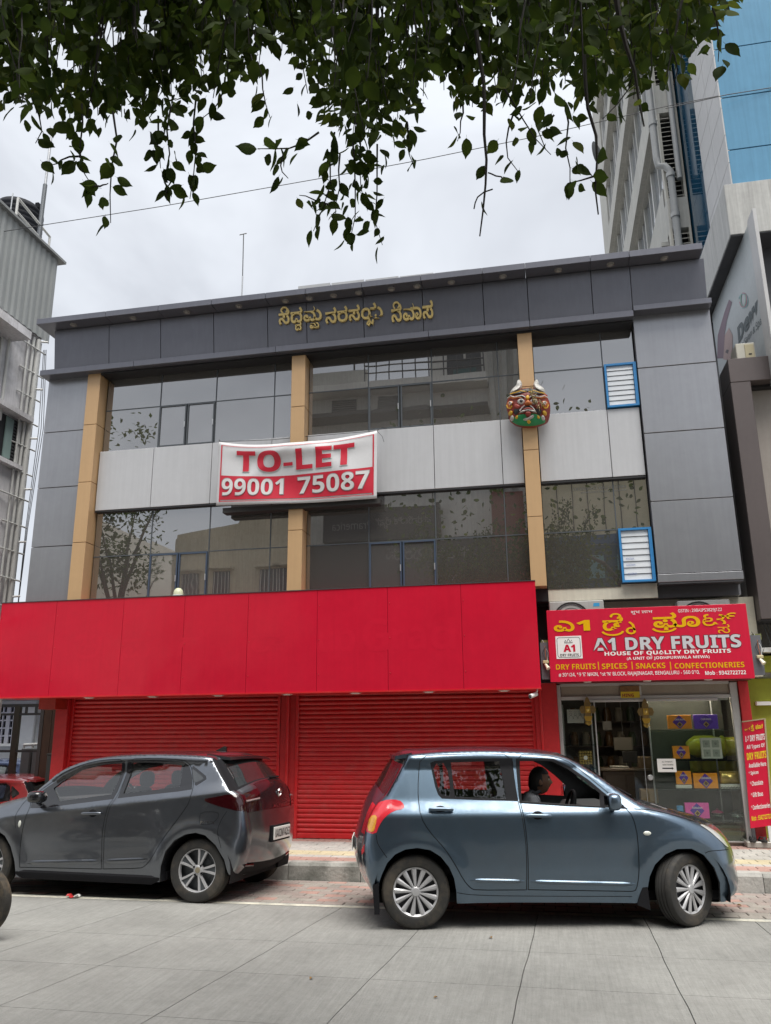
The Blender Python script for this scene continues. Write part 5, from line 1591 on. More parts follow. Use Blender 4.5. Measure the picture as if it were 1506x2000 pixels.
# iron boundary fence with rails
fn_ = thing('iron_fence', 'dark iron rail fence with square posts across the passage', 'fence', (-10.6, 14.6, -.6))
IRON = mat('iron_dark', (0.04, 0.042, 0.04), 0.55, mottle=0.2)
YI = 14.6
r1, r2, r3 = aty(40, 1395, YI).z, aty(40, 1467, YI).z, aty(40, 1378, YI).z
for zz, w_ in ((r1, .022), (r2, .022), (r3, .03)):
    bx('rail', (-13, aty(103, 1395, YI).x), (YI - .02, YI + .02), (zz - w_, zz + w_), IRON, fn_)
for u in (36, 52, 71):
    xx = aty(u, 1385, YI).x
    if u == 36:
        bx('post', (xx - .07, xx + .045), (YI - .025, YI + .06), (-.6, r3), mat('post_olive', (0.045, 0.04, 0.026), 0.7), fn_)
    else:
        bx('post', (xx - .02, xx + .02), (YI - .018, YI + .018), (r1, r3), IRON, fn_)
# steps with white handrail, meter cabinets, bollard
stp_ = thing('stair_rail', 'white pipe handrail on the steps beyond the iron fence', 'handrail', (-10.4, 15.8, -.6))
YR = 15.8
pts = [(47, 1455), (84, 1453), (93, 1466), (101, 1472)]
tube('handrail', [aty(u, v, YR) for u, v in pts], .03, PIPEW, stp_)
tube('lower_rail', [aty(84, 1474, YR), aty(98, 1484, YR)], .02, PIPEW, stp_)
tube('lower_rail', [aty(83, 1485, YR), aty(95, 1494, YR)], .02, PIPEW, stp_)
for u, v in ((47, 1455), (64, 1454), (84, 1453), (94, 1466)):
    p = aty(u, v, YR)
    tube('post', [p, (p.x, YR, -.6)], .02, PIPEW, stp_)
for (u0, u1, v0, v1, lab) in ((42, 57, 1462, 1500, 'grey metal meter cabinet nearest the barred window'), (64, 82, 1462, 1500, 'grey metal meter cabinet beside the stair handrail')):
    a, b = aty(u0, v0, 15.2), aty(u1, v1, 15.2)
    t = thing('meter_cabinet', lab, 'cabinet', ((a.x + b.x) / 2, 15.3, -.6), group='grey meter cabinets in the yard')
    bx('cabinet_body', (a.x, b.x), (15.2, 15.5), (-.6, a.z), mat('cabinet_grey', (0.11, 0.12, 0.12), 0.55, mottle=0.1), t, .01)
    bx('door', (a.x + .02, b.x - .02), (15.185, 15.199), (-.4, a.z - .05), mat('cabinet_door', (0.14, 0.15, 0.15), 0.5), t, .004)
bp = aty(101, 1475, 13.2)
bo = thing('gate_post', 'dark square gate post beside the red pier', 'post', (bp.x, 13.2, -.6))
bx('post_shaft', (bp.x - .055, bp.x + .055), (13.15, 13.26), (-.6, bp.z), mat('post_dark', (0.045, 0.05, 0.05), 0.6, mottle=0.2), bo, .006)
bx('post_cap', (bp.x - .065, bp.x + .065), (13.14, 13.27), (bp.z + .001, bp.z + .03), IRON, bo, .006)

# ================================================================== right neighbours
XR = 3.6
BROWN = mat('brown_cladding', (0.115, 0.095, 0.092), 0.42, metal=0.25, mottle=0.08, mscale=0.8, streak=0.05)
br = thing('brown_framed_shop', 'building with a dark brown projecting frame at the right edge', 'building', (4.6, 12.5, .12))
a, b = aty(1425, 735, 11.86), aty(1466, 745, 11.86)
ztop = aty(1440, 700, 11.86).z
zbot = 3.10
bx('frame_post', (2.95, b.x), (11.86, 12.45), (zbot, ztop - .38), BROWN, br, .006)
bx('frame_beam', (2.95, 9.0), (11.855, 12.45), (ztop - .378, ztop), BROWN, br, .006)
bx('frame_beam', (b.x + .002, 9.0), (11.86, 12.45), (zbot, zbot + .35), BROWN, br, .006)
bx('wall_panel', (b.x + .001, 9.0), (12.18, 12.44), (zbot + .352, ztop - .379), mat('taupe_panel', (0.33, 0.295, 0.265), 0.7, mottle=0.08, streak=.05), br)
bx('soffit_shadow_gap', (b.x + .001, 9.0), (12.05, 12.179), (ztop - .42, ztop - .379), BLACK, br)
bx('soffit', (2.96, 9.0), (11.9, 13.2), (zbot - .02, zbot - .001), DKGREY, br)
bx('rear_mass', (2.96, 9.0), (12.46, 16), (2.3, ztop - .02), LIMEW, br)
OLIVE = mat('olive_wall', (0.33, 0.35, 0.03), 0.7, mottle=0.12, mscale=1.5)
bx('green_wall', (2.78, 9.0), (12.4, 12.6), (.12, 2.32), OLIVE, br)
bx('green_band', (2.86, 9.0), (12.3, 12.399), (1.95, 2.0), SIGNWHT, br)
bx('green_lintel', (2.78, 9.0), (12.20, 12.399), (2.40, 2.62), OLIVE, br)
bx('lattice_beam', (2.80, 9.0), (12.0, 12.35), (2.66, 2.72), WHITEP, br)
bx('dark_ceiling', (2.78, 9.0), (12.38, 12.46), (2.63, 3.08), DARKIN, br)
# split unit on top of the brown frame
p0, p1 = aty(1436, 698, 12.1), aty(1470, 674, 12.1)
ac = thing('split_unit', 'cream air conditioner box on top of the brown frame', 'air conditioner', ((p0.x + p1.x) / 2, 12.2, ztop + .001))
hz = max(.2, p1.z - ztop)
bx('casing', (p0.x, p1.x), (12.0, 12.35), (ztop + .001, ztop + .001 + hz), mat('ac_cream', (0.60, 0.58, 0.50), 0.5, mottle=0.08), ac, .01)
bx('vent_cover', (p0.x + (p1.x - p0.x) * .45, p1.x - .02), (11.985, 11.999), (ztop + .05, ztop + hz - .03), mat('ac_cover', (0.52, 0.46, 0.30), 0.5), ac, .006)
bx('vent_slot', (p0.x + (p1.x - p0.x) * .62, p1.x - .06), (11.98, 11.984), (ztop + .10, ztop + .12), INKBLK, ac)
for k in range(4):
    tube('cable', [(3.0 + .05 * k, 12.0, 3.05), (3.05 + .07 * k, 11.95 + .03 * k, 2.75 - .04 * k), (3.15 + .1 * k, 12.05, 2.66)], .008, IRON, br, 5)

# tower with blue glass behind it
tw = thing('blue_glass_tower', 'tower with blue glazing, pale side panels and a salon board at the right', 'building', (7, 15, .12))
BG = mat('blue_glazing', (0.12, 0.30, 0.46), 0.14, spec=0.5, ior=1.55, mottle=0.10, mscale=0.35, streak=0.15, wave=0.004, wscale=0.8)
PALE = mat('pale_panel', (0.50, 0.50, 0.50), 0.45, mottle=0.08, mscale=0.7, streak=0.12)
PALE2 = mat('stained_panel', (0.45, 0.45, 0.43), 0.5, mottle=0.15, mscale=1.0, streak=0.35)
BMIR = mat('blue_side_glazing', (0.015, 0.07, 0.13), 0.02, ior=2.3)
corner = atx(1433, 389, XR)
YC = corner.y
zband1 = corner.z                      # underside of the blue glass / top of the stained band
zb0 = atx(1440, 502, XR).z
yfar = atx(1391, 476, XR).y
ylou = atx(1352, 476, XR).y
TOP = 26.0
# blue front glazing
zs = [zband1] + [atx(1424, 280, XR).z, atx(1408, 183, XR).z, atx(1400, 66, XR).z]
step = zs[2] - zs[1]
while zs[-1] < TOP:
    zs.append(zs[-1] + step)
for i in range(len(zs) - 1):
    for j in range(3):
        bx('glass_panel', (XR + .02 + j * 1.9, XR + .02 + j * 1.9 + 1.885), (YC, YC + .03), (zs[i] + .012, zs[i + 1] - .012), BG, tw)
bx('core', (XR + .05, 9.5), (YC + .04, ylou + 6), (2.4, TOP), DKGREY, tw)
# pale side panels, in rows with recessed joints
ny = 3
zz = zband1 - .02
row = (zs[2] - zs[1]) * .52
zz = zb0
while zz < TOP:
    for j in range(2):
        ya, yb = YC + (yfar - YC) * j / 2, YC + (yfar - YC) * (j + 1) / 2
        bx('side_panel', (XR, XR + .045), (ya + .006, yb - .006), (zz + .006, zz + row - .006), PALE, tw)
    bx('side_glass', (XR + .01, XR + .045), (yfar + .006, ylou - .003), (zz + .004, zz + row - .004), BMIR, tw)
    zz += row
# stained projecting band
for j in range(4):
    bx('band_panel', (XR - .25 + j * 1.35 + (.005 if j else 0), XR - .25 + (j + 1) * 1.35 - .005), (YC - .45, YC - .40), (zb0, zband1 - .01), PALE2, tw, .006)
for j in range(3):
    ya, yb = YC - .395 + j * 1.0, YC - .395 + (j + 1) * 1.0
    bx('band_panel', (XR - .25, XR - .20), (ya + .004, yb - .004), (zb0, zband1 - .01), PALE2, tw, .006)
bx('band_top', (XR - .24, 9.0), (YC - .44, YC + 2.6), (zband1 - .06, zband1 - .012), PALE2, tw)
for j in range(3):
    bx('soffit_panel', (XR - .24, XR + 2), (YC - .44 + j * 1.0 + .004, YC - .44 + (j + 1) * 1.0 - .004), (zb0 - .02, zb0 - .001), DKGREY, tw)
# salon board on the side wall
XB = XR - .03
y_n, y_f = atx(1484, 560, XB).y, atx(1402, 690, XB).y
z0b, z1b = 6.6, zb0 - .025
board = thing('salon_board', 'pale salon board reading Dew on the tower side wall', 'sign board', (XB, (y_n + y_f) / 2, z0b))
bx('board_face', (XB - .02, XB), (y_n, y_f), (z0b, z1b), mat('salon_board', (0.42, 0.46, 0.47), 0.4, mottle=0.15, mscale=1.2), board)
bx('board_post', (XB - .05, XB), (y_n - .35, y_n - .004), (z0b, z1b), PALE, board)
def brd(u, v, off=0.0):
    p = atx(u, v, XB - .022)
    return Vector((XB - .022 - off, p.y, p.z))
def brd_text(s, quad, mt, off=.02):
    VF = fit(text_2d(s, off), (0, 1, 0, 1))
    (a_, b_, c_, d_) = [brd(*q, .003) for q in quad]      # bottom-left, bottom-right, top-right, top-left
    V = []
    for p, q in VF[0]:
        V.append(a_.lerp(b_, p).lerp(d_.lerp(c_, p), q))
    mk('lettering', V, VF[1], mt, board)
brd_text('Dew', ((1443, 672), (1481, 612), (1479, 578), (1440, 640)), mat('salon_ink', (0.03, 0.06, 0.07), 0.5), .07)
brd_text('er Salon & Spa', ((1447, 688), (1488, 637), (1486, 617), (1447, 670)), MATS['salon_ink'], .0)
def brd_patch(nm, pts, mt, lift):
    V = [brd(u, v, lift) for u, v in pts]
    mk(nm, V, [tuple(range(len(V)))], mt, board)
brd_patch('printed_hair', [(1401, 700), (1402, 655), (1415, 610), (1424, 585), (1430, 590), (1420, 625), (1416, 650), (1413, 700)], mat('print_mauve', (0.16, 0.09, 0.13), 0.5), .002)
brd_patch('printed_skin', [(1413, 702), (1416, 655), (1424, 640), (1431, 655), (1431, 680), (1427, 704)], mat('print_skin', (0.42, 0.28, 0.26), 0.5), .0025)
brd_patch('printed_eye', [(1417, 688), (1420, 682), (1424, 684), (1422, 691)], mat('print_dark', (0.05, 0.03, 0.04), 0.5), .004)
for k, c_ in enumerate(((0.20, 0.42, 0.42), (0.45, 0.15, 0.22), (0.25, 0.45, 0.35))):
    cx, cy = 1455, 588 - 6 * k
    pts = [(cx + (9 - 2 * k) * math.cos(rad(a_)) - 3, cy + 14 * math.sin(rad(a_)) + 4 * k) for a_ in range(200 + 60 * k, 470 + 60 * k, 24)]
    v, f = ribbon_2d(pts, 1.6)
    mk('logo_petal', [brd(p, q, .003 + .001 * k) for p, q in v], f, mat('petal_%d' % k if False else ('petal_teal', 'petal_rose', 'petal_green')[k], c_, 0.5), board)

# back tower with louvres, beyond the roof
bt = thing('louvred_tower', 'tall pale tower with ribbon windows and louvred shafts behind the roof', 'building', (5, 22, .12))
XT = 3.15
yc2 = atx(1312, 476, XT).y
yend = atx(1181, 490, XT).y
GREYW = mat('tower_render', (0.50, 0.50, 0.47), 0.85, mottle=0.12, mscale=0.6, streak=0.18)
GLW = mat('tower_window', (0.20, 0.22, 0.24), 0.08, ior=1.8)
LOUVT = mat('tower_louvre', (0.46, 0.45, 0.40), 0.6, mottle=0.1)
bx('core', (XT + .35, 9.0), (yc2 + .3, yend), (.12, TOP), DKGREY, bt)
fl_h = 2.95
zf = 9.0
k = 0
while zf < TOP:
    # spandrel band + ribbon window + projecting hood on the side face
    bx('spandrel', (XT, XT + .34), (yc2 + .35, yend), (zf, zf + 1.25), GREYW, bt)
    bx('hood', (XT - .14, XT), (yc2 + .36, yend - 2.5), (zf + 2.78, zf + 2.88), GREYW, bt)
    bx('lintel', (XT, XT + .34), (yc2 + .35, yend), (zf + 2.75, zf + 2.949), GREYW, bt)
    n = 7
    for i in range(n):
        ya = yc2 + .5 + (yend - 2.6 - yc2) * i / n
        yb = ya + (yend - 2.6 - yc2) / n - .12
        w = bx('window', (XT + .12, XT + .15), (ya, yb), (zf + 1.25, zf + 2.75), GLW, bt)
        bx('window_frame', (XT + .05, XT + .12), (yb + .001, yb + .119), (zf + 1.251, zf + 2.749), GREYW if i % 2 else PIPEW, w)
        bx('window_bar', (XT + .09, XT + .119), ((ya + yb) / 2 - .025, (ya + yb) / 2 + .025), (zf + 1.25, zf + 2.75), PIPEW, w)
    bx('end_wall', (XT, XT + .34), (yend - 2.0, yend - .001), (zf + 1.251, zf + 2.749), GREYW, bt)
    # louvred shaft on the front face
    bx('shaft_slab', (XT, XR - .02), (yc2, yc2 + .34), (zf, zf + .75), GREYW, bt)
    bx('shaft_back', (XT + .02, XR - .03), (yc2 + .25, yc2 + .30), (zf + .751, zf + 2.949), BLACK, bt)
    bx('shaft_jamb', (XT, XT + .05), (yc2, yc2 + .2), (zf + .751, zf + 2.949), LOUVT, bt)
    bx('shaft_jamb', (XR - .07, XR - .02), (yc2, yc2 + .2), (zf + .751, zf + 2.949), LOUVT, bt)
    for i in range(18):
        zl = zf + .80 + .118 * i
        V = [(XT + .055, yc2 + .02, zl), (XR - .075, yc2 + .02, zl), (XR - .075, yc2 + .11, zl + .07), (XT + .055, yc2 + .11, zl + .07)]
        V += [(p, q_, r_ + .012) for p, q_, r_ in V]
        mk('louvre', V, [(0, 1, 2, 3), (7, 6, 5, 4), (0, 4, 5, 1), (1, 5, 6, 2), (2, 6, 7, 3), (3, 7, 4, 0)], LOUVT, bt)
    zf += fl_h
    k += 1
pp = [(XT + .12, yc2 - .10, 9.0), (XT + .12, yc2 - .10, 13.3), (XT + .02, yc2 - .10, 13.45), (XT - .10, yc2 - .05, 13.5), (XT - .12, yc2 - .05, 13.7), (XT - .12, yc2 - .05, TOP)]
tube('drain_pipe', pp, .075, mat('pipe_grey', (0.36, 0.37, 0.37), 0.5, mottle=0.1), bt, 12)
tube('drain_pipe', [(XT + .30, yc2 - .08, 13.1), (XT + .30, yc2 - .08, TOP)], .06, MATS['pipe_grey'], bt, 12)
for zz in (9.9, 11.0, 12.2, 13.2, 14.6, 16):
    lathe('pipe_collar', [(.078, -.05), (.095, -.05), (.095, .05), (.078, .05)], lambda a_, b_, h: ((XT + .12 if zz < 13.3 else XT - .12) + a_, (yc2 - .10 if zz < 13.3 else yc2 - .05) + b_, zz + h), MATS['pipe_grey'], bt, seg=12)
q = atx(1166, 298, XT - .3)
dsh = thing('satellite_dish', 'grey satellite dish on the far edge of the louvred tower', 'dish', (q.x, q.y, q.z))
lathe('reflector', [(0, .12), (.2, .09), (.38, .02), (.45, -.03), (.44, -.04), (.2, .07), (0, .1)], lambda a_, b_, h: (q.x + a_ * .35 + h, q.y + a_ * .6, q.z + b_), mat('dish_grey', (0.14, 0.15, 0.16), 0.5), dsh, seg=20)
tube('arm', [(q.x + .05, q.y, q.z), (q.x + .5, q.y + .2, q.z - .3)], .03, STEEL, dsh)

# overhead cables between the roofs
CABLE = mat('cable_black', (0.06, 0.06, 0.065), 0.6)
def cable(pts, label, r):
    P = []
    for i in range(len(pts) - 1):
        (u0, v0, d0), (u1, v1, d1) = pts[i], pts[i + 1]
        for k in range(6):
            s = k / 6
            P.append(atd(u0 + (u1 - u0) * s, v0 + (v1 - v0) * s, d0 + (d1 - d0) * s))
    P.append(atd(*pts[-1]))
    tag(tube('overhead_cable', P, r, CABLE, None, 5), label, 'cable', 'cables crossing the sky')
cable([(75, 441, 15.3), (310, 404, 15), (640, 346, 14.7), (830, 311, 14.5), (1050, 266, 14.4), (1300, 208, 14.3), (1540, 160, 14.2)], 'thin black cable sagging across the sky to the blue tower', .007)
cable([(-30, 458, 15.3), (75, 441.5, 15.25)], 'short cable end at the left corrugated roof', .007)
cable([(1300, 212, 14.0), (1420, 185, 14.0), (1540, 166, 14.0)], 'second cable in front of the blue glazing', .008)

# ================================================================== the other side of the street, seen only as reflections
YO = -5.0
BEIGE = mat('opposite_beige', (0.66, 0.58, 0.43), 0.9, mottle=0.2, mscale=0.6, streak=0.3)
OGREY = mat('opposite_grey', (0.50, 0.49, 0.45), 0.9, mottle=0.2, mscale=0.5, streak=0.25)
OLITE = mat('opposite_pale', (0.70, 0.68, 0.63), 0.9, mottle=0.15, mscale=0.5, streak=0.2)
ODARK = mat('opposite_dark_sign', (0.022, 0.018, 0.017), 0.4)
OLET = mat('opposite_sign_letter', (0.18, 0.17, 0.16), 0.5)
OWIN = mat('opposite_window', (0.03, 0.035, 0.04), 0.1)
def oppo(name, label, x0, x1, z1, mt, depth=8.0):
    t = thing(name, label, 'building', ((x0 + x1) / 2, YO - depth / 2, .02))
    bx('wall', (x0, x1), (YO - depth, YO), (.02, z1), mt, t)
    bx('added_dark_front', (x0 + .15, x1 - .15), (YO, YO + .045), (.02, 3.4), ODARK, t)  # unseen dark strip added to darken what the car sides reflect
    bx('awning', (x0 + .1, x1 - .1), (YO + .046, YO + 1.0), (3.4, 3.5), OGREY, t)
    return t
ob = oppo('beige_house', 'old beige house across the street mirrored in the lower left windows', -14.2, -8.75, 8.9, BEIGE)
prism('gable', [(-14.2, 8.9), (-8.75, 8.9), (-8.75, 9.3), (-11.2, 10.2), (-11.6, 9.4), (-14.2, 9.1)], lambda p, q_, t: (p, t, q_), YO - 7.9, YO - .1, BEIGE, ob)
for x in (-13.4, -12.1, -10.2, -9.5):
    for z in (6.9, 4.2):
        w = bx('window', (x - .35, x + .35), (YO, YO + .03), (z - .6, z + .6), OWIN, ob)
        bx('sunshade', (x - .5, x + .5), (YO, YO + .4), (z + .66, z + .74), BEIGE, w)
        for i in range(5):
            bx('window_bar', (x - .3 + .15 * i - .015, x - .3 + .15 * i + .015), (YO + .031, YO + .05), (z - .58, z + .58), OLITE, w)
tube('rain_pipe', [(-8.95, YO + .1, .02), (-8.95, YO + .1, 8.8)], .06, PIPEW, ob)
og = oppo('balcony_building', 'grey building with a railed roof terrace across the street mirrored in the windows', -8.7, -3.8, 14.55, OGREY)
bx('parapet', (-8.7, -6.35), (YO - .2, YO), (14.551, 15.45), OGREY, og)
bx('terrace_slab', (-8.8, -1.6), (YO, YO + .8), (14.3, 14.56), OLITE, og)
bx('lower_slab', (-8.8, -1.6), (YO, YO + .9), (13.2, 13.35), ODARK, og)
for zr in (14.95, 15.25, 15.6):
    tube('rail', [(-6.3, YO + .7, zr), (-1.65, YO + .7, zr - .1)], .03, DKGREY, og, 6)
for i in range(10):
    x = -6.3 + i * .515
    tube('baluster', [(x, YO + .7, 14.561), (x, YO + .7, 15.6)], .025, DKGREY, og, 6)
for x in (-7.2, -5.4):
    w = bx('window', (x - .5, x + .5), (YO, YO + .03), (13.4, 14.2), OWIN, og)
    for i in range(8):
        bx('louvre', (x - .48, x + .48), (YO + .031, YO + .08), (13.44 + .09 * i, 13.47 + .09 * i), DKGREY, w)
bx('pale_band', (-8.69, -3.81), (YO, YO + .05), (9.7, 12.6), OLITE, og)
bx('dark_storefront', (-8.69, -1.65), (YO + .051, YO + .12), (3.61, 8.35), ODARK, og)
bx('dark_sign', (-7.95, -3.55), (YO + .05, YO + .5), (8.40, 9.62), ODARK, og)
for s, B in (('Pramerica', (-7.6, -6.1, 8.85, 9.15)), ('ಪ್ರಮೇರಿಕ ಲೈಫ್', (-5.9, -3.8, 8.8, 9.25)), ('ನಿಮ್ಮ ಭರವಸೆ', (-5.6, -2.4, 7.6, 8.1)), ('Pramerica', (-3.6, -2.5, 6.85, 7.1))):
    VF = fit(text_2d(s), (B[0], B[1], B[2], B[3]))
    yy = YO + (.505 if B[2] > 8.5 else .125)
    # faces the street (+Y): flip left-right so that it reads correctly from there
    mid = B[0] + B[1]
    mk('lettering', [(mid - p, yy, q_) for p, q_ in VF[0]], VF[1], OLET, og)
od = thing('opposite_dish', 'satellite dish on the parapet across the street mirrored in the windows', 'dish', (-6.9, YO - .1, 15.451))
lathe('reflector', [(0, .02), (.25, .05), (.42, .14), (.43, .15), (.25, .07), (0, .04)], lambda a_, b_, h: (-6.9 + a_, YO - .1 + h * .7 - b_ * .3, 16.0 + b_ * .8 + h * .5), DKGREY, od, seg=20)
tube('stand', [(-6.9, YO - .1, 15.451), (-6.9, YO - .1, 16.0)], .04, DKGREY, od, 6)
ot = oppo('pale_tower', 'pale taller block across the street mirrored in the upper middle windows', -3.78, -.25, 19, OLITE)
w = bx('recess', (-3.15, -1.8), (YO, YO + .02), (14.6, 16.2), OWIN, ot)
bx('recess_panel', (-2.9, -2.0), (YO + .021, YO + .03), (14.6, 15.1), mat('teal_panel', (0.02, 0.09, 0.09), 0.4), w)
tube('recess_bar', [(-2.45, YO + .05, 15.5), (-2.45, YO + .05, 16.2)], .05, OLITE, w, 6)
for x in (-1.45, -.95, -.5):
    bx('rib', (x - .1, x + .1), (YO, YO + .25), (.02, 18.5), OGREY, ot)
bx('red_pillar', (-1.64, -.45), (YO + .26, YO + .6), (.02, 9.85), mat('opposite_redbrick', (0.17, 0.045, 0.035), 0.8, mottle=0.25), ot)
oc = oppo('cream_block', 'cream office block across the street mirrored in the right windows', -.2, 6.0, 10.6, mat('opposite_cream', (0.62, 0.55, 0.38), 0.8, mottle=0.15, mscale=0.8))
for i in range(8):
    bx('panel_joint', (.2 + .55 * i, .225 + .55 * i), (YO, YO + .02), (8.3, 10.5), ODARK, oc)
bx('blue_band', (-.1, 5.9), (YO, YO + .05), (7.9, 8.25), mat('opposite_blue', (0.03, 0.08, 0.16), 0.2), oc)
w = bx('shop_glass', (-.1, 5.9), (YO, YO + .04), (5.0, 7.88), mat('opposite_glass', (0.03, 0.06, 0.08), 0.1), oc)
for x in (.6, 1.6, 2.6, 3.6):
    bx('poster', (x, x + .55), (YO + .041, YO + .05), (6.7, 7.5), mat('opposite_teal', (0.12, 0.25, 0.26), 0.5), w)
ob2 = oppo('far_block', 'low pale block further along the opposite side, right', 6.3, 16, 8.5, OGREY)
bx('window_strip', (6.6, 15.6), (YO, YO + .03), (4.5, 5.7), OWIN, ob2)
ob3 = oppo('far_block', 'low grey block further along the opposite side, left', -30, -17.6, 10, OLITE)
bx('window_strip', (-29, -18.5), (YO, YO + .03), (5.5, 6.7), OWIN, ob3)

# ================================================================== cars
def chaikin(P, it=2, closed=False):
    P = [np.array(p, float) for p in P]
    for _ in range(it):
        Q = [] if closed else [P[0]]
        n = len(P)
        for i in range(n if closed else n - 1):
            a, b = P[i], P[(i + 1) % n]
            Q += [a * .75 + b * .25, a * .25 + b * .75]
        if not closed:
            Q.append(P[-1])
        P = Q
    return P
def resample(P, step, closed=False):
    out = []
    n = len(P)
    for i in range(n if closed else n - 1):
        a, b = np.array(P[i], float), np.array(P[(i + 1) % n], float)
        k = max(1, int(math.ceil(np.linalg.norm((b - a)[:2]) / step)))
        for j in range(k):
            out.append(a + (b - a) * j / k)
    if not closed:
        out.append(np.array(P[-1], float))
    return out
def inside(poly, X, Y):
    poly = np.asarray(poly)[:, :2]
    c = np.zeros(len(X), bool)
    x0, y0 = poly[:, 0], poly[:, 1]
    x1, y1 = np.roll(x0, -1), np.roll(y0, -1)
    for i in range(len(poly)):
        cond = ((y0[i] > Y) != (y1[i] > Y))
        if y1[i] != y0[i]:
            c ^= cond & (X < (x1[i] - x0[i]) * (Y - y0[i]) / (y1[i] - y0[i]) + x0[i])
    return c
def offset_poly(P, d):
    """inward offset (d>0) of a closed polygon"""
    P = np.array([p[:2] for p in P])
    area = np.sum(P[:, 0] * np.roll(P[:, 1], -1) - np.roll(P[:, 0], -1) * P[:, 1])
    t = np.roll(P, -1, 0) - np.roll(P, 1, 0)
    t /= np.linalg.norm(t, axis=1)[:, None] + 1e-9
    nrm = np.stack([-t[:, 1], t[:, 0]], 1) * (1 if area > 0 else -1)
    return P + nrm * d
def seg_dist(Q, S):
    """distance, nearest segment index and parameter from points Q (n,2) to polyline S (m,2)"""
    if len(Q) <= 4:
        a, d = S[:-1], S[1:] - S[:-1]
        t = np.clip(((Q[:, None, :] - a) * d).sum(2) / ((d * d).sum(1) + 1e-12), 0, 1)
        dist = np.linalg.norm(Q[:, None, :] - (a + t[:, :, None] * d), axis=2)
        bi = dist.argmin(1); k = np.arange(len(Q))
        return dist[k, bi], bi, t[k, bi]
    best = np.full(len(Q), 1e9); bi = np.zeros(len(Q), int); bt = np.zeros(len(Q))
    for i in range(len(S) - 1):
        a, d = S[i], S[i + 1] - S[i]
        L2 = d @ d + 1e-12
        t = np.clip(((Q - a) @ d) / L2, 0, 1)
        dist = np.linalg.norm(Q - (a + t[:, None] * d), axis=1)
        m_ = dist < best
        best[m_] = dist[m_]; bi[m_] = i; bt[m_] = t[m_]
    return best, bi, bt
def sstep(a, b, x):
    t = np.clip((x - a) / (b - a), 0, 1)
    return t * t * (3 - 2 * t)
def softplus(x, s):
    return s * np.log1p(np.exp(np.clip(x / s, -40, 40)))
def superell(c, r, e=2.6, nu=16, nv=10):
    V, Fc = [], []
    f = lambda v: math.copysign(abs(v) ** (2 / e), v)
    for j in range(nv + 1):
        th = -math.pi / 2 + math.pi * j / nv
        for i in range(nu):
            ph = 2 * math.pi * i / nu
            V.append(Vector((c[0] + r[0] * f(math.cos(th)) * f(math.cos(ph)), c[1] + r[1] * f(math.cos(th)) * f(math.sin(ph)), c[2] + r[2] * f(math.sin(th)))))
    for j in range(nv):
        for i in range(nu):
            k = (i + 1) % nu
            Fc.append((j * nu + i, j * nu + k, (j + 1) * nu + k, (j + 1) * nu + i))
    return V, Fc

C_GLASS = glass_mat('car_glass', (0.78, 0.81, 0.80), refl=0.13, opacity=0.03)
C_GLASSD = glass_mat('car_glass_dark', (0.20, 0.21, 0.22), refl=0.16, opacity=0.55)
C_BLACK = mat('car_black_trim', (0.014, 0.014, 0.016), 0.65, mottle=0.1, spec=0.1)
C_GLOSSB = mat('car_gloss_black', (0.010, 0.010, 0.012), 0.08, coat=0.6)
C_TRIM = mat('car_interior', (0.05, 0.05, 0.052), 0.7, mottle=0.15)
C_TRIMG = mat('car_interior_grey', (0.20, 0.20, 0.195), 0.8)
C_SEAT = mat('car_seat_fabric', (0.045, 0.045, 0.05), 0.85, bump=.001, bscale=200)
C_RED = mat('lamp_red', (0.58, 0.028, 0.042), 0.08, coat=0.8)
C_REDD = mat('lamp_dark_red', (0.022, 0.001, 0.002), 0.08, coat=0.8)
C_AMB = mat('lamp_amber', (0.72, 0.34, 0.03), 0.12, coat=0.8, mottle=0.3, mscale=30)
C_CLEAR = mat('lamp_clear', (0.55, 0.56, 0.55), 0.08, coat=0.8, metal=0.3)
C_RIM = mat('rim_silver', (0.50, 0.50, 0.51), 0.34, metal=0.35, mottle=0.08, mscale=9)
C_RIMD = mat('rim_pocket', (0.10, 0.11, 0.12), 0.4, metal=0.4)
C_DISC = mat('brake_dark', (0.025, 0.025, 0.03), 0.6)
C_PLATE = mat('number_plate', (0.75, 0.75, 0.72), 0.4)
C_CHROME = mat('chrome_badge', (0.7, 0.7, 0.7), 0.12, metal=1.0)

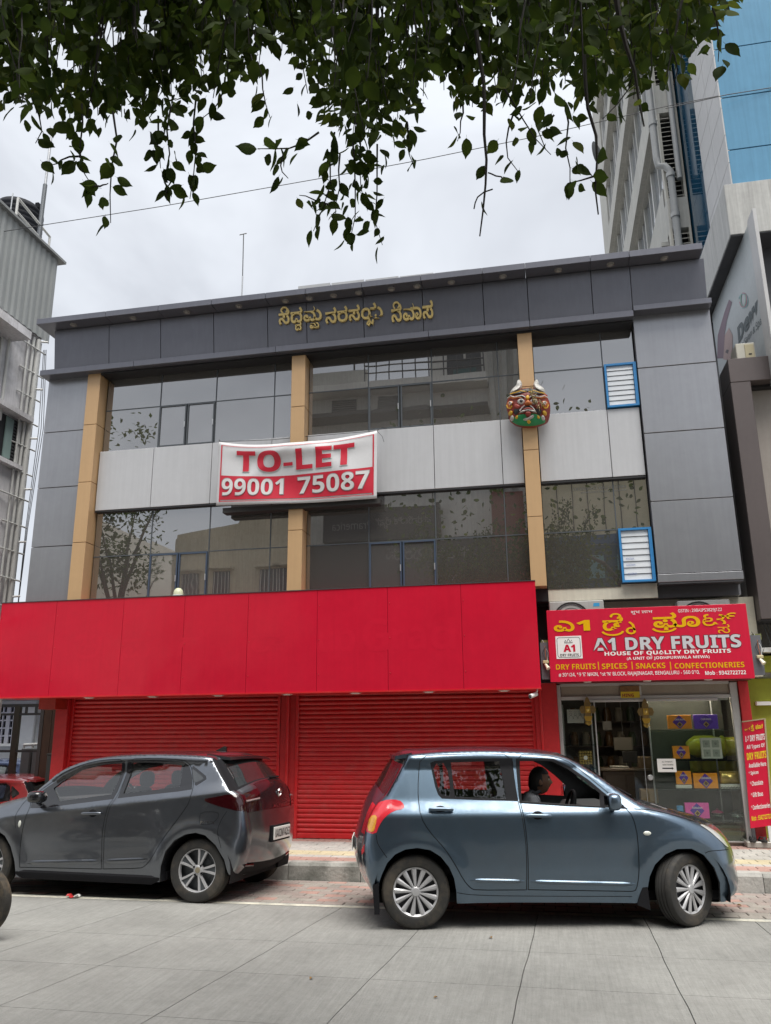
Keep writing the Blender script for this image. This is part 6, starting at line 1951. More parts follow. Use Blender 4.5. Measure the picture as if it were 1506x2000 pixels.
class Car:
    def __init__(s, name, label, loc, rotm, paint, spec, group=None, detail=True):
        s.t = thing(name, label, 'car', loc, rot=rotm.to_euler(), group=group, local=True)
        s.p, s.S, s.detail = paint, spec, detail
        ctrl = [(*q, i) for i, q in enumerate(spec['sil'])]
        sm = chaikin(ctrl, 2)
        s.sil = np.array(resample(sm, .035))
        P = s.sil[:, :2]
        tang = np.gradient(P, axis=0)
        tang /= np.linalg.norm(tang, axis=1)[:, None] + 1e-9
        # travelling front-bottom -> over the top -> rear-bottom, outward is to the right of travel direction
        s.nout = np.stack([tang[:, 1], -tang[:, 0]], 1)
        cen = P.mean(0)
        if np.sum((P - cen) * s.nout) < 0:
            s.nout = -s.nout
        s.wedge = s.base(s.sil[:, 0], s.sil[:, 1])[0] - s.sil[:, 2]
        s.build_side()
        s.build_strip()
    def base(s, X, Z):
        W = s.S['W']
        e = 2e-3
        w = W(X, Z)
        return w, (W(X + e, Z) - W(X - e, Z)) / (2 * e), (W(X, Z + e) - W(X, Z - e)) / (2 * e)
    def surf(s, X, Z):
        """half width and unit normal at side-view points"""
        X, Z = np.atleast_1d(np.asarray(X, float)), np.atleast_1d(np.asarray(Z, float))
        w, wx, wz = s.base(X, Z)
        d, bi, bt = seg_dist(np.stack([X, Z], 1), s.sil[:, :2])
        bj = np.minimum(bi + 1, len(s.sil) - 1)
        r = s.sil[bi, 2] * (1 - bt) + s.sil[bj, 2] * bt
        no = s.nout[bi] * (1 - bt)[:, None] + s.nout[bj] * bt[:, None]
        no /= np.linalg.norm(no, axis=1)[:, None] + 1e-9
        tt = np.clip(1 - d / r, 0, 1)
        y = w - r * (1 - np.sqrt(np.maximum(0, 1 - tt * tt)))
        nb = np.stack([-wx, np.ones_like(wx), -wz], 1)
        nb /= np.linalg.norm(nb, axis=1)[:, None]
        co = np.sqrt(np.maximum(0, 1 - tt * tt))
        nrm = nb * co[:, None] + np.stack([no[:, 0], np.zeros_like(tt), no[:, 1]], 1) * tt[:, None]
        nrm /= np.linalg.norm(nrm, axis=1)[:, None]
        return y, nrm
    def mesh(s, name, V, Fc, N, mt, parent=None):
        V = np.asarray(V)
        c = (V.min(0) + V.max(0)) / 2
        me = bpy.data.meshes.new(name)
        me.from_pydata([tuple(v) for v in (V - c)], [], [tuple(int(i) for i in f) for f in Fc])
        me.materials.append(mt)
        me.polygons.foreach_set('use_smooth', [True] * len(me.polygons))
        me.update()
        if N is not None:
            me.normals_split_custom_set_from_vertices([tuple(n) for n in N])
        return link(name, me, parent or s.t, c)
    def build_side(s):
        S = s.S
        bound = [tuple(p[:2]) for p in s.sil] + [tuple(p) for p in resample(S['bottom'], .04)[1:-1]]
        bound = np.array(bound)
        pts, edges = [], []
        def add_loop(L):
            k = len(pts); n = len(L)
            pts.extend([(float(a), float(b)) for a, b in L])
            edges.extend([(k + i, k + (i + 1) % n) for i in range(n)])
        add_loop(bound)
        regs = []
        for R in S['regions']:
            poly = chaikin(R['pts'], R.get('smooth', 1), True)
            poly = np.array(resample(poly, .035, True))[:, :2]
            g = R.get('gap', 0)
            if g:
                inn, out = offset_poly(poly, g / 2), offset_poly(poly, -g / 2)
                regs.append((R, inn, out))
                add_loop(inn); add_loop(out)
            else:
                regs.append((R, poly, None))
                add_loop(poly)
        # interior sample points
        con = np.array(pts)
        lo, hi = bound.min(0), bound.max(0)
        gx, gz = np.meshgrid(np.arange(lo[0], hi[0], .05), np.arange(lo[1], hi[1], .045))
        gp = np.stack([gx.ravel(), gz.ravel()], 1)
        for ph in (72, 55, 38, 20, 5):
            k = 1 - math.sin(rad(ph))
            gp = np.vstack([gp, s.sil[::2, :2] - s.nout[::2] * (s.sil[::2, 2] * k)[:, None]])
        for L in S.get('creases', []):
            Lp = np.array(resample(L, .05))
            for dz in (-.03, -.012, 0, .012, .03, .05):
                gp = np.vstack([gp, Lp + np.array([0, dz])])
        gp = gp[inside(bound, gp[:, 0], gp[:, 1])]
        keep = np.array([np.min((con[:, 0] - p[0]) ** 2 + (con[:, 1] - p[1]) ** 2) > .010 ** 2 for p in gp])
        gp = gp[keep]
        pts += [tuple(p) for p in gp]
        vv, ee, ff, *_ = delaunay_2d_cdt([Vector(p) for p in pts], edges, [], 1, 1e-5)
        vv = np.array([(v.x, v.y) for v in vv]); ff = np.array([tuple(f)[:3] for f in ff])
        cen = vv[ff].mean(1)
        ok = inside(bound, cen[:, 0], cen[:, 1])
        ff, cen = ff[ok], cen[ok]
        cls = np.full(len(ff), -1)
        drop = np.zeros(len(ff), bool)
        for k in range(len(regs) - 1, -1, -1):
            R, inn, out = regs[k]
            if out is not None:
                m_ = inside(out, cen[:, 0], cen[:, 1])
                drop[m_] = True
            m_ = inside(inn, cen[:, 0], cen[:, 1])
            cls[m_] = k
            drop[m_] = False
        Y, N = s.surf(vv[:, 0], vv[:, 1])
        # seam normals shared with the strip
        d, bi, bt = seg_dist(vv, s.sil[:, :2])
        seam = d < 1e-3
        c_ = s.sil[bi, 3]; ye = np.maximum(.2, Y)
        sl = 2 * c_ / ye * .5
        Nn = N.copy()
        Nn[seam, 1] += sl[seam]
        Nn /= np.linalg.norm(Nn, axis=1)[:, None]
        N = Nn
        s.body_parts = []
        def emit(name, fsel, mt, off, parent_l, sgn):
            f = ff[fsel]
            if len(f) == 0:
                return None
            used, inv = np.unique(f.ravel(), return_inverse=True)
            f2 = inv.reshape(-1, 3)
            y = Y[used] - off
            V = np.stack([vv[used, 0], sgn * y, vv[used, 1]], 1)
            Nr = N[used] * np.array([1, sgn, 1])
            # orient
            a, b, c = V[f2[:, 0]], V[f2[:, 1]], V[f2[:, 2]]
            fl = np.einsum('ij,ij->i', np.cross(b - a, c - a), Nr[f2[:, 0]]) < 0
            f2[fl] = f2[fl][:, ::-1]
            return V, f2, Nr
        for sgn in (1, -1):
            made = {}
            V0 = emit('body', (cls == -1) & ~drop, s.p, 0, None, sgn)
            s.body_parts.append(V0)
            order = sorted(range(len(regs)), key=lambda k: -len(regs[k][0].get('parent', '')) * 0 + (1 if regs[k][0].get('parent') else 0))
            for k in order:
                R = regs[k][0]
                e = emit(R['name'], (cls == k) & ~drop, R['mat'], R.get('off', 0), None, sgn)
                if R['mat'] is None or e is None:
                    continue
                if R.get('side') and R['side'] != sgn:
                    if R.get('else_mat') is None:
                        continue
                mt = R['mat'] if not (R.get('side') and R['side'] != sgn) else R['else_mat']
                par = made.get(R.get('parent'))
                o = s.mesh(R['name'], *e[:2], e[2], mt, par)
                made[R.get('key', R['name'])] = o
            # inner lining (everything but the openings)
            glass = np.zeros(len(ff), bool)
            for k, (R, _, _) in enumerate(regs):
                if R.get('open'):
                    glass |= cls == k
            e = emit('lining', ~glass, C_TRIM, .035, None, sgn)
            s.mesh('lining', e[0], e[1], None, C_TRIM)
    def strip_pt(s, i, t):
        x, z, r, c, idx = s.sil[i]
        w = s.wedge[i]
        o = c * (1 - t * t)
        return np.array([x + s.nout[i, 0] * o, w * t, z + s.nout[i, 1] * o])
    def strip_at(s, idx, t):
        i = int(np.argmin(np.abs(s.sil[:, 4] - idx)))
        return s.strip_pt(i, t)
    def build_strip(s):
        rules = s.S['strip']
        ts = set(np.round(np.linspace(-1, 1, 25), 4))
        for R in rules:
            for b in R['t']:
                if abs(b) < 1:
                    ts |= {b, -b}
        ts = sorted(ts)
        # drop near-duplicates
        tt = [ts[0]]
        for t in ts[1:]:
            if t - tt[-1] > .012:
                tt.append(t)
        ts = tt
        n, m_ = len(s.sil), len(ts)
        G = np.array([[s.strip_pt(i, t) for t in ts] for i in range(n)])
        du, dv = np.gradient(G, axis=0), np.gradient(G, axis=1)
        N = np.cross(du, dv)
        N /= np.linalg.norm(N, axis=2)[:, :, None] + 1e-9
        cen = G.mean((0, 1))
        flip = np.einsum('ijk,ijk->ij', N, np.stack([np.repeat(s.nout[:, 0][:, None], m_, 1), np.zeros((n, m_)), np.repeat(s.nout[:, 1][:, None], m_, 1)], 2)) < 0
        N[flip] *= -1
        # soften at the seam
        for j, sg in ((0, -1), (m_ - 1, 1)):
            no = np.stack([s.nout[:, 0], np.zeros(n), s.nout[:, 1]], 1)
            ye = np.maximum(.2, np.abs(G[:, j, 1]))
            no[:, 1] += sg * s.sil[:, 3] / ye
            N[:, j] = no / np.linalg.norm(no, axis=1)[:, None]
        lab = -np.ones((n - 1, m_ - 1), int)
        for i in range(n - 1):
            idm = (s.sil[i, 4] + s.sil[i + 1, 4]) / 2
            for j in range(m_ - 1):
                tm = abs(ts[j] + ts[j + 1]) / 2
                for k, R in enumerate(rules):
                    if R['s'][0] <= idm < R['s'][1] and R['t'][0] <= tm < R['t'][1]:
                        lab[i, j] = k
                        break
        def cells(k):
            ids, V, Nn, Fc = {}, [], [], []
            def vid(i, j):
                if (i, j) not in ids:
                    ids[(i, j)] = len(V); V.append(G[i, j]); Nn.append(N[i, j])
                return ids[(i, j)]
            for i, j in zip(*np.where(lab == k)):
                q = [vid(i, j), vid(i + 1, j), vid(i + 1, j + 1), vid(i, j + 1)]
                a, b, c = (V[q[0]], V[q[1]], V[q[2]])
                if np.dot(np.cross(b - a, c - a), Nn[q[0]]) < 0:
                    q = q[::-1]
                Fc.append(q)
            return np.array(V), Fc, np.array(Nn)
        V, Fc, Nn = cells(-1)
        # body = two sides + strip as one painted shell
        AV, AF, AN = [], [], []
        for e in s.body_parts + [(V, Fc, Nn)]:
            k = sum(len(a) for a in AV)
            AV.append(e[0]); AN.append(e[2]); AF += [tuple(int(i) + k for i in f) for f in e[1]]
        s.body = s.mesh('body', np.vstack(AV), AF, np.vstack(AN), s.p)
        for k, R in enumerate(rules):
            V, Fc, Nn = cells(k)
            if len(V) == 0:
                continue
            if R.get('split'):
                for sg in (-1, 1):
                    f2 = [f for f in Fc if np.mean([V[i][1] for i in f]) * sg > 0]
                    us = sorted({i for f in f2 for i in f}); mp_ = {u: q for q, u in enumerate(us)}
                    if us:
                        s.mesh(R['name'], V[us] - Nn[us] * R.get('off', 0), [[mp_[i] for i in f] for f in f2], Nn[us], R['mat'])
            else:
                s.mesh(R['name'], V - Nn * R.get('off', 0), Fc, Nn, R['mat'])
        # headliner
        i0, i1 = s.S['roof']
        sel = [i for i in range(n) if i0 <= s.sil[i, 4] <= i1]
        V = np.array([[G[i, j] - N[i, j] * .03 for j in range(1, m_ - 1)] for i in sel])
        mm, nn = V.shape[0], V.shape[1]
        s.mesh('headliner', V.reshape(-1, 3), [(a * nn + b, (a + 1) * nn + b, (a + 1) * nn + b + 1, a * nn + b + 1) for a in range(mm - 1) for b in range(nn - 1)], None, C_TRIMG)
    def on(s, x, z, sgn, off=0.0):
        y, n_ = s.surf([x], [z])
        return Vector((x + n_[0][0] * off, sgn * (y[0] + n_[0][1] * off), z + n_[0][2] * off))
    def groove(s, pts, sgn, w=.006, name='panel_gap', mt=None, off=.0012, smooth=2, parent=None):
        P = resample(chaikin(pts, smooth), .03)
        V, Fc = [], []
        for i, p in enumerate(P):
            t = P[min(i + 1, len(P) - 1)] - P[max(i - 1, 0)]
            t = t / (np.linalg.norm(t) + 1e-9)
            n_ = np.array([-t[1], t[0]])
            for k in (-1, 1):
                q = p + n_ * k * w / 2
                V.append(s.on(q[0], q[1], sgn, off))
        for i in range(len(P) - 1):
            Fc.append((2 * i, 2 * i + 1, 2 * i + 3, 2 * i + 2))
        return mk(name, V, Fc, mt or C_BLACK, parent or s.t)
    def ridge(s, pts, sgn, w, h, mt, name, parent=None):
        P = resample(pts, .05)
        V, Fc = [], []
        for i, p in enumerate(P):
            e = min(1, min(i, len(P) - 1 - i) / 2 + .15)
            for dz, o in ((-w * .75, 0.0), (-w * .1, h * e), (w * .25, h * e * .9), (w * .5, 0.0)):
                V.append(s.on(p[0], p[1] + dz * (e if o == 0 else 1), sgn, o + .0008))
        for i in range(len(P) - 1):
            for k in range(3):
                Fc.append((i * 4 + k, i * 4 + k + 1, i * 4 + k + 5, i * 4 + k + 4))
        return mk(name, V, Fc, mt, parent or s.t, smooth=25)
    def wheel(s, x, sgn, R, rimfn, steer=0.0, yo=.80, width=.175):
        c = Vector((x, sgn * (yo - width / 2), R))
        h = width / 2
        prof = [(R * .66, -h * .85), (R * .70, -h * .97), (R * .84, -h * 1.03), (R * .94, -h * .95), (R * .985, -h * .80), (R, -h * .62)]
        for g_ in (-.42, -.05, .05, .42):
            pass
        prof += [(R, -h * .45), (R - .007, -h * .43), (R - .007, -h * .37), (R, -h * .35), (R, -h * .06), (R - .007, -h * .05), (R - .007, h * .05), (R, h * .06), (R, h * .35), (R - .007, h * .37), (R - .007, h * .43), (R, h * .45)]
        prof += [(R, h * .62), (R * .985, h * .80), (R * .94, h * .95), (R * .84, h * 1.03), (R * .70, h * .97), (R * .66, h * .85)]
        V, Fc = lathe_data(prof, lambda a, b, hh: (c.x + a, c.y + sgn * hh, c.z + b), 48)
        w = fix_normals(mk('wheel', V, Fc, RUBBER, s.t, smooth=30, origin=c))
        rimfn(s, w, c, sgn, R, h)
        w.rotation_euler = (0, 0, steer)
        return w
    def arch_liner(s, x, R, sgn):
        """black half-drum behind the wheel"""
        y1 = float(s.base(np.array([x]), np.array([.5]))[0][0]) - .02
        V, Fc = [], []
        n = 20
        for i in range(n + 1):
            a = math.pi * (-.08 + 1.16 * i / n)
            for yy in (y1, y1 - .34):
                V.append((x + R * math.cos(a), sgn * yy, .29 + R * math.sin(a)))
        for i in range(n):
            Fc.append((2 * i, 2 * i + 1, 2 * i + 3, 2 * i + 2))
        Fc.append(tuple(2 * i + 1 for i in range(n + 1)))
        mk('wheel_arch_liner', V, Fc, C_BLACK, s.t)
    def seat(s, x, y, w, back=.62, rest=True, name='seat'):
        o = mk(name, *superell((x, y, .47), (.25, w, .10), 3.5), C_SEAT, s.t, smooth=60)
        V, Fc = superell((0, 0, 0), (.075, w * .95, back / 2), 3.2)
        a = rad(-16)
        V = [Vector((x - .25 + v.x * math.cos(a) + v.z * math.sin(a), y + v.y, .50 + back / 2 + v.z * math.cos(a) - v.x * math.sin(a))) for v in V]
        mk('backrest', V, Fc, C_SEAT, o, smooth=60)
        if rest:
            for yy in ([y] if w < .4 else [y - .35, y + .35]):
                mk('headrest', *superell((x - .37, yy, .50 + back + .06), (.05, .125, .085), 3), C_SEAT, o, smooth=60)
        return o

def hubcap13(car, w, c, sgn, R, h):
    r1 = R * .675
    yb = h * .72
    fn = lambda a, b, hh: (c.x + a, c.y + sgn * hh, c.z + b)
    parts = [lathe_data([(r1 * .90, yb), (r1 * .985, yb + .012), (r1, yb + .004), (r1, yb - .02)], fn, 40),
             lathe_data([(0, yb + .022), (r1 * .16, yb + .020), (r1 * .22, yb + .008), (r1 * .22, yb - .004)], fn, 20)]
    n = 13
    for k in range(n):
        a0 = 2 * math.pi * k / n + .2
        V, Fc = [], []
        for i in range(6):
            s_ = i / 5
            r = r1 * (.15 + .78 * s_)
            wd = r1 * (.045 + .075 * s_)
            tw_ = a0
            for dy, dd in ((-wd, 0.0), (-wd * .4, .010), (wd * .5, .008), (wd, -.004)):
                px, pz = r * math.cos(tw_) - dy * math.sin(tw_), r * math.sin(tw_) + dy * math.cos(tw_)
                V.append(Vector(fn(px, pz, yb + .006 * (1 - s_) + dd)))
        for i in range(5):
            for j in range(3):
                Fc.append((i * 4 + j, i * 4 + j + 1, i * 4 + j + 5, i * 4 + j + 4))
        parts.append((V, Fc))
    o = fix_normals(mk('hubcap', *join(*parts), C_RIM, w, smooth=40, origin=c))
    d_ = mk('wheel_disc', *lathe_data([(0, yb - .035), (r1 * .98, yb - .030), (r1 * 1.0, yb - .03)], fn, 24), C_DISC, w, origin=c)
def alloy5(car, w, c, sgn, R, h):
    r1 = R * .70
    yb = h * .80
    fn = lambda a, b, hh: (c.x + a, c.y + sgn * hh, c.z + b)
    parts = [lathe_data([(r1 * .90, yb - .03), (r1 * .93, yb + .004), (r1 * .985, yb + .010), (r1, yb + .004), (r1, yb - .02)], fn, 44),
             lathe_data([(0, yb - .004), (r1 * .17, yb - .004), (r1 * .24, yb - .014), (r1 * .26, yb - .04)], fn, 24)]
    pock = []
    for k in range(5):
        a0 = 2 * math.pi * k / 5 + math.pi / 2 + .25
        for sd_ in (-1, 1):
            V, Fc = [], []
            for i in range(6):
                s_ = i / 5
                r = r1 * (.20 + .73 * s_)
                wd = r1 * (.050 + .012 * s_)
                ang = a0 + sd_ * (.17 + .05 * s_)
                for dy, dd in ((-wd, -.022), (-wd * .8, 0.0), (wd * .8, 0.0), (wd, -.022)):
                    px, pz = r * math.cos(ang) - dy * math.sin(ang), r * math.sin(ang) + dy * math.cos(ang)
                    V.append(Vector(fn(px, pz, yb - .010 + .012 * s_ + dd)))
            for i in range(5):
                for j in range(3):
                    Fc.append((i * 4 + j, i * 4 + j + 1, i * 4 + j + 5, i * 4 + j + 4))
            parts.append((V, Fc))
        # dark web between the twin spokes
        V = []
        for i in range(5):
            s_ = i / 4
            r = r1 * (.30 + .62 * s_)
            for sg in (-1, 1):
                ang = a0 + sg * (.17 + .05 * s_) * .8
                V.append(Vector(fn(r * math.cos(ang), r * math.sin(ang), yb - .022 + .008 * s_)))
        pock.append((V, [(2 * i, 2 * i + 1, 2 * i + 3, 2 * i + 2) for i in range(4)]))
    fix_normals(mk('rim', *join(*parts), C_RIM, w, smooth=30, origin=c))
    mk('rim_pocket', *join(*pock), C_RIMD, w, origin=c)
    mk('brake_disc', *lathe_data([(0, yb - .075), (r1 * .62, yb - .075), (r1 * .62, yb - .08), (r1 * .98, yb - .08)], fn, 28), C_RIMD, w, origin=c)
    for k in range(4):
        a = 2 * math.pi * k / 4 + .6
        mk('wheel_nut', *lathe_data([(0, yb + .004), (.009, yb + .002), (.011, yb - .012)], lambda p, q, hh: fn(p + .052 * math.cos(a), q + .052 * math.sin(a), hh), 8), C_BLACK, w, origin=c)
    mk('hub_cap', *lathe_data([(0, yb + .003), (.026, yb + .002), (.028, yb - .005)], fn, 16), mat('hub_dusty', (0.22, 0.19, 0.13), 0.5), w, origin=c)

# ------------------------------------------------------------------ blue-grey hatchback (right)
def W_sw(x, z):
    w = .845 - .045 * sstep(.52, .15, z) - .56 * softplus(z - .935, .010) + .16 * softplus(z - 1.06, .012) - .10 * (softplus(z - .80, .04) - softplus(z - .935, .010))
    w = w - .07 * np.clip((-1.0 - x) / .75, 0, 1.5) ** 2 - .15 * np.clip((x - .85) / 1.05, 0, 1.2) ** 2
    for cx in (-1.19, 1.19):
        rr_ = np.sqrt((x - cx) ** 2 + (z - .29) ** 2)
        w = w + .016 * np.exp(-((rr_ - .42) / .07) ** 2)
    return w
SW_SIL = [(1.58, .19, .10, .10), (1.72, .22, .20, .14), (1.77, .29, .26, .16), (1.76, .40, .28, .16), (1.755, .52, .30, .16), (1.72, .62, .28, .14), (1.64, .725, .22, .12), (1.52, .80, .16, .08), (1.38, .855, .12, .06),
          (1.22, .915, .10, .05), (1.06, .962, .09, .05), (.915, .992, .07, .05), (.71, 1.115, .05, .07), (.51, 1.275, .05, .07), (.29, 1.408, .06, .05), (.15, 1.447, .07, .04), (-.02, 1.470, .08, .035), (-.27, 1.487, .08, .035),
          (-.55, 1.495, .08, .035), (-.89, 1.488, .08, .035), (-1.10, 1.474, .08, .04), (-1.235, 1.462, .06, .05), (-1.262, 1.425, .05, .10), (-1.30, 1.36, .05, .13), (-1.43, 1.125, .06, .14), (-1.52, 1.045, .08, .12), (-1.585, .96, .10, .10),
          (-1.635, .83, .12, .09), (-1.66, .73, .14, .10), (-1.675, .62, .16, .10), (-1.665, .50, .16, .09), (-1.625, .39, .14, .08), (-1.57, .28, .10, .05), (-1.545, .21, .07, .04)]
SW_BOT = [(-1.545, .21), (-1.52, .30), (-1.512, .40), (-1.49, .455), (-1.445, .545), (-1.374, .616), (-1.285, .657), (-1.175, .670), (-1.062, .652), (-.971, .597), (-.897, .509), (-.856, .415), (-.839, .309), (-.836, .212),
          (-.355, .214), (.40, .206), (.72, .20), (.80, .215), (.842, .332), (.862, .42), (.915, .515), (1.016, .598), (1.127, .640), (1.262, .640), (1.371, .585), (1.455, .48), (1.50, .352), (1.497, .19), (1.58, .19)]
PAINT_SW = mat('paint_blue_grey', (0.115, 0.165, 0.220), 0.35, metal=0.95, coat=1.0, flake=0.12, mottle=0.06, mscale=1.0, dirt=(0.13, 0.12, 0.105), dscale=1.6, damt=.16)
FD = [(-.228, 1.452), (-.232, 1.20), (-.232, 1.05), (-.207, .86), (-.196, .63), (-.207, .345), (-.207, .318), (-.206, .317), (-.18, .317), (.66, .296), (.705, .297), (.738, .31), (.766, .43), (.785, .643), (.783, .827), (.742, .962), (.55, 1.14), (.30, 1.365), (.16, 1.425), (-.02, 1.446)]
RD = [(-1.125, 1.448), (-1.152, 1.235), (-1.157, 1.089), (-1.14, .922), (-1.066, .803), (-.931, .661), (-.846, .532), (-.774, .402), (-.714, .335), (-.67, .318), (-.25, .316), (-.223, .316), (-.2225, .317), (-.222, .345), (-.208, .63), (-.222, .86), (-.25, 1.05), (-.262, 1.20), (-.262, 1.452), (-.55, 1.462), (-.90, 1.458)]
SW_REG = [
    dict(name='quarter_glass', pts=[(-1.012, 1.372), (-.878, 1.385), (-.853, 1.094), (-.920, 1.099), (-.955, 1.123), (-.982, 1.209)], mat=C_GLASS, off=.012, open=True, parent='door_r'),
    dict(name='window_glass', pts=[(-.840, 1.386), (-.600, 1.392), (-.388, 1.394), (-.366, 1.23), (-.352, 1.068), (-.60, 1.077), (-.82, 1.087)], mat=C_GLASS, off=.012, open=True, parent='door_r', smooth=0),
    dict(name='window_glass', pts=[(-.195, 1.392), (.02, 1.392), (.112, 1.388), (.245, 1.322), (.39, 1.215), (.508, 1.110), (.495, .998), (.20, 1.016), (-.215, 1.046)], mat=None, off=.012, open=True, smooth=0),
    dict(name='mirror_sail', pts=[(.512, 1.112), (.62, 1.045), (.715, .985), (.505, .995)], mat=C_BLACK, parent='door_f', smooth=0),
    dict(name='window_surround', pts=[(-1.035, 1.384), (-.99, 1.402), (-.85, 1.413), (-.60, 1.418), (-.372, 1.420), (-.352, 1.25), (-.328, 1.050), (-.60, 1.058), (-.94, 1.074), (-.972, 1.105), (-.998, 1.18)], mat=C_BLACK, parent='door_r', smooth=0),
    dict(name='window_surround', pts=[(-.232, 1.416), (.02, 1.418), (.122, 1.412), (.268, 1.338), (.43, 1.218), (.56, 1.098), (.735, .974), (.20, 1.000), (-.240, 1.030)], mat=C_BLACK, parent='door_f', smooth=0),
    dict(name='pillar_trim', pts=[(-.372, 1.419), (-.264, 1.419), (-.262, 1.20), (-.252, 1.045), (-.328, 1.050), (-.352, 1.25)], mat=C_BLACK, parent='door_r', smooth=0),
    dict(name='amber_lens', pts=[(-1.628, .812), (-1.600, .93), (-1.530, .945), (-1.545, .86), (-1.566, .795)], mat=C_AMB, smooth=1, off=-.004),
    dict(name='tail_lamp', pts=[(-1.545, .778), (-1.66, .80), (-1.615, .93), (-1.545, 1.02), (-1.515, 1.045), (-1.433, 1.072), (-1.329, 1.066), (-1.288, 1.032), (-1.285, .994), (-1.385, .976), (-1.465, .923), (-1.515, .852)], mat=C_RED, off=-.002),
    dict(name='headlamp', pts=[(1.375, .838), (1.46, .828), (1.55, .785), (1.63, .715), (1.70, .62), (1.64, .628), (1.55, .70), (1.455, .785)], mat=C_CLEAR, off=-.002, gap=.006),
    dict(name='door', key='door_f', pts=FD, mat=None, gap=.007, smooth=1),
    dict(name='door', key='door_r', pts=RD, mat=None, gap=.007, smooth=1),
]
for R in SW_REG:
    if R['name'] == 'door':
        R['mat'] = PAINT_SW
SW_STRIP = [dict(name='windscreen', s=(11.3, 14.4), t=(0, .94), mat=C_GLASS, off=.004),
            dict(name='rear_window', s=(22.4, 24.3), t=(0, .90), mat=C_GLASSD, off=.004),
            dict(name='rear_window_surround', s=(22.2, 24.5), t=(0, 1.01), mat=C_GLOSSB, off=.001),
            dict(name='tail_lamp_end', s=(25.3, 27.6), t=(.80, 1.01), mat=C_RED, off=-.002, split=True),
            dict(name='grille', s=(2.2, 3.6), t=(0, .70), mat=C_BLACK, off=.012)]
def rot_cols(ang, roll):
    a, r = rad(ang), rad(roll)
    fx = Vector((math.cos(a), math.sin(a), 0)); ly = Vector((-math.sin(a), math.cos(a), 0)); uz = Vector((0, 0, 1))
    l2 = math.cos(r) * ly + math.sin(r) * uz
    u2 = -math.sin(r) * ly + math.cos(r) * uz
    return Matrix((fx, l2, u2)).transposed()
SW_M = rot_cols(11.107, -1.3)
SW_O = Vector((-.224, 8.572, -.018))
sw = Car('hatchback_car', 'blue-grey hatchback with its driver window open, nearest the dry fruit shop', SW_O, SW_M, PAINT_SW,
         dict(sil=SW_SIL, bottom=SW_BOT, W=W_sw, regions=SW_REG, strip=SW_STRIP, roof=(14.5, 21.5), creases=[[(-1.3, .935), (1.2, .935)], [(-1.3, 1.06), (.9, 1.06)]]))
def finish_car(c, handles, wb, R, rimfn, steer, arch_r, floor, yo=.80):
    for x, st_ in ((-wb / 2, 0), (wb / 2, steer)):
        for sgn in (-1, 1):
            c.wheel(x, sgn, R, rimfn, st_ + (0 if sgn > 0 else 0), yo)
            c.arch_liner(x, arch_r, sgn)
    bx('underbody', (floor[0], floor[1]), (-.62, .62), (.19, .27), C_BLACK, c.t)
    bx('floor_pan', (-wb / 2 + .36, wb / 2 - .36), (-.76, .76), (.205, .28), C_BLACK, c.t)
    # dashboard and steering wheel, right-hand drive
    prism('dashboard', [(.40, .55), (.36, .86), (.46, .97), (.80, .975), (.88, .55)], lambda p, q, t: (p, t, q), -.70, .70, C_TRIM, c.t, smooth=30)
    pts = [(.30 + .045 * math.sin(a), -.37 + .175 * math.cos(a), .95 + .16 * math.sin(a)) for a in [2 * math.pi * i / 24 for i in range(25)]]
    w = tube('steering_wheel', pts, .016, C_BLACK, c.t, 8)
    tube('steering_column', [(.31, -.37, .95), (.45, -.37, .86)], .035, C_BLACK, w, 8)
    for k in range(3):
        a = rad(90 + 120 * k)
        tube('spoke', [(.31, -.37, .95), (.30 + .045 * math.sin(a), -.37 + .175 * math.cos(a), .95 + .16 * math.sin(a))], .014, C_BLACK, w, 6)
    c.seat(.02, -.37, .24); c.seat(.02, .37, .24)
    c.seat(-.78, 0, .58, .55, True, 'rear_bench')
finish_car(sw, None, 2.39, .303, hubcap13, rad(33), .375, (-1.55, 1.55))
def pull_handle(c, x0, x1, z, sgn, mt, door_side=None):
    g_ = mk('handle_recess', *superell(tuple(c.on((x0 + x1) / 2 - .005, z, sgn, -.004)), (.055, .012, .042), 2), C_BLACK if c.detail else mt, c.t, smooth=60)
    pts = [c.on(x0 + (x1 - x0) * k / 8, z - .004 * k / 8, sgn, .022 + .008 * math.sin(math.pi * k / 8)) for k in range(9)]
    rr_ = [.010] + [.0165] * 7 + [.010]
    tube('door_handle', pts, rr_, mt, c.t, 8)
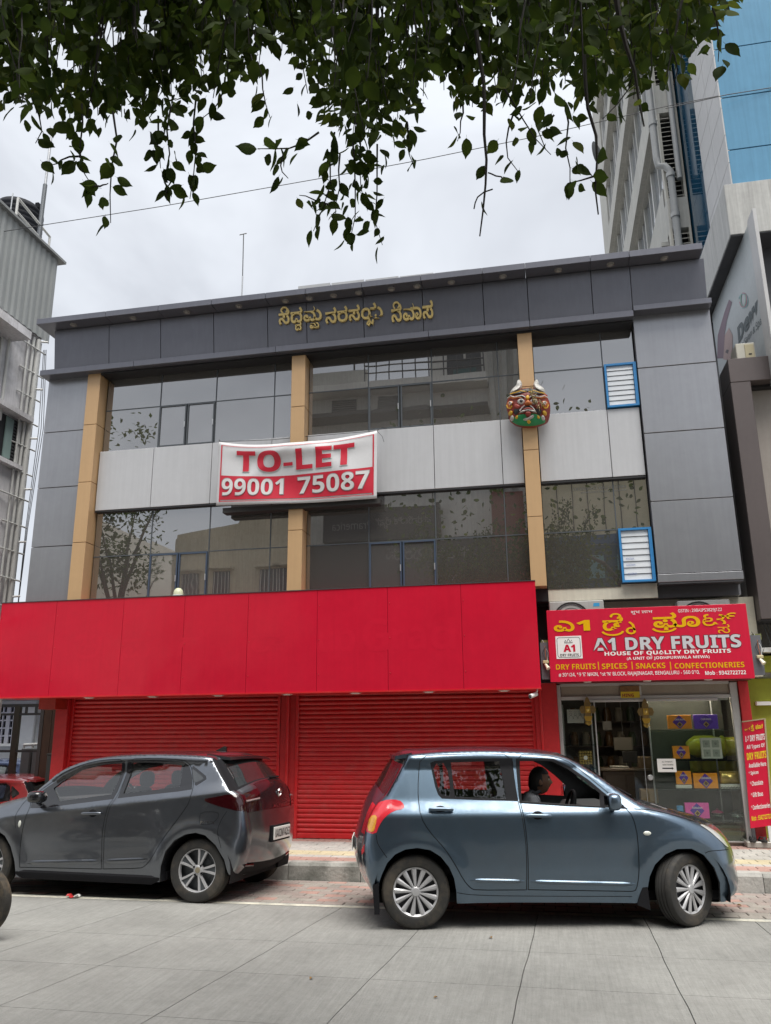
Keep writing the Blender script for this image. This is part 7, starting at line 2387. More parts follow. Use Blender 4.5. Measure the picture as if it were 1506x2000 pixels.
for sgn in (-1, 1):
    pull_handle(sw, -1.067, -.844, .978, sgn, PAINT_SW)
    pull_handle(sw, -.196, .028, .925, sgn, PAINT_SW)
    sw.ridge([(-.72, .402), (-.235, .388)], sgn, .03, .014, PAINT_SW, 'door_moulding')
    sw.ridge([(-.19, .386), (.735, .356)], sgn, .03, .014, PAINT_SW, 'door_moulding')
    sw.groove([(-1.128, 1.452), (-1.125, 1.46)], sgn)
    sw.groove([(-1.54, .776), (-1.532, .71), (-1.50, .66), (-1.445, .59)], sgn)
    sw.groove([(1.38, .60), (1.42, .618), (1.52, .62), (1.66, .612)], sgn)
    sw.groove([(-.835, .30), (-.65, .272), (0, .262), (.70, .254)], sgn, .005)
    sw.groove([(-1.24, 1.452), (-1.265, 1.385), (-1.44, 1.10)], sgn, .008)
    sw.groove([(1.36, .852), (1.20, .902), (1.04, .946), (.92, .968), (.79, .975)], sgn, .006)
    mk('side_indicator', *superell(tuple(sw.on(.875, .772, sgn, .002)), (.035, .010, .019), 2), mat('indicator_clear', (0.60, 0.62, 0.56), 0.15, coat=.5), sw.t, smooth=60)
    mir_ = mk('wing_mirror', *superell((.572, sgn * .935, 1.045), (.062, .095, .072), 3.2), PAINT_SW, sw.t, smooth=60)
    tube('mirror_stalk', [(.60, sgn * .80, .985), (.585, sgn * .87, .99)], .022, C_BLACK, mir_, 8)
    V = [(.509, sgn * .87, .99), (.509, sgn * 1.0, .99), (.508, sgn * 1.0, 1.095), (.508, sgn * .87, 1.095)]
    mk('mirror_glass', V, [(0, 1, 2, 3)], C_CHROME, mir_)
    prism('mud_flap', [(.79, .33), (.838, .33), (.845, .145), (.735, .19)], lambda p, q, t: (p, t, q), sgn * .70, sgn * .835, C_BLACK, sw.t)
    prism('mud_flap', [(-1.575, .36), (-1.52, .38), (-1.515, .13), (-1.56, .13)], lambda p, q, t: (p, t, q), sgn * .66, sgn * .82, C_BLACK, sw.t)
    V, Fc = superell((1.21, sgn * .0, 0), (.01, .01, .01))
    prism('reflector', [(-1.668, .60), (-1.672, .64), (-1.64, .70), (-1.62, .66)], lambda p, q, t: (p - .005, t, q), sgn * .66, sgn * .70, C_RED, sw.t)
# roof spoiler
V, Fc = [], []
for j in range(13):
    t = -1 + 2 * j / 12
    w_ = .60 * t
    bk = .05 * (1 - t * t)
    V += [Vector((-1.20, w_, 1.487 - .012 * t * t)), Vector((-1.36 - bk, w_, 1.462 - .014 * t * t)), Vector((-1.365 - bk, w_, 1.43 - .014 * t * t)), Vector((-1.24, w_, 1.43))]
for j in range(12):
    for k in range(4):
        Fc.append((j * 4 + k, j * 4 + (k + 1) % 4, (j + 1) * 4 + (k + 1) % 4, (j + 1) * 4 + k))
Fc += [(0, 1, 2, 3), (51, 50, 49, 48)]
fix_normals(mk('roof_spoiler', V, Fc, PAINT_SW, sw.t, smooth=40))
tube('wiper', [tuple(sw.strip_at(11.35, -.75) + np.array([0, 0, .012])), tuple(sw.strip_at(11.5, -.1) + np.array([0, 0, .016]))], .008, C_BLACK, sw.t, 6)
p = sw.strip_at(29, 0)
bx('number_plate', (p[0] - .012, p[0] - .004), (-.25, .25), (p[2] - .05, p[2] + .06), C_PLATE, sw.t)

# ------------------------------------------------------------------ driver
def skin_person(name, nodes, edges, root, mt, parent, sub=2):
    me = bpy.data.meshes.new(name)
    me.from_pydata([n[0] for n in nodes], edges, [])
    o = bpy.data.objects.new(name, me)
    COL.objects.link(o)
    md = o.modifiers.new('skin', 'SKIN')
    md.use_smooth_shade = True
    sv_ = me.skin_vertices[0].data
    for i, n in enumerate(nodes):
        sv_[i].radius = n[1]
        sv_[i].use_root = i == root
    sb_ = o.modifiers.new('sub', 'SUBSURF'); sb_.levels = sub; sb_.render_levels = sub
    bpy.context.view_layer.update()
    dg = bpy.context.evaluated_depsgraph_get()
    m2 = bpy.data.meshes.new_from_object(o.evaluated_get(dg))
    bpy.data.objects.remove(o)
    m2.name = name
    m2.materials.clear()
    m2.materials.append(mt)
    m2.polygons.foreach_set('use_smooth', [True] * len(m2.polygons))
    ob_ = bpy.data.objects.new(name, m2)
    COL.objects.link(ob_)
    if parent is not None:
        ob_.parent = parent
        POS[ob_] = Vector((0, 0, 0))
    return ob_
SKIN = mat('skin_brown', (0.25, 0.13, 0.08), 0.5, mottle=0.1, mscale=20)
HAIR = mat('hair_black', (0.014, 0.013, 0.013), 0.55, bump=.002, bscale=150)
SHIRT = mat('striped_shirt', (0.10, 0.11, 0.13), 0.8, mottle=0.2, mscale=14)
# fine pale stripes woven into the shirt
nt = SHIRT.node_tree
wv = nt.nodes.new('ShaderNodeTexWave'); wv.inputs['Scale'].default_value = 22; wv.inputs['Distortion'].default_value = 1.0
gg = nt.nodes.new('ShaderNodeNewGeometry')
mpn = nt.nodes.new('ShaderNodeMapping'); mpn.inputs['Rotation'].default_value = (0, .6, 0)
mxn = nt.nodes.new('ShaderNodeMix'); mxn.data_type = 'RGBA'
mxn.inputs[6].default_value = (0.018, 0.020, 0.026, 1); mxn.inputs[7].default_value = (0.13, 0.135, 0.15, 1)
nt.links.new(gg.outputs['Position'], mpn.inputs[0]); nt.links.new(mpn.outputs[0], wv.inputs[0]); nt.links.new(wv.outputs['Fac'], mxn.inputs[0])
nt.links.new(mxn.outputs[2], nt.nodes['Principled BSDF'].inputs['Base Color'])
drv = thing('person', 'man with dark hair in a striped shirt sitting at the wheel of the blue-grey car', 'person', SW_O + SW_M @ Vector((.0, -.37, .47)), rot=SW_M.to_euler(), local=True)
hx, hy, hz_ = .03, 0.0, .735          # head centre relative to the seat
N_ = [((-.10, 0, .02), (.17, .15)), ((-.11, 0, .20), (.16, .13)), ((-.10, 0, .44), (.19, .13)), ((-.075, 0, .565), (.15, .085)), ((-.04, 0, .615), (.06, .06)), ((-.015, 0, .65), (.058, .06)),
      ((-.08, .17, .565), (.065, .065)), ((-.02, .22, .38), (.052, .052)), ((.14, .20, .27), (.043, .043)), ((.27, .14, .40), (.032, .030)),
      ((-.08, -.17, .565), (.065, .065)), ((-.02, -.22, .38), (.052, .052)), ((.14, -.20, .27), (.043, .043)), ((.27, -.14, .40), (.032, .030)),
      ((.02, .09, .0), (.085, .08)), ((.34, .10, .05), (.07, .065)), ((.50, .10, -.25), (.05, .05)), ((.02, -.09, .0), (.085, .08)), ((.34, -.10, .05), (.07, .065)), ((.50, -.10, -.25), (.05, .05))]
E_ = [(0, 1), (1, 2), (2, 3), (3, 4), (4, 5), (3, 6), (6, 7), (7, 8), (8, 9), (3, 10), (10, 11), (11, 12), (12, 13), (0, 14), (14, 15), (15, 16), (0, 17), (17, 18), (18, 19)]
body = skin_person('body', N_, E_, 0, SHIRT, drv)
# head: one shaped surface with brow, nose, lips, chin and neck
def head_pt(th, ph):
    cx, cy, cz = math.cos(th) * math.cos(ph), math.cos(th) * math.sin(ph), math.sin(th)
    rx, ry, rz = .098, .077, .122
    x, y, z = cx * rx, cy * ry, cz * rz
    fwd = max(0, cx)
    if z < 0:
        x += .003 * fwd * (-z / rz)          # jaw forward
        y *= 1 - .28 * (-z / rz)
        x -= .03 * max(0, -cx) * (-z / rz)
    az = abs(y) / .02
    nose = math.exp(-(y / .013) ** 2) * fwd
    x += nose * (.026 * math.exp(-((z + .018) / .016) ** 2) + .012 * math.exp(-((z - .008) / .02) ** 2))
    x += fwd * math.exp(-(y / .022) ** 2) * (.004 * math.exp(-((z + .052) / .007) ** 2) + .004 * math.exp(-((z + .066) / .007) ** 2) + .008 * math.exp(-((z + .098) / .014) ** 2))
    x -= fwd * .008 * math.exp(-((abs(y) - .032) / .013) ** 2) * math.exp(-((z - .012) / .012) ** 2)
    x += fwd * .005 * math.exp(-((z - .034) / .01) ** 2)
    return Vector((hx + x, hy + y, hz_ + z))
def head_mesh(nm, mt, parent, grow=0.0, test=None, nu=56, nv=44):
    V = [head_pt(-math.pi / 2 + math.pi * j / nv, 2 * math.pi * i / nu) for j in range(nv + 1) for i in range(nu)]
    c = Vector((hx, hy, hz_))
    Fc = []
    for j in range(nv):
        for i in range(nu):
            k = (i + 1) % nu
            f = (j * nu + i, j * nu + k, (j + 1) * nu + k, (j + 1) * nu + i)
            if test is None or test(sum((V[q] for q in f), Vector()) / 4 - c):
                Fc.append(f)
    if grow:
        V = [v + (v - c).normalized() * grow for v in V]
    return mk(nm, V, Fc, mt, parent, smooth=80)
hd = head_mesh('head', SKIN, drv)
hr = head_mesh('hair', HAIR, hd, .010, lambda p: (p.z > .055 and p.x < .075) or (p.x < .012 and p.z > -.045) or (p.x < -.03 and p.z > -.08))
hr.modifiers.new('thick', 'SOLIDIFY').thickness = .012
head_mesh('moustache', HAIR, hd, .004, lambda p: p.x > .08 and abs(p.y) < .03 and -.050 < p.z < -.038)
for sg in (-1, 1):
    mk('ear', *superell((hx - .005, sg * .078, hz_ - .005), (.022, .010, .034), 2.2, 12, 8), SKIN, hd, smooth=60)
    e = mk('eye', *superell((hx + .079, sg * .032, hz_ + .012), (.011, .014, .010), 2, 12, 8), mat('eye_white', (0.6, 0.58, 0.55), 0.2), hd, smooth=60)
    mk('iris', *superell((hx + .087, sg * .032, hz_ + .012), (.005, .006, .006), 2, 10, 6), INKBLK, e, smooth=60)
    head_mesh('eyebrow', HAIR, hd, .003, lambda p, sg=sg: p.x > .05 and .015 < p.y * sg < .05 and .030 < p.z < .040)
    # hands closed on the rim: palm plus five bent fingers
    hb = Vector((.285, sg * .135, .425))
    pm = mk('hand', *superell(tuple(hb), (.045, .020, .028), 2.6, 12, 8), SKIN, drv, smooth=60)
    for k in range(4):
        o_ = hb + Vector((.035, sg * -.006, .020 - .014 * k))
        tube('finger', [o_, o_ + Vector((.022, sg * -.012, .002)), o_ + Vector((.026, sg * -.034, -.002)), o_ + Vector((.008, sg * -.044, -.004))], [.0085, .0085, .008, .0065], SKIN, pm, 7)
    o_ = hb + Vector((-.005, sg * -.012, .022))
    tube('thumb', [o_, o_ + Vector((.018, sg * -.016, .016)), o_ + Vector((.040, sg * -.022, .014))], [.0105, .010, .0075], SKIN, pm, 7)
tube('collar', [(-.045 + .075 * math.cos(a), .075 * math.sin(a), .625 + .02 * math.cos(a)) for a in [2 * math.pi * i / 16 for i in range(17)]], .016, mat('collar_dark', (0.03, 0.032, 0.04), 0.8), drv, 6)

# ------------------------------------------------------------------ dark grey hatchback (left) and two in the yard
def W_al(x, z):
    zc = .905 - .108 * x
    w = .878 - .05 * sstep(.50, .15, z) - .60 * softplus(z - zc, .008) + .20 * softplus(z - zc - .11, .012) - .03 * softplus(z - .75, .05)
    w = w - .018 * np.exp(-((z - .46 + .03 * x) / .10) ** 2) * sstep(-.95, -.7, x) * sstep(.95, .75, x)
    w = w - .09 * np.clip((-1.15 - x) / .75, 0, 1.5) ** 2 - .14 * np.clip((x - .9) / 1.1, 0, 1.2) ** 2
    for cx in (-1.25, 1.25):
        rr_ = np.sqrt((x - cx) ** 2 + (z - .29) ** 2)
        w = w + .02 * np.exp(-((rr_ - .43) / .07) ** 2)
    return w
AL_SIL = [(1.62, .19, .10, .08), (1.78, .22, .2, .14), (1.85, .32, .26, .16), (1.855, .45, .28, .16), (1.84, .60, .28, .16), (1.78, .72, .24, .14), (1.65, .80, .18, .10), (1.40, .885, .12, .06), (1.17, .945, .10, .05), (1.0, .98, .08, .05),
          (.87, 1.005, .06, .05), (.726, 1.15, .05, .07), (.525, 1.29, .06, .07), (.253, 1.388, .07, .05), (-.086, 1.437, .08, .04), (-.433, 1.452, .08, .04), (-.80, 1.451, .08, .04), (-1.15, 1.436, .08, .05), (-1.30, 1.412, .06, .07),
          (-1.36, 1.34, .04, .12), (-1.44, 1.245, .04, .14), (-1.575, 1.09, .045, .14), (-1.66, 1.045, .08, .14), (-1.70, .985, .09, .11), (-1.72, .90, .10, .10), (-1.735, .80, .12, .09), (-1.75, .70, .15, .09), (-1.75, .58, .17, .09), (-1.735, .47, .17, .08),
          (-1.70, .36, .15, .07), (-1.64, .28, .10, .05), (-1.60, .255, .07, .04)]
AL_BOT = [(-1.60, .255), (-1.585, .30), (-1.555, .42), (-1.46, .555), (-1.345, .648), (-1.24, .672), (-1.13, .655), (-1.01, .597), (-.918, .49), (-.865, .34), (-.852, .19), (-.30, .186), (.40, .182), (.842, .185), (.868, .34), (.92, .49), (1.01, .597), (1.13, .655), (1.25, .672), (1.36, .648), (1.47, .56),
          (1.56, .42), (1.60, .28), (1.62, .19)]
def al_regions(paint, glass):
    FDa = [(.83, .985), (.775, .878), (.81, .70), (.812, .50), (.803, .31), (.80, .285), (.799, .284), (.77, .284), (-.145, .293), (-.172, .293), (-.1725, .294), (-.172, .32), (-.158, .626), (-.178, .869), (-.238, 1.01), (-.258, 1.20), (-.268, 1.395), (.0, 1.388), (.24, 1.345), (.50, 1.245), (.70, 1.095)]
    RDa = [(-.298, 1.396), (-.288, 1.20), (-.266, 1.01), (-.204, .869), (-.184, .626), (-.192, .325), (-.192, .296), (-.193, .295), (-.22, .296), (-.62, .312), (-.675, .335), (-.745, .405), (-.872, .605), (-1.072, .865), (-1.14, .97), (-1.150, 1.08), (-1.118, 1.205), (-1.05, 1.33), (-.96, 1.392), (-.6, 1.404)]
    return [
        dict(name='window_glass', pts=[(.575, 1.085), (.50, 1.155), (.264, 1.282), (.0, 1.335), (-.228, 1.350), (-.214, 1.18), (-.182, 1.030), (.12, .995), (.44, .955)], mat=glass, off=.012, open=True, smooth=0, parent='door_f'),
        dict(name='window_glass', pts=[(-.352, 1.358), (-.65, 1.355), (-.955, 1.330), (-.968, 1.22), (-.985, 1.118), (-.66, 1.078), (-.325, 1.040)], mat=glass, off=.012, open=True, smooth=0, parent='door_r'),
        dict(name='quarter_glass', pts=[(-1.055, 1.315), (-1.15, 1.26), (-1.245, 1.203), (-1.20, 1.175), (-1.13, 1.150), (-1.10, 1.22)], mat=C_GLASSD, off=.008, smooth=1),
        dict(name='window_surround', pts=[(.80, .965), (.68, 1.085), (.50, 1.215), (.25, 1.320), (0, 1.366), (-.266, 1.378), (-.258, 1.20), (-.238, 1.02), (-.225, .985), (.20, .935), (.60, .885), (.775, .880)], mat=C_GLOSSB, parent='door_f', smooth=0),
        dict(name='window_surround', pts=[(-.296, 1.380), (-.62, 1.386), (-.955, 1.372), (-1.035, 1.322), (-1.105, 1.205), (-1.135, 1.09), (-.98, 1.068), (-.60, 1.028), (-.275, .992), (-.287, 1.20)], mat=C_GLOSSB, parent='door_r', smooth=0),
        dict(name='quarter_surround', pts=[(-1.045, 1.345), (-1.16, 1.282), (-1.29, 1.205), (-1.22, 1.155), (-1.155, 1.115), (-1.135, 1.21)], mat=C_GLOSSB, smooth=1),
        dict(name='tail_lamp', pts=[(-1.27, .995), (-1.42, 1.018), (-1.56, 1.048), (-1.69, 1.045), (-1.80, .93), (-1.76, .868), (-1.60, .898), (-1.42, .940)], mat=C_REDD, off=-.003, smooth=1),
        dict(name='spoiler_wing', pts=[(-1.30, 1.425), (-1.35, 1.375), (-1.375, 1.335), (-1.45, 1.245), (-1.60, 1.085), (-1.565, 1.075), (-1.415, 1.235), (-1.33, 1.335), (-1.28, 1.395)], mat=C_BLACK, smooth=0, off=-.002),
        dict(name='fuel_flap', pts=[(-1.275, .872), (-1.455, .875), (-1.478, .832), (-1.405, .752), (-1.285, .748), (-1.265, .80)], mat=paint, gap=.005, smooth=1, side=1, else_mat=paint),
        dict(name='door', key='door_f', pts=FDa, mat=paint, gap=.007, smooth=1),
        dict(name='door', key='door_r', pts=RDa, mat=paint, gap=.007, smooth=1)]
AL_STRIP = [dict(name='windscreen', s=(10.2, 13.0), t=(0, .94), mat=C_GLASS, off=.004),
            dict(name='rear_window', s=(18.75, 21.2), t=(0, .88), mat=C_GLASSD, off=.004),
            dict(name='rear_window_surround', s=(18.5, 21.5), t=(0, 1.01), mat=C_BLACK, off=.001),
            dict(name='tail_lamp_end', s=(22.1, 24.3), t=(.62, 1.01), mat=C_REDD, off=-.003, split=True),
            dict(name='tailgate_panel', s=(21.6, 24.5), t=(0, .62), mat=C_GLOSSB, off=.002),
            dict(name='bumper_trim', s=(28.9, 30.6), t=(0, .92), mat=C_BLACK, off=.006),
            dict(name='grille', s=(2.0, 3.6), t=(0, .70), mat=C_BLACK, off=.012)]
def make_alt(label, loc, rotm, paint, detail=True, group=None, glass=None):
    c = Car('hatchback_car', label, loc, rotm, paint, dict(sil=AL_SIL, bottom=AL_BOT, W=W_al, regions=al_regions(paint, glass or C_GLASS), strip=AL_STRIP, roof=(13.2, 18.3), creases=[[(1.5, .76), (-1.7, 1.105)]]), group, detail)
    finish_car(c, None, 2.50, .308, alloy5, 0, .385, (-1.6, 1.6), .83)
    for sgn in (-1, 1):
        pull_handle(c, -.134, .096, .842, sgn, paint)
        pull_handle(c, -1.04, -.86, .985, sgn, C_GLOSSB) if False else None
        c.ridge([(.73, .333), (-.165, .370)], sgn, .04, .016, paint, 'door_moulding')
        c.ridge([(-.195, .372), (-.70, .402)], sgn, .04, .016, paint, 'door_moulding')
        c.ridge([(.85, .225), (0, .218), (-.85, .212)], sgn, .07, .012, C_BLACK, 'sill_trim')
        c.groove([(-1.555, .88), (-1.50, .80), (-1.47, .70), (-1.50, .60), (-1.52, .53)], sgn, .005)
        c.groove([(.83, .99), (.90, .94), (.93, .80), (.90, .68)], sgn, .005)
        mk('side_indicator', *superell(tuple(c.on(.855, .72, sgn, .002)), (.018, .008, .035), 2), MATS['indicator_clear'], c.t, smooth=60)
        mir_ = mk('wing_mirror', *superell((.60, sgn * .985, 1.005), (.09, .10, .062), 3.0), C_GLOSSB, c.t, smooth=60)
        tube('mirror_stalk', [(.66, sgn * .84, .93), (.62, sgn * .93, .955)], .028, C_GLOSSB, mir_, 8)
        tube('lamp_bar', [tuple(c.strip_at(23.1, sgn * .66)), tuple(c.strip_at(23.1, sgn * .98))], .012, mat('lamp_smoke', (0.24, 0.20, 0.20), 0.1, coat=.6), c.t, 6)
        p0, p1 = c.strip_at(29.2, sgn * .70), c.strip_at(29.2, sgn * .95)
        tube('rear_reflector', [tuple(p0), tuple(p1)], .014, C_REDD, c.t, 6)
    # roof spoiler, fin, wiper, plate, badge
    V, Fc = [], []
    for j in range(13):
        t = -1 + 2 * j / 12
        w_ = .585 * t
        bk = .06 * (1 - t * t)
        V += [Vector((-1.16, w_, 1.470 - .02 * t * t)), Vector((-1.44 - bk, w_, 1.435 - .02 * t * t)), Vector((-1.445 - bk, w_, 1.405 - .02 * t * t)), Vector((-1.25, w_, 1.40))]
    for j in range(12):
        for k in range(4):
            Fc.append((j * 4 + k, j * 4 + (k + 1) % 4, (j + 1) * 4 + (k + 1) % 4, (j + 1) * 4 + k))
    Fc += [(0, 1, 2, 3), (51, 50, 49, 48)]
    fix_normals(mk('roof_spoiler', V, Fc, paint, c.t, smooth=40))
    prism('antenna_fin', [(-.98, 1.478), (-1.13, 1.472), (-1.135, 1.535), (-1.10, 1.54)], lambda p, q, t: (p, t * (1 - (q - 1.47) * 8), q), -.022, .022, C_GLOSSB, c.t)
    a, b = c.strip_at(21.3, .05), c.strip_at(21.0, -.42)
    tube('rear_wiper', [(a[0] - .012, a[1], a[2] + .01), (b[0] - .012, b[1], b[2] + .015)], .010, C_BLACK, c.t, 6)
    pl = c.strip_at(26.6, 0)
    tilt = .0
    plate = bx('number_plate', (pl[0] - .016, pl[0] - .006), (-.25, .25), (pl[2] - .065, pl[2] + .065), C_PLATE, c.t, .003)
    bx('plate_frame', (pl[0] - .0055, pl[0] + .03), (-.275, .275), (pl[2] - .085, pl[2] + .085), C_BLACK, c.t, .004)
    if detail:
        VF = fit(text_2d('KA02MV4263', .03), (-.215, .235, pl[2] - .042, pl[2] + .042))
        mk('lettering', [(pl[0] - .018, -p, q) for p, q in VF[0]], VF[1], INKBLK, plate)
        bd = c.strip_at(23.0, 0)
        lathe('badge', [(.030, 0), (.034, -.008), (.042, -.008), (.046, 0)], lambda p, q, h: (bd[0] - .006 + h, p, bd[2] + q), C_CHROME, c.t, seg=24)
        VF = fit(text_2d('T', .03), (-.022, .022, bd[2] - .024, bd[2] + .022))
        mk('badge_mark', [(bd[0] - .014, -p, q) for p, q in VF[0]], VF[1], C_CHROME, c.t)
        b2 = c.strip_at(24.1, 0)
        VF = fit(text_2d('A L T R O Z', .01), (-.21, .21, b2[2] - .014, b2[2] + .014))
        mk('lettering', [(b2[0] - .012 + .25 * p * p, -p, q) for p, q in VF[0]], VF[1], C_CHROME, c.t)
    return c
PAINT_AL = mat('paint_dark_grey', (0.150, 0.163, 0.185), 0.30, metal=0.95, coat=1.0, flake=0.12, mottle=0.08, mscale=1.0, dirt=(0.11, 0.105, 0.095), dscale=1.2, damt=.25)
al = make_alt('dark grey hatchback with split-spoke alloy wheels parked in front of the left shutter', (-4.847, 9.159, -.033), rot_cols(177.8, 2.3), PAINT_AL)
VF = fit(text_2d('PETROL', .02), (-.075, .075, 0, .028))
mk('lettering', [al.on(-1.36 - p, .757 + q, 1, .003) for p, q in VF[0]], VF[1], C_CHROME, al.t)
PAINT_RD = mat('paint_red', (0.34, 0.02, 0.022), 0.3, coat=1.0, mottle=0.1)
PAINT_BL = mat('paint_blue', (0.06, 0.095, 0.20), 0.35, coat=1.0, mottle=0.15)
pr_ = aty(93, 1528, 13.25)
cr = make_alt('red hatchback in the sunken yard behind the dark grey car', (pr_.x - 1.85, 14.1, pr_.z - 1.40), rot_cols(180, 0), PAINT_RD, False, 'cars in the yard')
pb_ = aty(82, 1500, 15.75)
cb = make_alt('blue hatchback in the yard beyond the iron fence', (pb_.x - 1.85, 16.55, pb_.z - 1.32), rot_cols(180, 0), PAINT_BL, False, 'cars in the yard')

# ================================================================== overhanging tree
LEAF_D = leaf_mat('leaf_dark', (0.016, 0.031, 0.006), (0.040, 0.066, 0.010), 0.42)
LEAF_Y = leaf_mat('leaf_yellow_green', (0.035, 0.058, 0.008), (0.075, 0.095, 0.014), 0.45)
BARK = mat('bark', (0.055, 0.045, 0.037), 0.9, mottle=0.35, mscale=5, bump=0.02, bscale=14)
TWIG = mat('twig_bark', (0.022, 0.019, 0.016), 0.8)
tree = thing('street_tree', 'leafy tree whose dark hanging branches fill the top of the picture', 'tree', (2.4, -1.7, .02))
rt = random.Random(11)
tube('trunk', [(2.4, -1.7, .02), (2.42, -1.68, .5), (2.36, -1.62, 1.6), (2.28, -1.5, 2.7), (2.1, -1.3, 3.7)], [.27, .21, .175, .16, .145], BARK, tree, 14)
limbs = [[(2.1, -1.3, 3.7), (1.6, -.5, 4.6), (.9, .8, 5.3), (.2, 2.0, 5.6), (-.8, 2.9, 5.7)],
         [(2.1, -1.3, 3.7), (2.3, -.3, 4.7), (2.1, 1.0, 5.5), (1.6, 2.4, 5.8), (1.0, 3.4, 5.9)],
         [(1.6, -.5, 4.6), (.4, .2, 5.2), (-1.0, 1.2, 5.5), (-2.4, 2.2, 5.5)],
         [(2.1, -1.3, 3.7), (2.9, -2.2, 4.8), (3.4, -3.0, 5.6)], [(2.1, -1.3, 3.7), (1.0, -2.2, 4.9), (-.3, -2.6, 5.7)]]
for L in limbs:
    n = len(L)
    tube('limb', L, [.12 * (1 - .75 * i / (n - 1)) for i in range(n)], BARK, tree, 9)
def leaf_shape(kind):
    k = [1.0, .88, 1.12][kind]
    out = [(0, 0), (.18 * k, .12), (.30 * k, .32), (.31 * k, .52), (.22 * k, .74), (.08 * k, .90), (0, 1.06)]
    V = []
    for x, y in out:
        V.append((x, y, .10 * x + .06 * math.sin(y * 3)))
    for x, y in out[1:-1]:
        V.append((-x, y, .10 * x + .06 * math.sin(y * 3)))
    mid = [(0, y, -.03 + .06 * math.sin(y * 3)) for y in (.12, .32, .52, .74, .92)]
    b = len(V)
    V += mid
    R_ = [0, 1, 2, 3, 4, 5, 6]; L_ = [0, 7, 8, 9, 10, 11, 6]; M_ = [0, b, b + 1, b + 2, b + 3, b + 4, 6]
    Fc = []
    for i in range(6):
        for side, fl in ((R_, False), (L_, True)):
            q = []
            for v in (M_[i], side[i], side[i + 1], M_[i + 1]):
                if v not in q:
                    q.append(v)
            Fc.append(tuple(q[::-1]) if fl else tuple(q))
    # petiole
    k0 = len(V)
    V += [(-.008, -.16, .02), (.008, -.16, .02), (.008, .02, 0), (-.008, .02, 0)]
    Fc.append((k0, k0 + 1, k0 + 2, k0 + 3))
    return V, Fc
LSH = [leaf_shape(k) for k in range(3)]
LME = {}
for k in range(3):
    for mt_ in (LEAF_D, LEAF_Y):
        me = bpy.data.meshes.new('leaf')
        me.from_pydata(LSH[k][0], [], LSH[k][1])
        me.materials.append(mt_)
        me.polygons.foreach_set('use_smooth', [True] * len(me.polygons))
        LME[(k, mt_.name)] = me
BND = [(-120, 205), (0, 215), (40, 228), (90, 255), (130, 280), (175, 250), (220, 235), (260, 262), (300, 245), (330, 262), (360, 225), (400, 195), (430, 212), (470, 190), (500, 188), (520, 155), (545, 120), (575, 140), (600, 195), (640, 262),
       (700, 292), (760, 320), (800, 300), (830, 228), (850, 182), (875, 198), (900, 222), (940, 225), (980, 220), (1030, 210), (1080, 208), (1130, 228), (1180, 232), (1230, 208), (1270, 190), (1310, 160), (1350, 130), (1390, 100), (1430, 30), (1450, -40), (1600, -60)]
def bnd(u):
    for i in range(len(BND) - 1):
        if BND[i][0] <= u <= BND[i + 1][0]:
            s = (u - BND[i][0]) / (BND[i + 1][0] - BND[i][0])
            return BND[i][1] + s * (BND[i + 1][1] - BND[i][1])
    return -60
leaves = []      # (matrix, kind, mat, priority)
def px_of(p):
    q = p - Vector((0, 0, CAM_H))
    z = q.dot(CF)
    return (753 + F_PX * q.dot(CR) / z, 1000 + F_PX * q.dot(CD) / z, z) if z > .2 else (-9999, -9999, z)
HOLES = [(214, 58, 30, 34), (284, 30, 22, 36), (131, 108, 28, 24), (10, 131, 16, 14), (646, 92, 12, 18), (545, 120, 36, 46), (752, 65, 12, 14), (796, 42, 12, 20), (745, 15, 20, 14), (925, 150, 20, 16), (470, 170, 20, 24), (330, 175, 14, 16), (60, 60, 14, 12), (850, 165, 26, 34), (1010, 190, 18, 14), (1110, 60, 14, 12), (400, 120, 14, 18)]
def add_leaf(p, hang, size, yel, pri):
    if pri == 0:                       # gaps where the sky shows between the branches
        uu, vv_, _ = px_of(p)
        if any(((uu - a) / c) ** 2 + ((vv_ - b) / d) ** 2 < 1 for a, b, c, d in HOLES):
            return
    d = Vector((rt.gauss(0, .55), rt.gauss(0, .55), -1.0 * hang + rt.gauss(0, .35)))
    d.normalize()
    s = d.cross(Vector((rt.gauss(0, 1), rt.gauss(0, 1), rt.gauss(0, .6))))
    if s.length < 1e-3:
        s = Vector((1, 0, 0))
    s.normalize()
    n = s.cross(d)
    # turn the blade part of the way towards the light from the street
    M3 = Matrix((s, d, n)).transposed()
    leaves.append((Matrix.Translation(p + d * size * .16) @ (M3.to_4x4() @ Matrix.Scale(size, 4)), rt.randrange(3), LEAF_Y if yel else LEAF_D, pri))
twv, twf = [], []
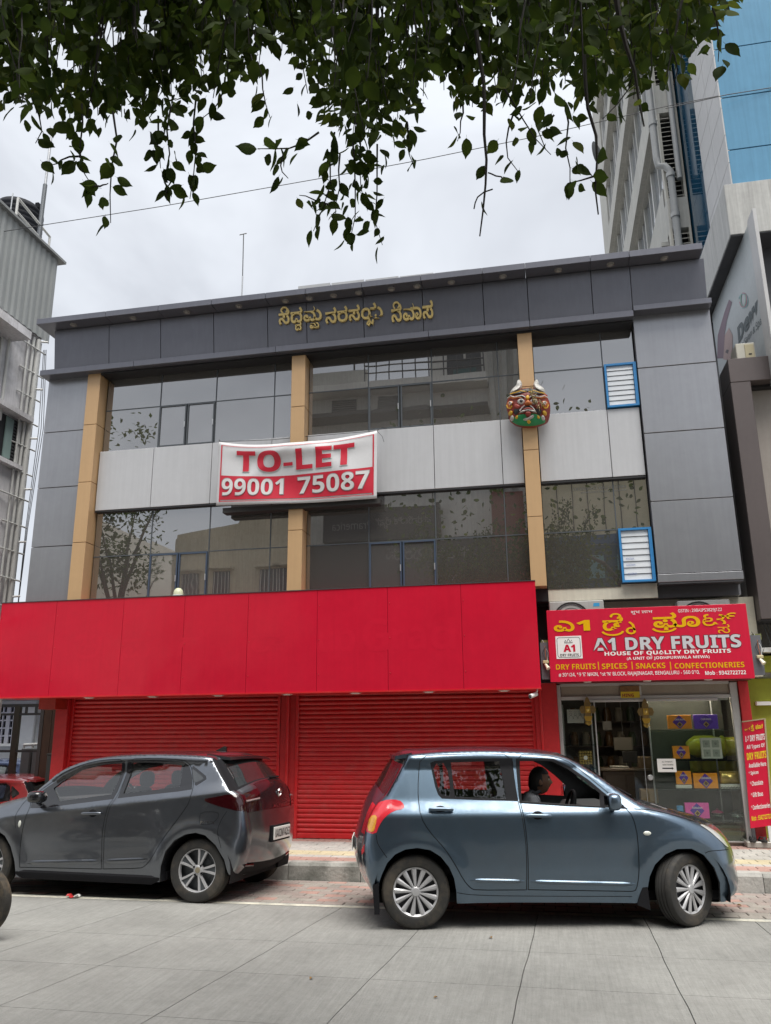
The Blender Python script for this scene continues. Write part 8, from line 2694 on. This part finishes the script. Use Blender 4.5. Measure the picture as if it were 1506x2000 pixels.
def twig(P3, r0, r1, step, size, yelp, pri, part=False, skip=0.0, spread=.05):
    P = [P3[0]]
    # resample
    L = [0]
    for a, b in zip(P3[:-1], P3[1:]):
        L.append(L[-1] + (b - a).length)
    n = max(4, int(L[-1] / .10))
    pts = []
    for i in range(n + 1):
        t = L[-1] * i / n
        for k in range(len(L) - 1):
            if L[k] <= t <= L[k + 1] + 1e-9:
                pts.append(P3[k].lerp(P3[k + 1], (t - L[k]) / max(1e-6, L[k + 1] - L[k])) + Vector((rt.gauss(0, .006), rt.gauss(0, .006), 0)))
                break
    rr_ = [r0 + (r1 - r0) * i / (len(pts) - 1) for i in range(len(pts))]
    if part:
        tube('twig', pts, rr_, TWIG, tree, 6)
    else:
        v, f = tube_data(pts, rr_, 4)
        k0 = len(twv)
        twv.extend(v)
        twf.extend([tuple(q + k0 for q in g_) for g_ in f])
    t = skip
    while t < L[-1]:
        i = min(len(pts) - 2, int(t / L[-1] * (len(pts) - 1)))
        s = t / L[-1] * (len(pts) - 1) - i
        q = pts[i].lerp(pts[i + 1], s)
        q = q + Vector((rt.uniform(-1, 1), rt.uniform(-1, 1), rt.uniform(-.5, .3))) * spread
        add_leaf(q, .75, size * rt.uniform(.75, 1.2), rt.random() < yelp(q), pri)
        t += step * rt.uniform(.6, 1.4)
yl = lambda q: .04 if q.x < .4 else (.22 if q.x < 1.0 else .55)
u = -90.0
while u < 1440:
    b = bnd(u)
    d = rt.uniform(3.2, 5.0)
    for rep in range(3):
        du = rt.uniform(-60, 60)
        ue = u + du
        vb = bnd(ue)
        if ue > 1445 or vb < -30:
            continue
        v1 = vb - abs(rt.gauss(0, 60)) - (0 if rep == 0 else rt.uniform(0, 130)) - 14
        d1 = d + rt.uniform(-.5, .5)
        p0 = atd(u + rt.uniform(-40, 40), -170, d1 + rt.uniform(-.2, .2))
        pm_ = atd((u + ue) / 2 + rt.uniform(-20, 20), (-170 + v1) / 2, d1)
        p1 = atd(ue, v1, d1 + rt.uniform(-.1, .1))
        twig([p0, pm_, p1], .006, .002, .026, .074, yl, 0, spread=.085)
    u += rt.uniform(10, 16)
for i in range(1500):
    # the dense inner part of the hanging crown
    uu = rt.uniform(-60, 1420)
    top = bnd(uu) - 45
    if top < -60:
        continue
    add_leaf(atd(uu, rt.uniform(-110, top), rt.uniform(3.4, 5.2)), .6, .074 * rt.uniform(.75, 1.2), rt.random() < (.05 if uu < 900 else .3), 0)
SPR = [([(160, 200), (156, 300), (162, 352), (180, 366)], 3.3, .05, .0), ([(156, 305), (115, 318), (95, 325)], 3.3, .045, .0), ([(225, 220), (222, 320), (216, 380), (215, 435)], 3.2, .055, .1), ([(180, 362), (215, 360)], 3.2, .05, .0),
       ([(385, 190), (378, 300), (372, 390)], 3.6, .032, .0), ([(335, 210), (326, 320), (322, 392)], 3.5, .034, .0), ([(310, 230), (308, 300), (318, 330)], 3.5, .04, .0), ([(618, 258), (590, 280), (560, 292), (500, 290)], 3.1, .05, .05),
       ([(560, 292), (545, 330), (565, 350)], 3.1, .05, .0), ([(655, 260), (645, 330), (640, 400), (610, 450)], 3.5, .040, .0), ([(640, 400), (600, 385), (585, 380)], 3.5, .04, .0), ([(690, 270), (695, 360), (690, 440), (680, 475)], 3.6, .036, .0),
       ([(740, 280), (735, 370), (732, 430), (745, 480)], 3.6, .036, .0), ([(700, 240), (705, 320), (712, 400)], 3.8, .034, .0), ([(790, 240), (800, 300), (805, 325)], 3.7, .04, .0), ([(665, 300), (660, 360), (660, 430)], 3.7, .036, .0),
       ([(970, 150), (1010, 215), (1045, 268), (1080, 300)], 3.3, .06, .1), ([(1165, 343), (1140, 352), (1110, 362)], 3.2, .045, .0), ([(1105, 200), (1110, 260), (1118, 330), (1112, 370)], 3.2, .045, .0), ([(1000, 220), (985, 300), (1010, 335)], 3.4, .06, .0),
       ([(1085, 225), (1050, 250), (1065, 290)], 3.3, .045, .0), ([(905, 200), (898, 250), (893, 275)], 3.5, .05, .0), ([(1385, 20), (1408, 70), (1400, 118)], 3.2, .05, .0), ([(1300, 60), (1325, 120), (1318, 165)], 3.2, .05, .0),
       ([(1240, 90), (1230, 170), (1180, 235)], 3.3, .05, .0), ([(440, 150), (430, 205), (395, 230)], 3.5, .05, .0), ([(505, 120), (515, 190), (525, 230)], 3.4, .06, .0), ([(60, 180), (85, 240), (75, 280)], 3.4, .05, .0)]
for pts, d, st_, sk in SPR:
    twig([atd(a, b, d + .02 * i) for i, (a, b) in enumerate(pts)], .0045, .0016, st_ * .58, .070, yl, 2, part=True, skip=sk, spread=.035)
# bare hanging twigs
for pts, d, r0, st_, sk in (([(930, 60), (944, 180), (953, 330), (952, 390), (944, 425), (938, 462)], 3.3, .011, .30, .55), ([(1138, 110), (1152, 220), (1166, 300), (1168, 345), (1172, 420)], 3.2, .009, .30, .40), ([(1195, -60), (1212, 50), (1240, 150), (1262, 245)], 3.1, .014, .16, .2),
                            ([(262, -60), (264, 20), (268, 75)], 3.4, .014, .12, .0), ([(1345, -40), (1310, 90), (1300, 150)], 3.2, .007, .12, .1), ([(953, 368), (935, 384), (926, 410)], 3.3, .003, .09, .05), ([(953, 338), (970, 345), (984, 352)], 3.3, .003, .1, .05)):
    twig([atd(a, b, d) for a, b in pts], r0, .003, st_, .075, yl, 2, part=True, skip=sk, spread=.015)
# crown above and behind the viewpoint, outside the picture; thickened to shade the leaves
for i in range(1500):
    a = rt.uniform(0, 2 * math.pi); rr_ = math.sqrt(rt.random())
    p = Vector((1.2 + 3.4 * rr_ * math.cos(a), -1.3 + 2.5 * rr_ * math.sin(a), 5.4 + rt.uniform(-.9, 1.1)))
    add_leaf(p, .5, .14, rt.random() < .1, -1)
for i in range(800):
    # unseen leaves added above the frame to keep sun off the hanging branches
    y = rt.uniform(2.0, 5.2)
    p = Vector((rt.uniform(-4.2, 3.2) + .1 * y, y, 2.45 + 1.13 * y + rt.uniform(0, 1.5)))
    add_leaf(p, .3, .15, rt.random() < .1, -1)
for i in range(450):
    # leaves along the forward limbs, above the frame
    L = limbs[rt.randrange(3)]
    k = rt.randrange(len(L) - 1)
    p = Vector(L[k]).lerp(Vector(L[k + 1]), rt.random()) + Vector((rt.gauss(0, .3), rt.gauss(0, .3), rt.uniform(.0, .7)))
    add_leaf(p, .5, .10, rt.random() < .1, -1)
order = []
for i, (M4, k, mt_, pri) in enumerate(leaves):
    uu, vv_, z = px_of(M4.translation)
    if pri >= 0 and -20 < uu < 1526 and -10 < vv_ < 2000:
        order.append((-(pri * 400 + (vv_ - bnd(uu))), i))
order.sort()
single = {i for _, i in order[:300]}
mv, mf, mi = [], [], []
for i, (M4, k, mt_, pri) in enumerate(leaves):
    if i in single:
        o = bpy.data.objects.new('leaf', LME[(k, mt_.name)])
        COL.objects.link(o)
        o.parent = tree
        o.matrix_local = Matrix.Translation(-POS[tree]) @ M4
    else:
        b = len(mv)
        mv += [M4 @ Vector(v) for v in LSH[k][0]]
        mf += [tuple(q + b for q in f) for f in LSH[k][1]]
        mi += [0 if mt_ is LEAF_D else 1] * len(LSH[k][1])
cr_ = mk('crown', mv, mf, [LEAF_D, LEAF_Y], tree)
cr_.data.polygons.foreach_set('material_index', mi)
cr_.data.polygons.foreach_set('use_smooth', [True] * len(mf))
stuff(cr_)
stuff(mk('fine_twigs', twv, twf, TWIG, tree))

# tree across the street, mirrored in the lower left windows
otree = thing('street_tree', 'tree across the street mirrored in the lower left windows', 'tree', (-15.6, -3.6, .02))
tube('trunk', [(-15.6, -3.6, .02), (-15.5, -3.6, 2.5), (-15.7, -3.7, 5.2), (-15.4, -3.6, 8)], [.25, .18, .14, .06], BARK, otree, 10)
for k in range(7):
    a = k * .9
    tube('limb', [(-15.6, -3.65, 4.6 + .3 * k), (-15.6 + .8 * math.cos(a), -3.65 + .8 * math.sin(a), 6 + .5 * k), (-15.6 + 1.5 * math.cos(a), -3.65 + 1.5 * math.sin(a), 7.2 + .6 * k)], [.08, .05, .02], BARK, otree, 6)
V, Fc = [], []
for k in range(26):
    a = rt.uniform(0, 6.28); r_ = rt.uniform(.3, 1.9); c = Vector((-15.6 + r_ * math.cos(a), -3.65 + r_ * math.sin(a), rt.uniform(7.2, 10.6) if k < 24 else 13.0))
    for i in range(70):
        p = c + Vector((rt.gauss(0, .35), rt.gauss(0, .35), rt.gauss(0, .32)))
        d = Vector((rt.gauss(0, 1), rt.gauss(0, 1), rt.gauss(0, 1))).normalized()
        s, n_ = frame_of(d)
        b = len(V)
        V += [p, p + d * .10 + s * .07, p + d * .22, p + d * .10 - s * .07]
        Fc.append((b, b + 1, b + 2, b + 3))
stuff(mk('crown', V, Fc, LEAF_D, otree))

# ================================================================== motorcycle entering at the left edge
FW = atz(-50, 1836, 0)
MX, MY = FW.x, FW.y
mb = thing('motorcycle', 'motorcycle entering at the left edge, only its dusty front tyre in view', 'motorcycle', (MX - .65, MY, 0))
TYD = mat('dusty_tyre', (0.035, 0.032, 0.027), 0.85, mottle=0.3, mscale=7, dirt=(0.17, 0.125, 0.075), dscale=5, damt=.8)
for x in (MX, MX - 1.27):
    R = .295
    prof = [(R * .74, -.045), (R * .86, -.055), (R * .96, -.045), (R, -.012), (R, .012), (R * .96, .045), (R * .86, .055), (R * .74, .045)]
    w = fix_normals(mk('wheel', *lathe_data(prof, lambda a, b, h: (x + a, MY + h, R + b), 48), TYD, mb, smooth=50))
    mk('rim', *lathe_data([(R * .66, -.03), (R * .745, -.046), (R * .745, .046), (R * .66, .03), (R * .66, -.03)], lambda a, b, h: (x + a, MY + h, R + b), 36), C_RIMD, w, smooth=40)
    mk('hub', *lathe_data([(0, -.06), (.06, -.06), (.06, .06), (0, .06)], lambda a, b, h: (x + a, MY + h, R + b), 16), C_RIM, w)
    for k in range(6):
        a = math.pi * k / 3
        tube('spoke', [(x + .05 * math.cos(a), MY, R + .05 * math.sin(a)), (x + .20 * math.cos(a), MY, R + .20 * math.sin(a))], .014, C_RIMD, w, 6)
PBK = mat('motorcycle_black', (0.015, 0.015, 0.018), 0.25, coat=.6)
for sg in (-1, 1):
    tube('fork', [(MX, MY + sg * .085, .295), (MX - .24, MY + sg * .085, .86)], .024, C_RIM, mb)
    tube('swing_arm', [(MX - 1.27, MY + sg * .10, .295), (MX - .86, MY + sg * .10, .36)], .025, PBK, mb)
    tube('shock', [(MX - 1.18, MY + sg * .12, .36), (MX - 1.10, MY + sg * .12, .68)], .028, C_RIM, mb)
    tube('handlebar', [(MX - .27, MY, .95), (MX - .30, MY + sg * .20, .99), (MX - .40, MY + sg * .36, .98)], .013, PBK, mb)
    tube('footrest', [(MX - .72, MY + sg * .08, .30), (MX - .72, MY + sg * .28, .30)], .014, PBK, mb)
pts = [(MX + .30 * math.cos(rad(a)) * 1.08, MY, .295 + .30 * math.sin(rad(a)) * 1.08) for a in range(60, 190, 12)]
V, Fc = [], []
for p in pts:
    for dy in (-.06, -.035, .035, .06):
        V.append((p[0] - (0 if abs(dy) < .05 else .01), MY + dy, p[2] - (0 if abs(dy) < .05 else .015)))
Fc = [(i * 4 + j, i * 4 + j + 1, i * 4 + j + 5, i * 4 + j + 4) for i in range(len(pts) - 1) for j in range(3)]
mk('mudguard', V, Fc, PBK, mb, smooth=60).location.x -= .03
tube('frame_tube', [(MX - .26, MY, .88), (MX - .50, MY, .72), (MX - 1.05, MY, .70)], .03, PBK, mb)
tube('frame_tube', [(MX - .26, MY, .84), (MX - .44, MY, .40), (MX - .86, MY, .34), (MX - .90, MY, .68)], .026, PBK, mb)
mk('fuel_tank', *superell((MX - .52, MY, .80), (.24, .13, .115), 2.6), PBK, mb, smooth=60)
mk('seat', *superell((MX - 1.02, MY, .79), (.36, .125, .055), 3), C_SEAT, mb, smooth=60)
mk('engine', *superell((MX - .62, MY, .42), (.17, .13, .15), 3.4), C_RIMD, mb, smooth=40)
mk('headlamp', *superell((MX - .20, MY, .86), (.07, .085, .09), 2.2), C_CLEAR, mb, smooth=60)
mk('tail_lamp', *superell((MX - 1.40, MY, .76), (.03, .06, .04), 2.6), C_RED, mb, smooth=60)
tube('exhaust', [(MX - .55, MY - .14, .32), (MX - .9, MY - .16, .26), (MX - 1.35, MY - .17, .34)], [.02, .03, .042], C_CHROME, mb, 10)

# ================================================================== litter on the road
DRY = mat('dry_leaf', (0.22, 0.13, 0.045), 0.8)
for (u, v, s_, rz, lab) in ((960, 1833, .045, .4, 'small dry leaf lying on the road before the blue-grey car'), (1448, 1764, .05, 1.2, 'dry orange leaf on the parking pavers by the front bumper'), (855, 1948, .03, 2.2, 'tiny dry leaf near the bottom of the road'),
                            (610, 1910, .04, 3.0, 'pale crushed leaf on the road slab near the middle')):
    p = atz(u, v, .004)
    V, Fc = LSH[0]
    c, si = math.cos(rz), math.sin(rz)
    o = mk('fallen_leaf', [(p.x + s_ * (a * c - b * si), p.y + s_ * (a * si + b * c), .006 + s_ * .8 * abs(a) + (pz(p.y) + .003 if p.y > 8.46 else 0)) for a, b, h in V], Fc, DRY)
    tag(o, lab, 'leaf', 'fallen leaves')
p = atz(143, 1752, .01)
wr = thing('wrapper', 'crumpled red and white wrapper on the road line by the dark grey car', 'litter', (p.x, p.y, .004))
V = [(p.x - .07 + .028 * i, p.y - .03 + .03 * j, .006 + rt.uniform(.0, .035)) for i in range(6) for j in range(3)]
Fc = [(i * 3 + j, (i + 1) * 3 + j, (i + 1) * 3 + j + 1, i * 3 + j + 1) for i in range(5) for j in range(2)]
mk('red_foil', V[:12], [f for f in Fc if max(f) < 12], mat('wrapper_red', (0.45, 0.03, 0.03), 0.4), wr)
mk('white_foil', V[9:], [tuple(q - 9 for q in f) for f in Fc if min(f) >= 9], WHITEP, wr)
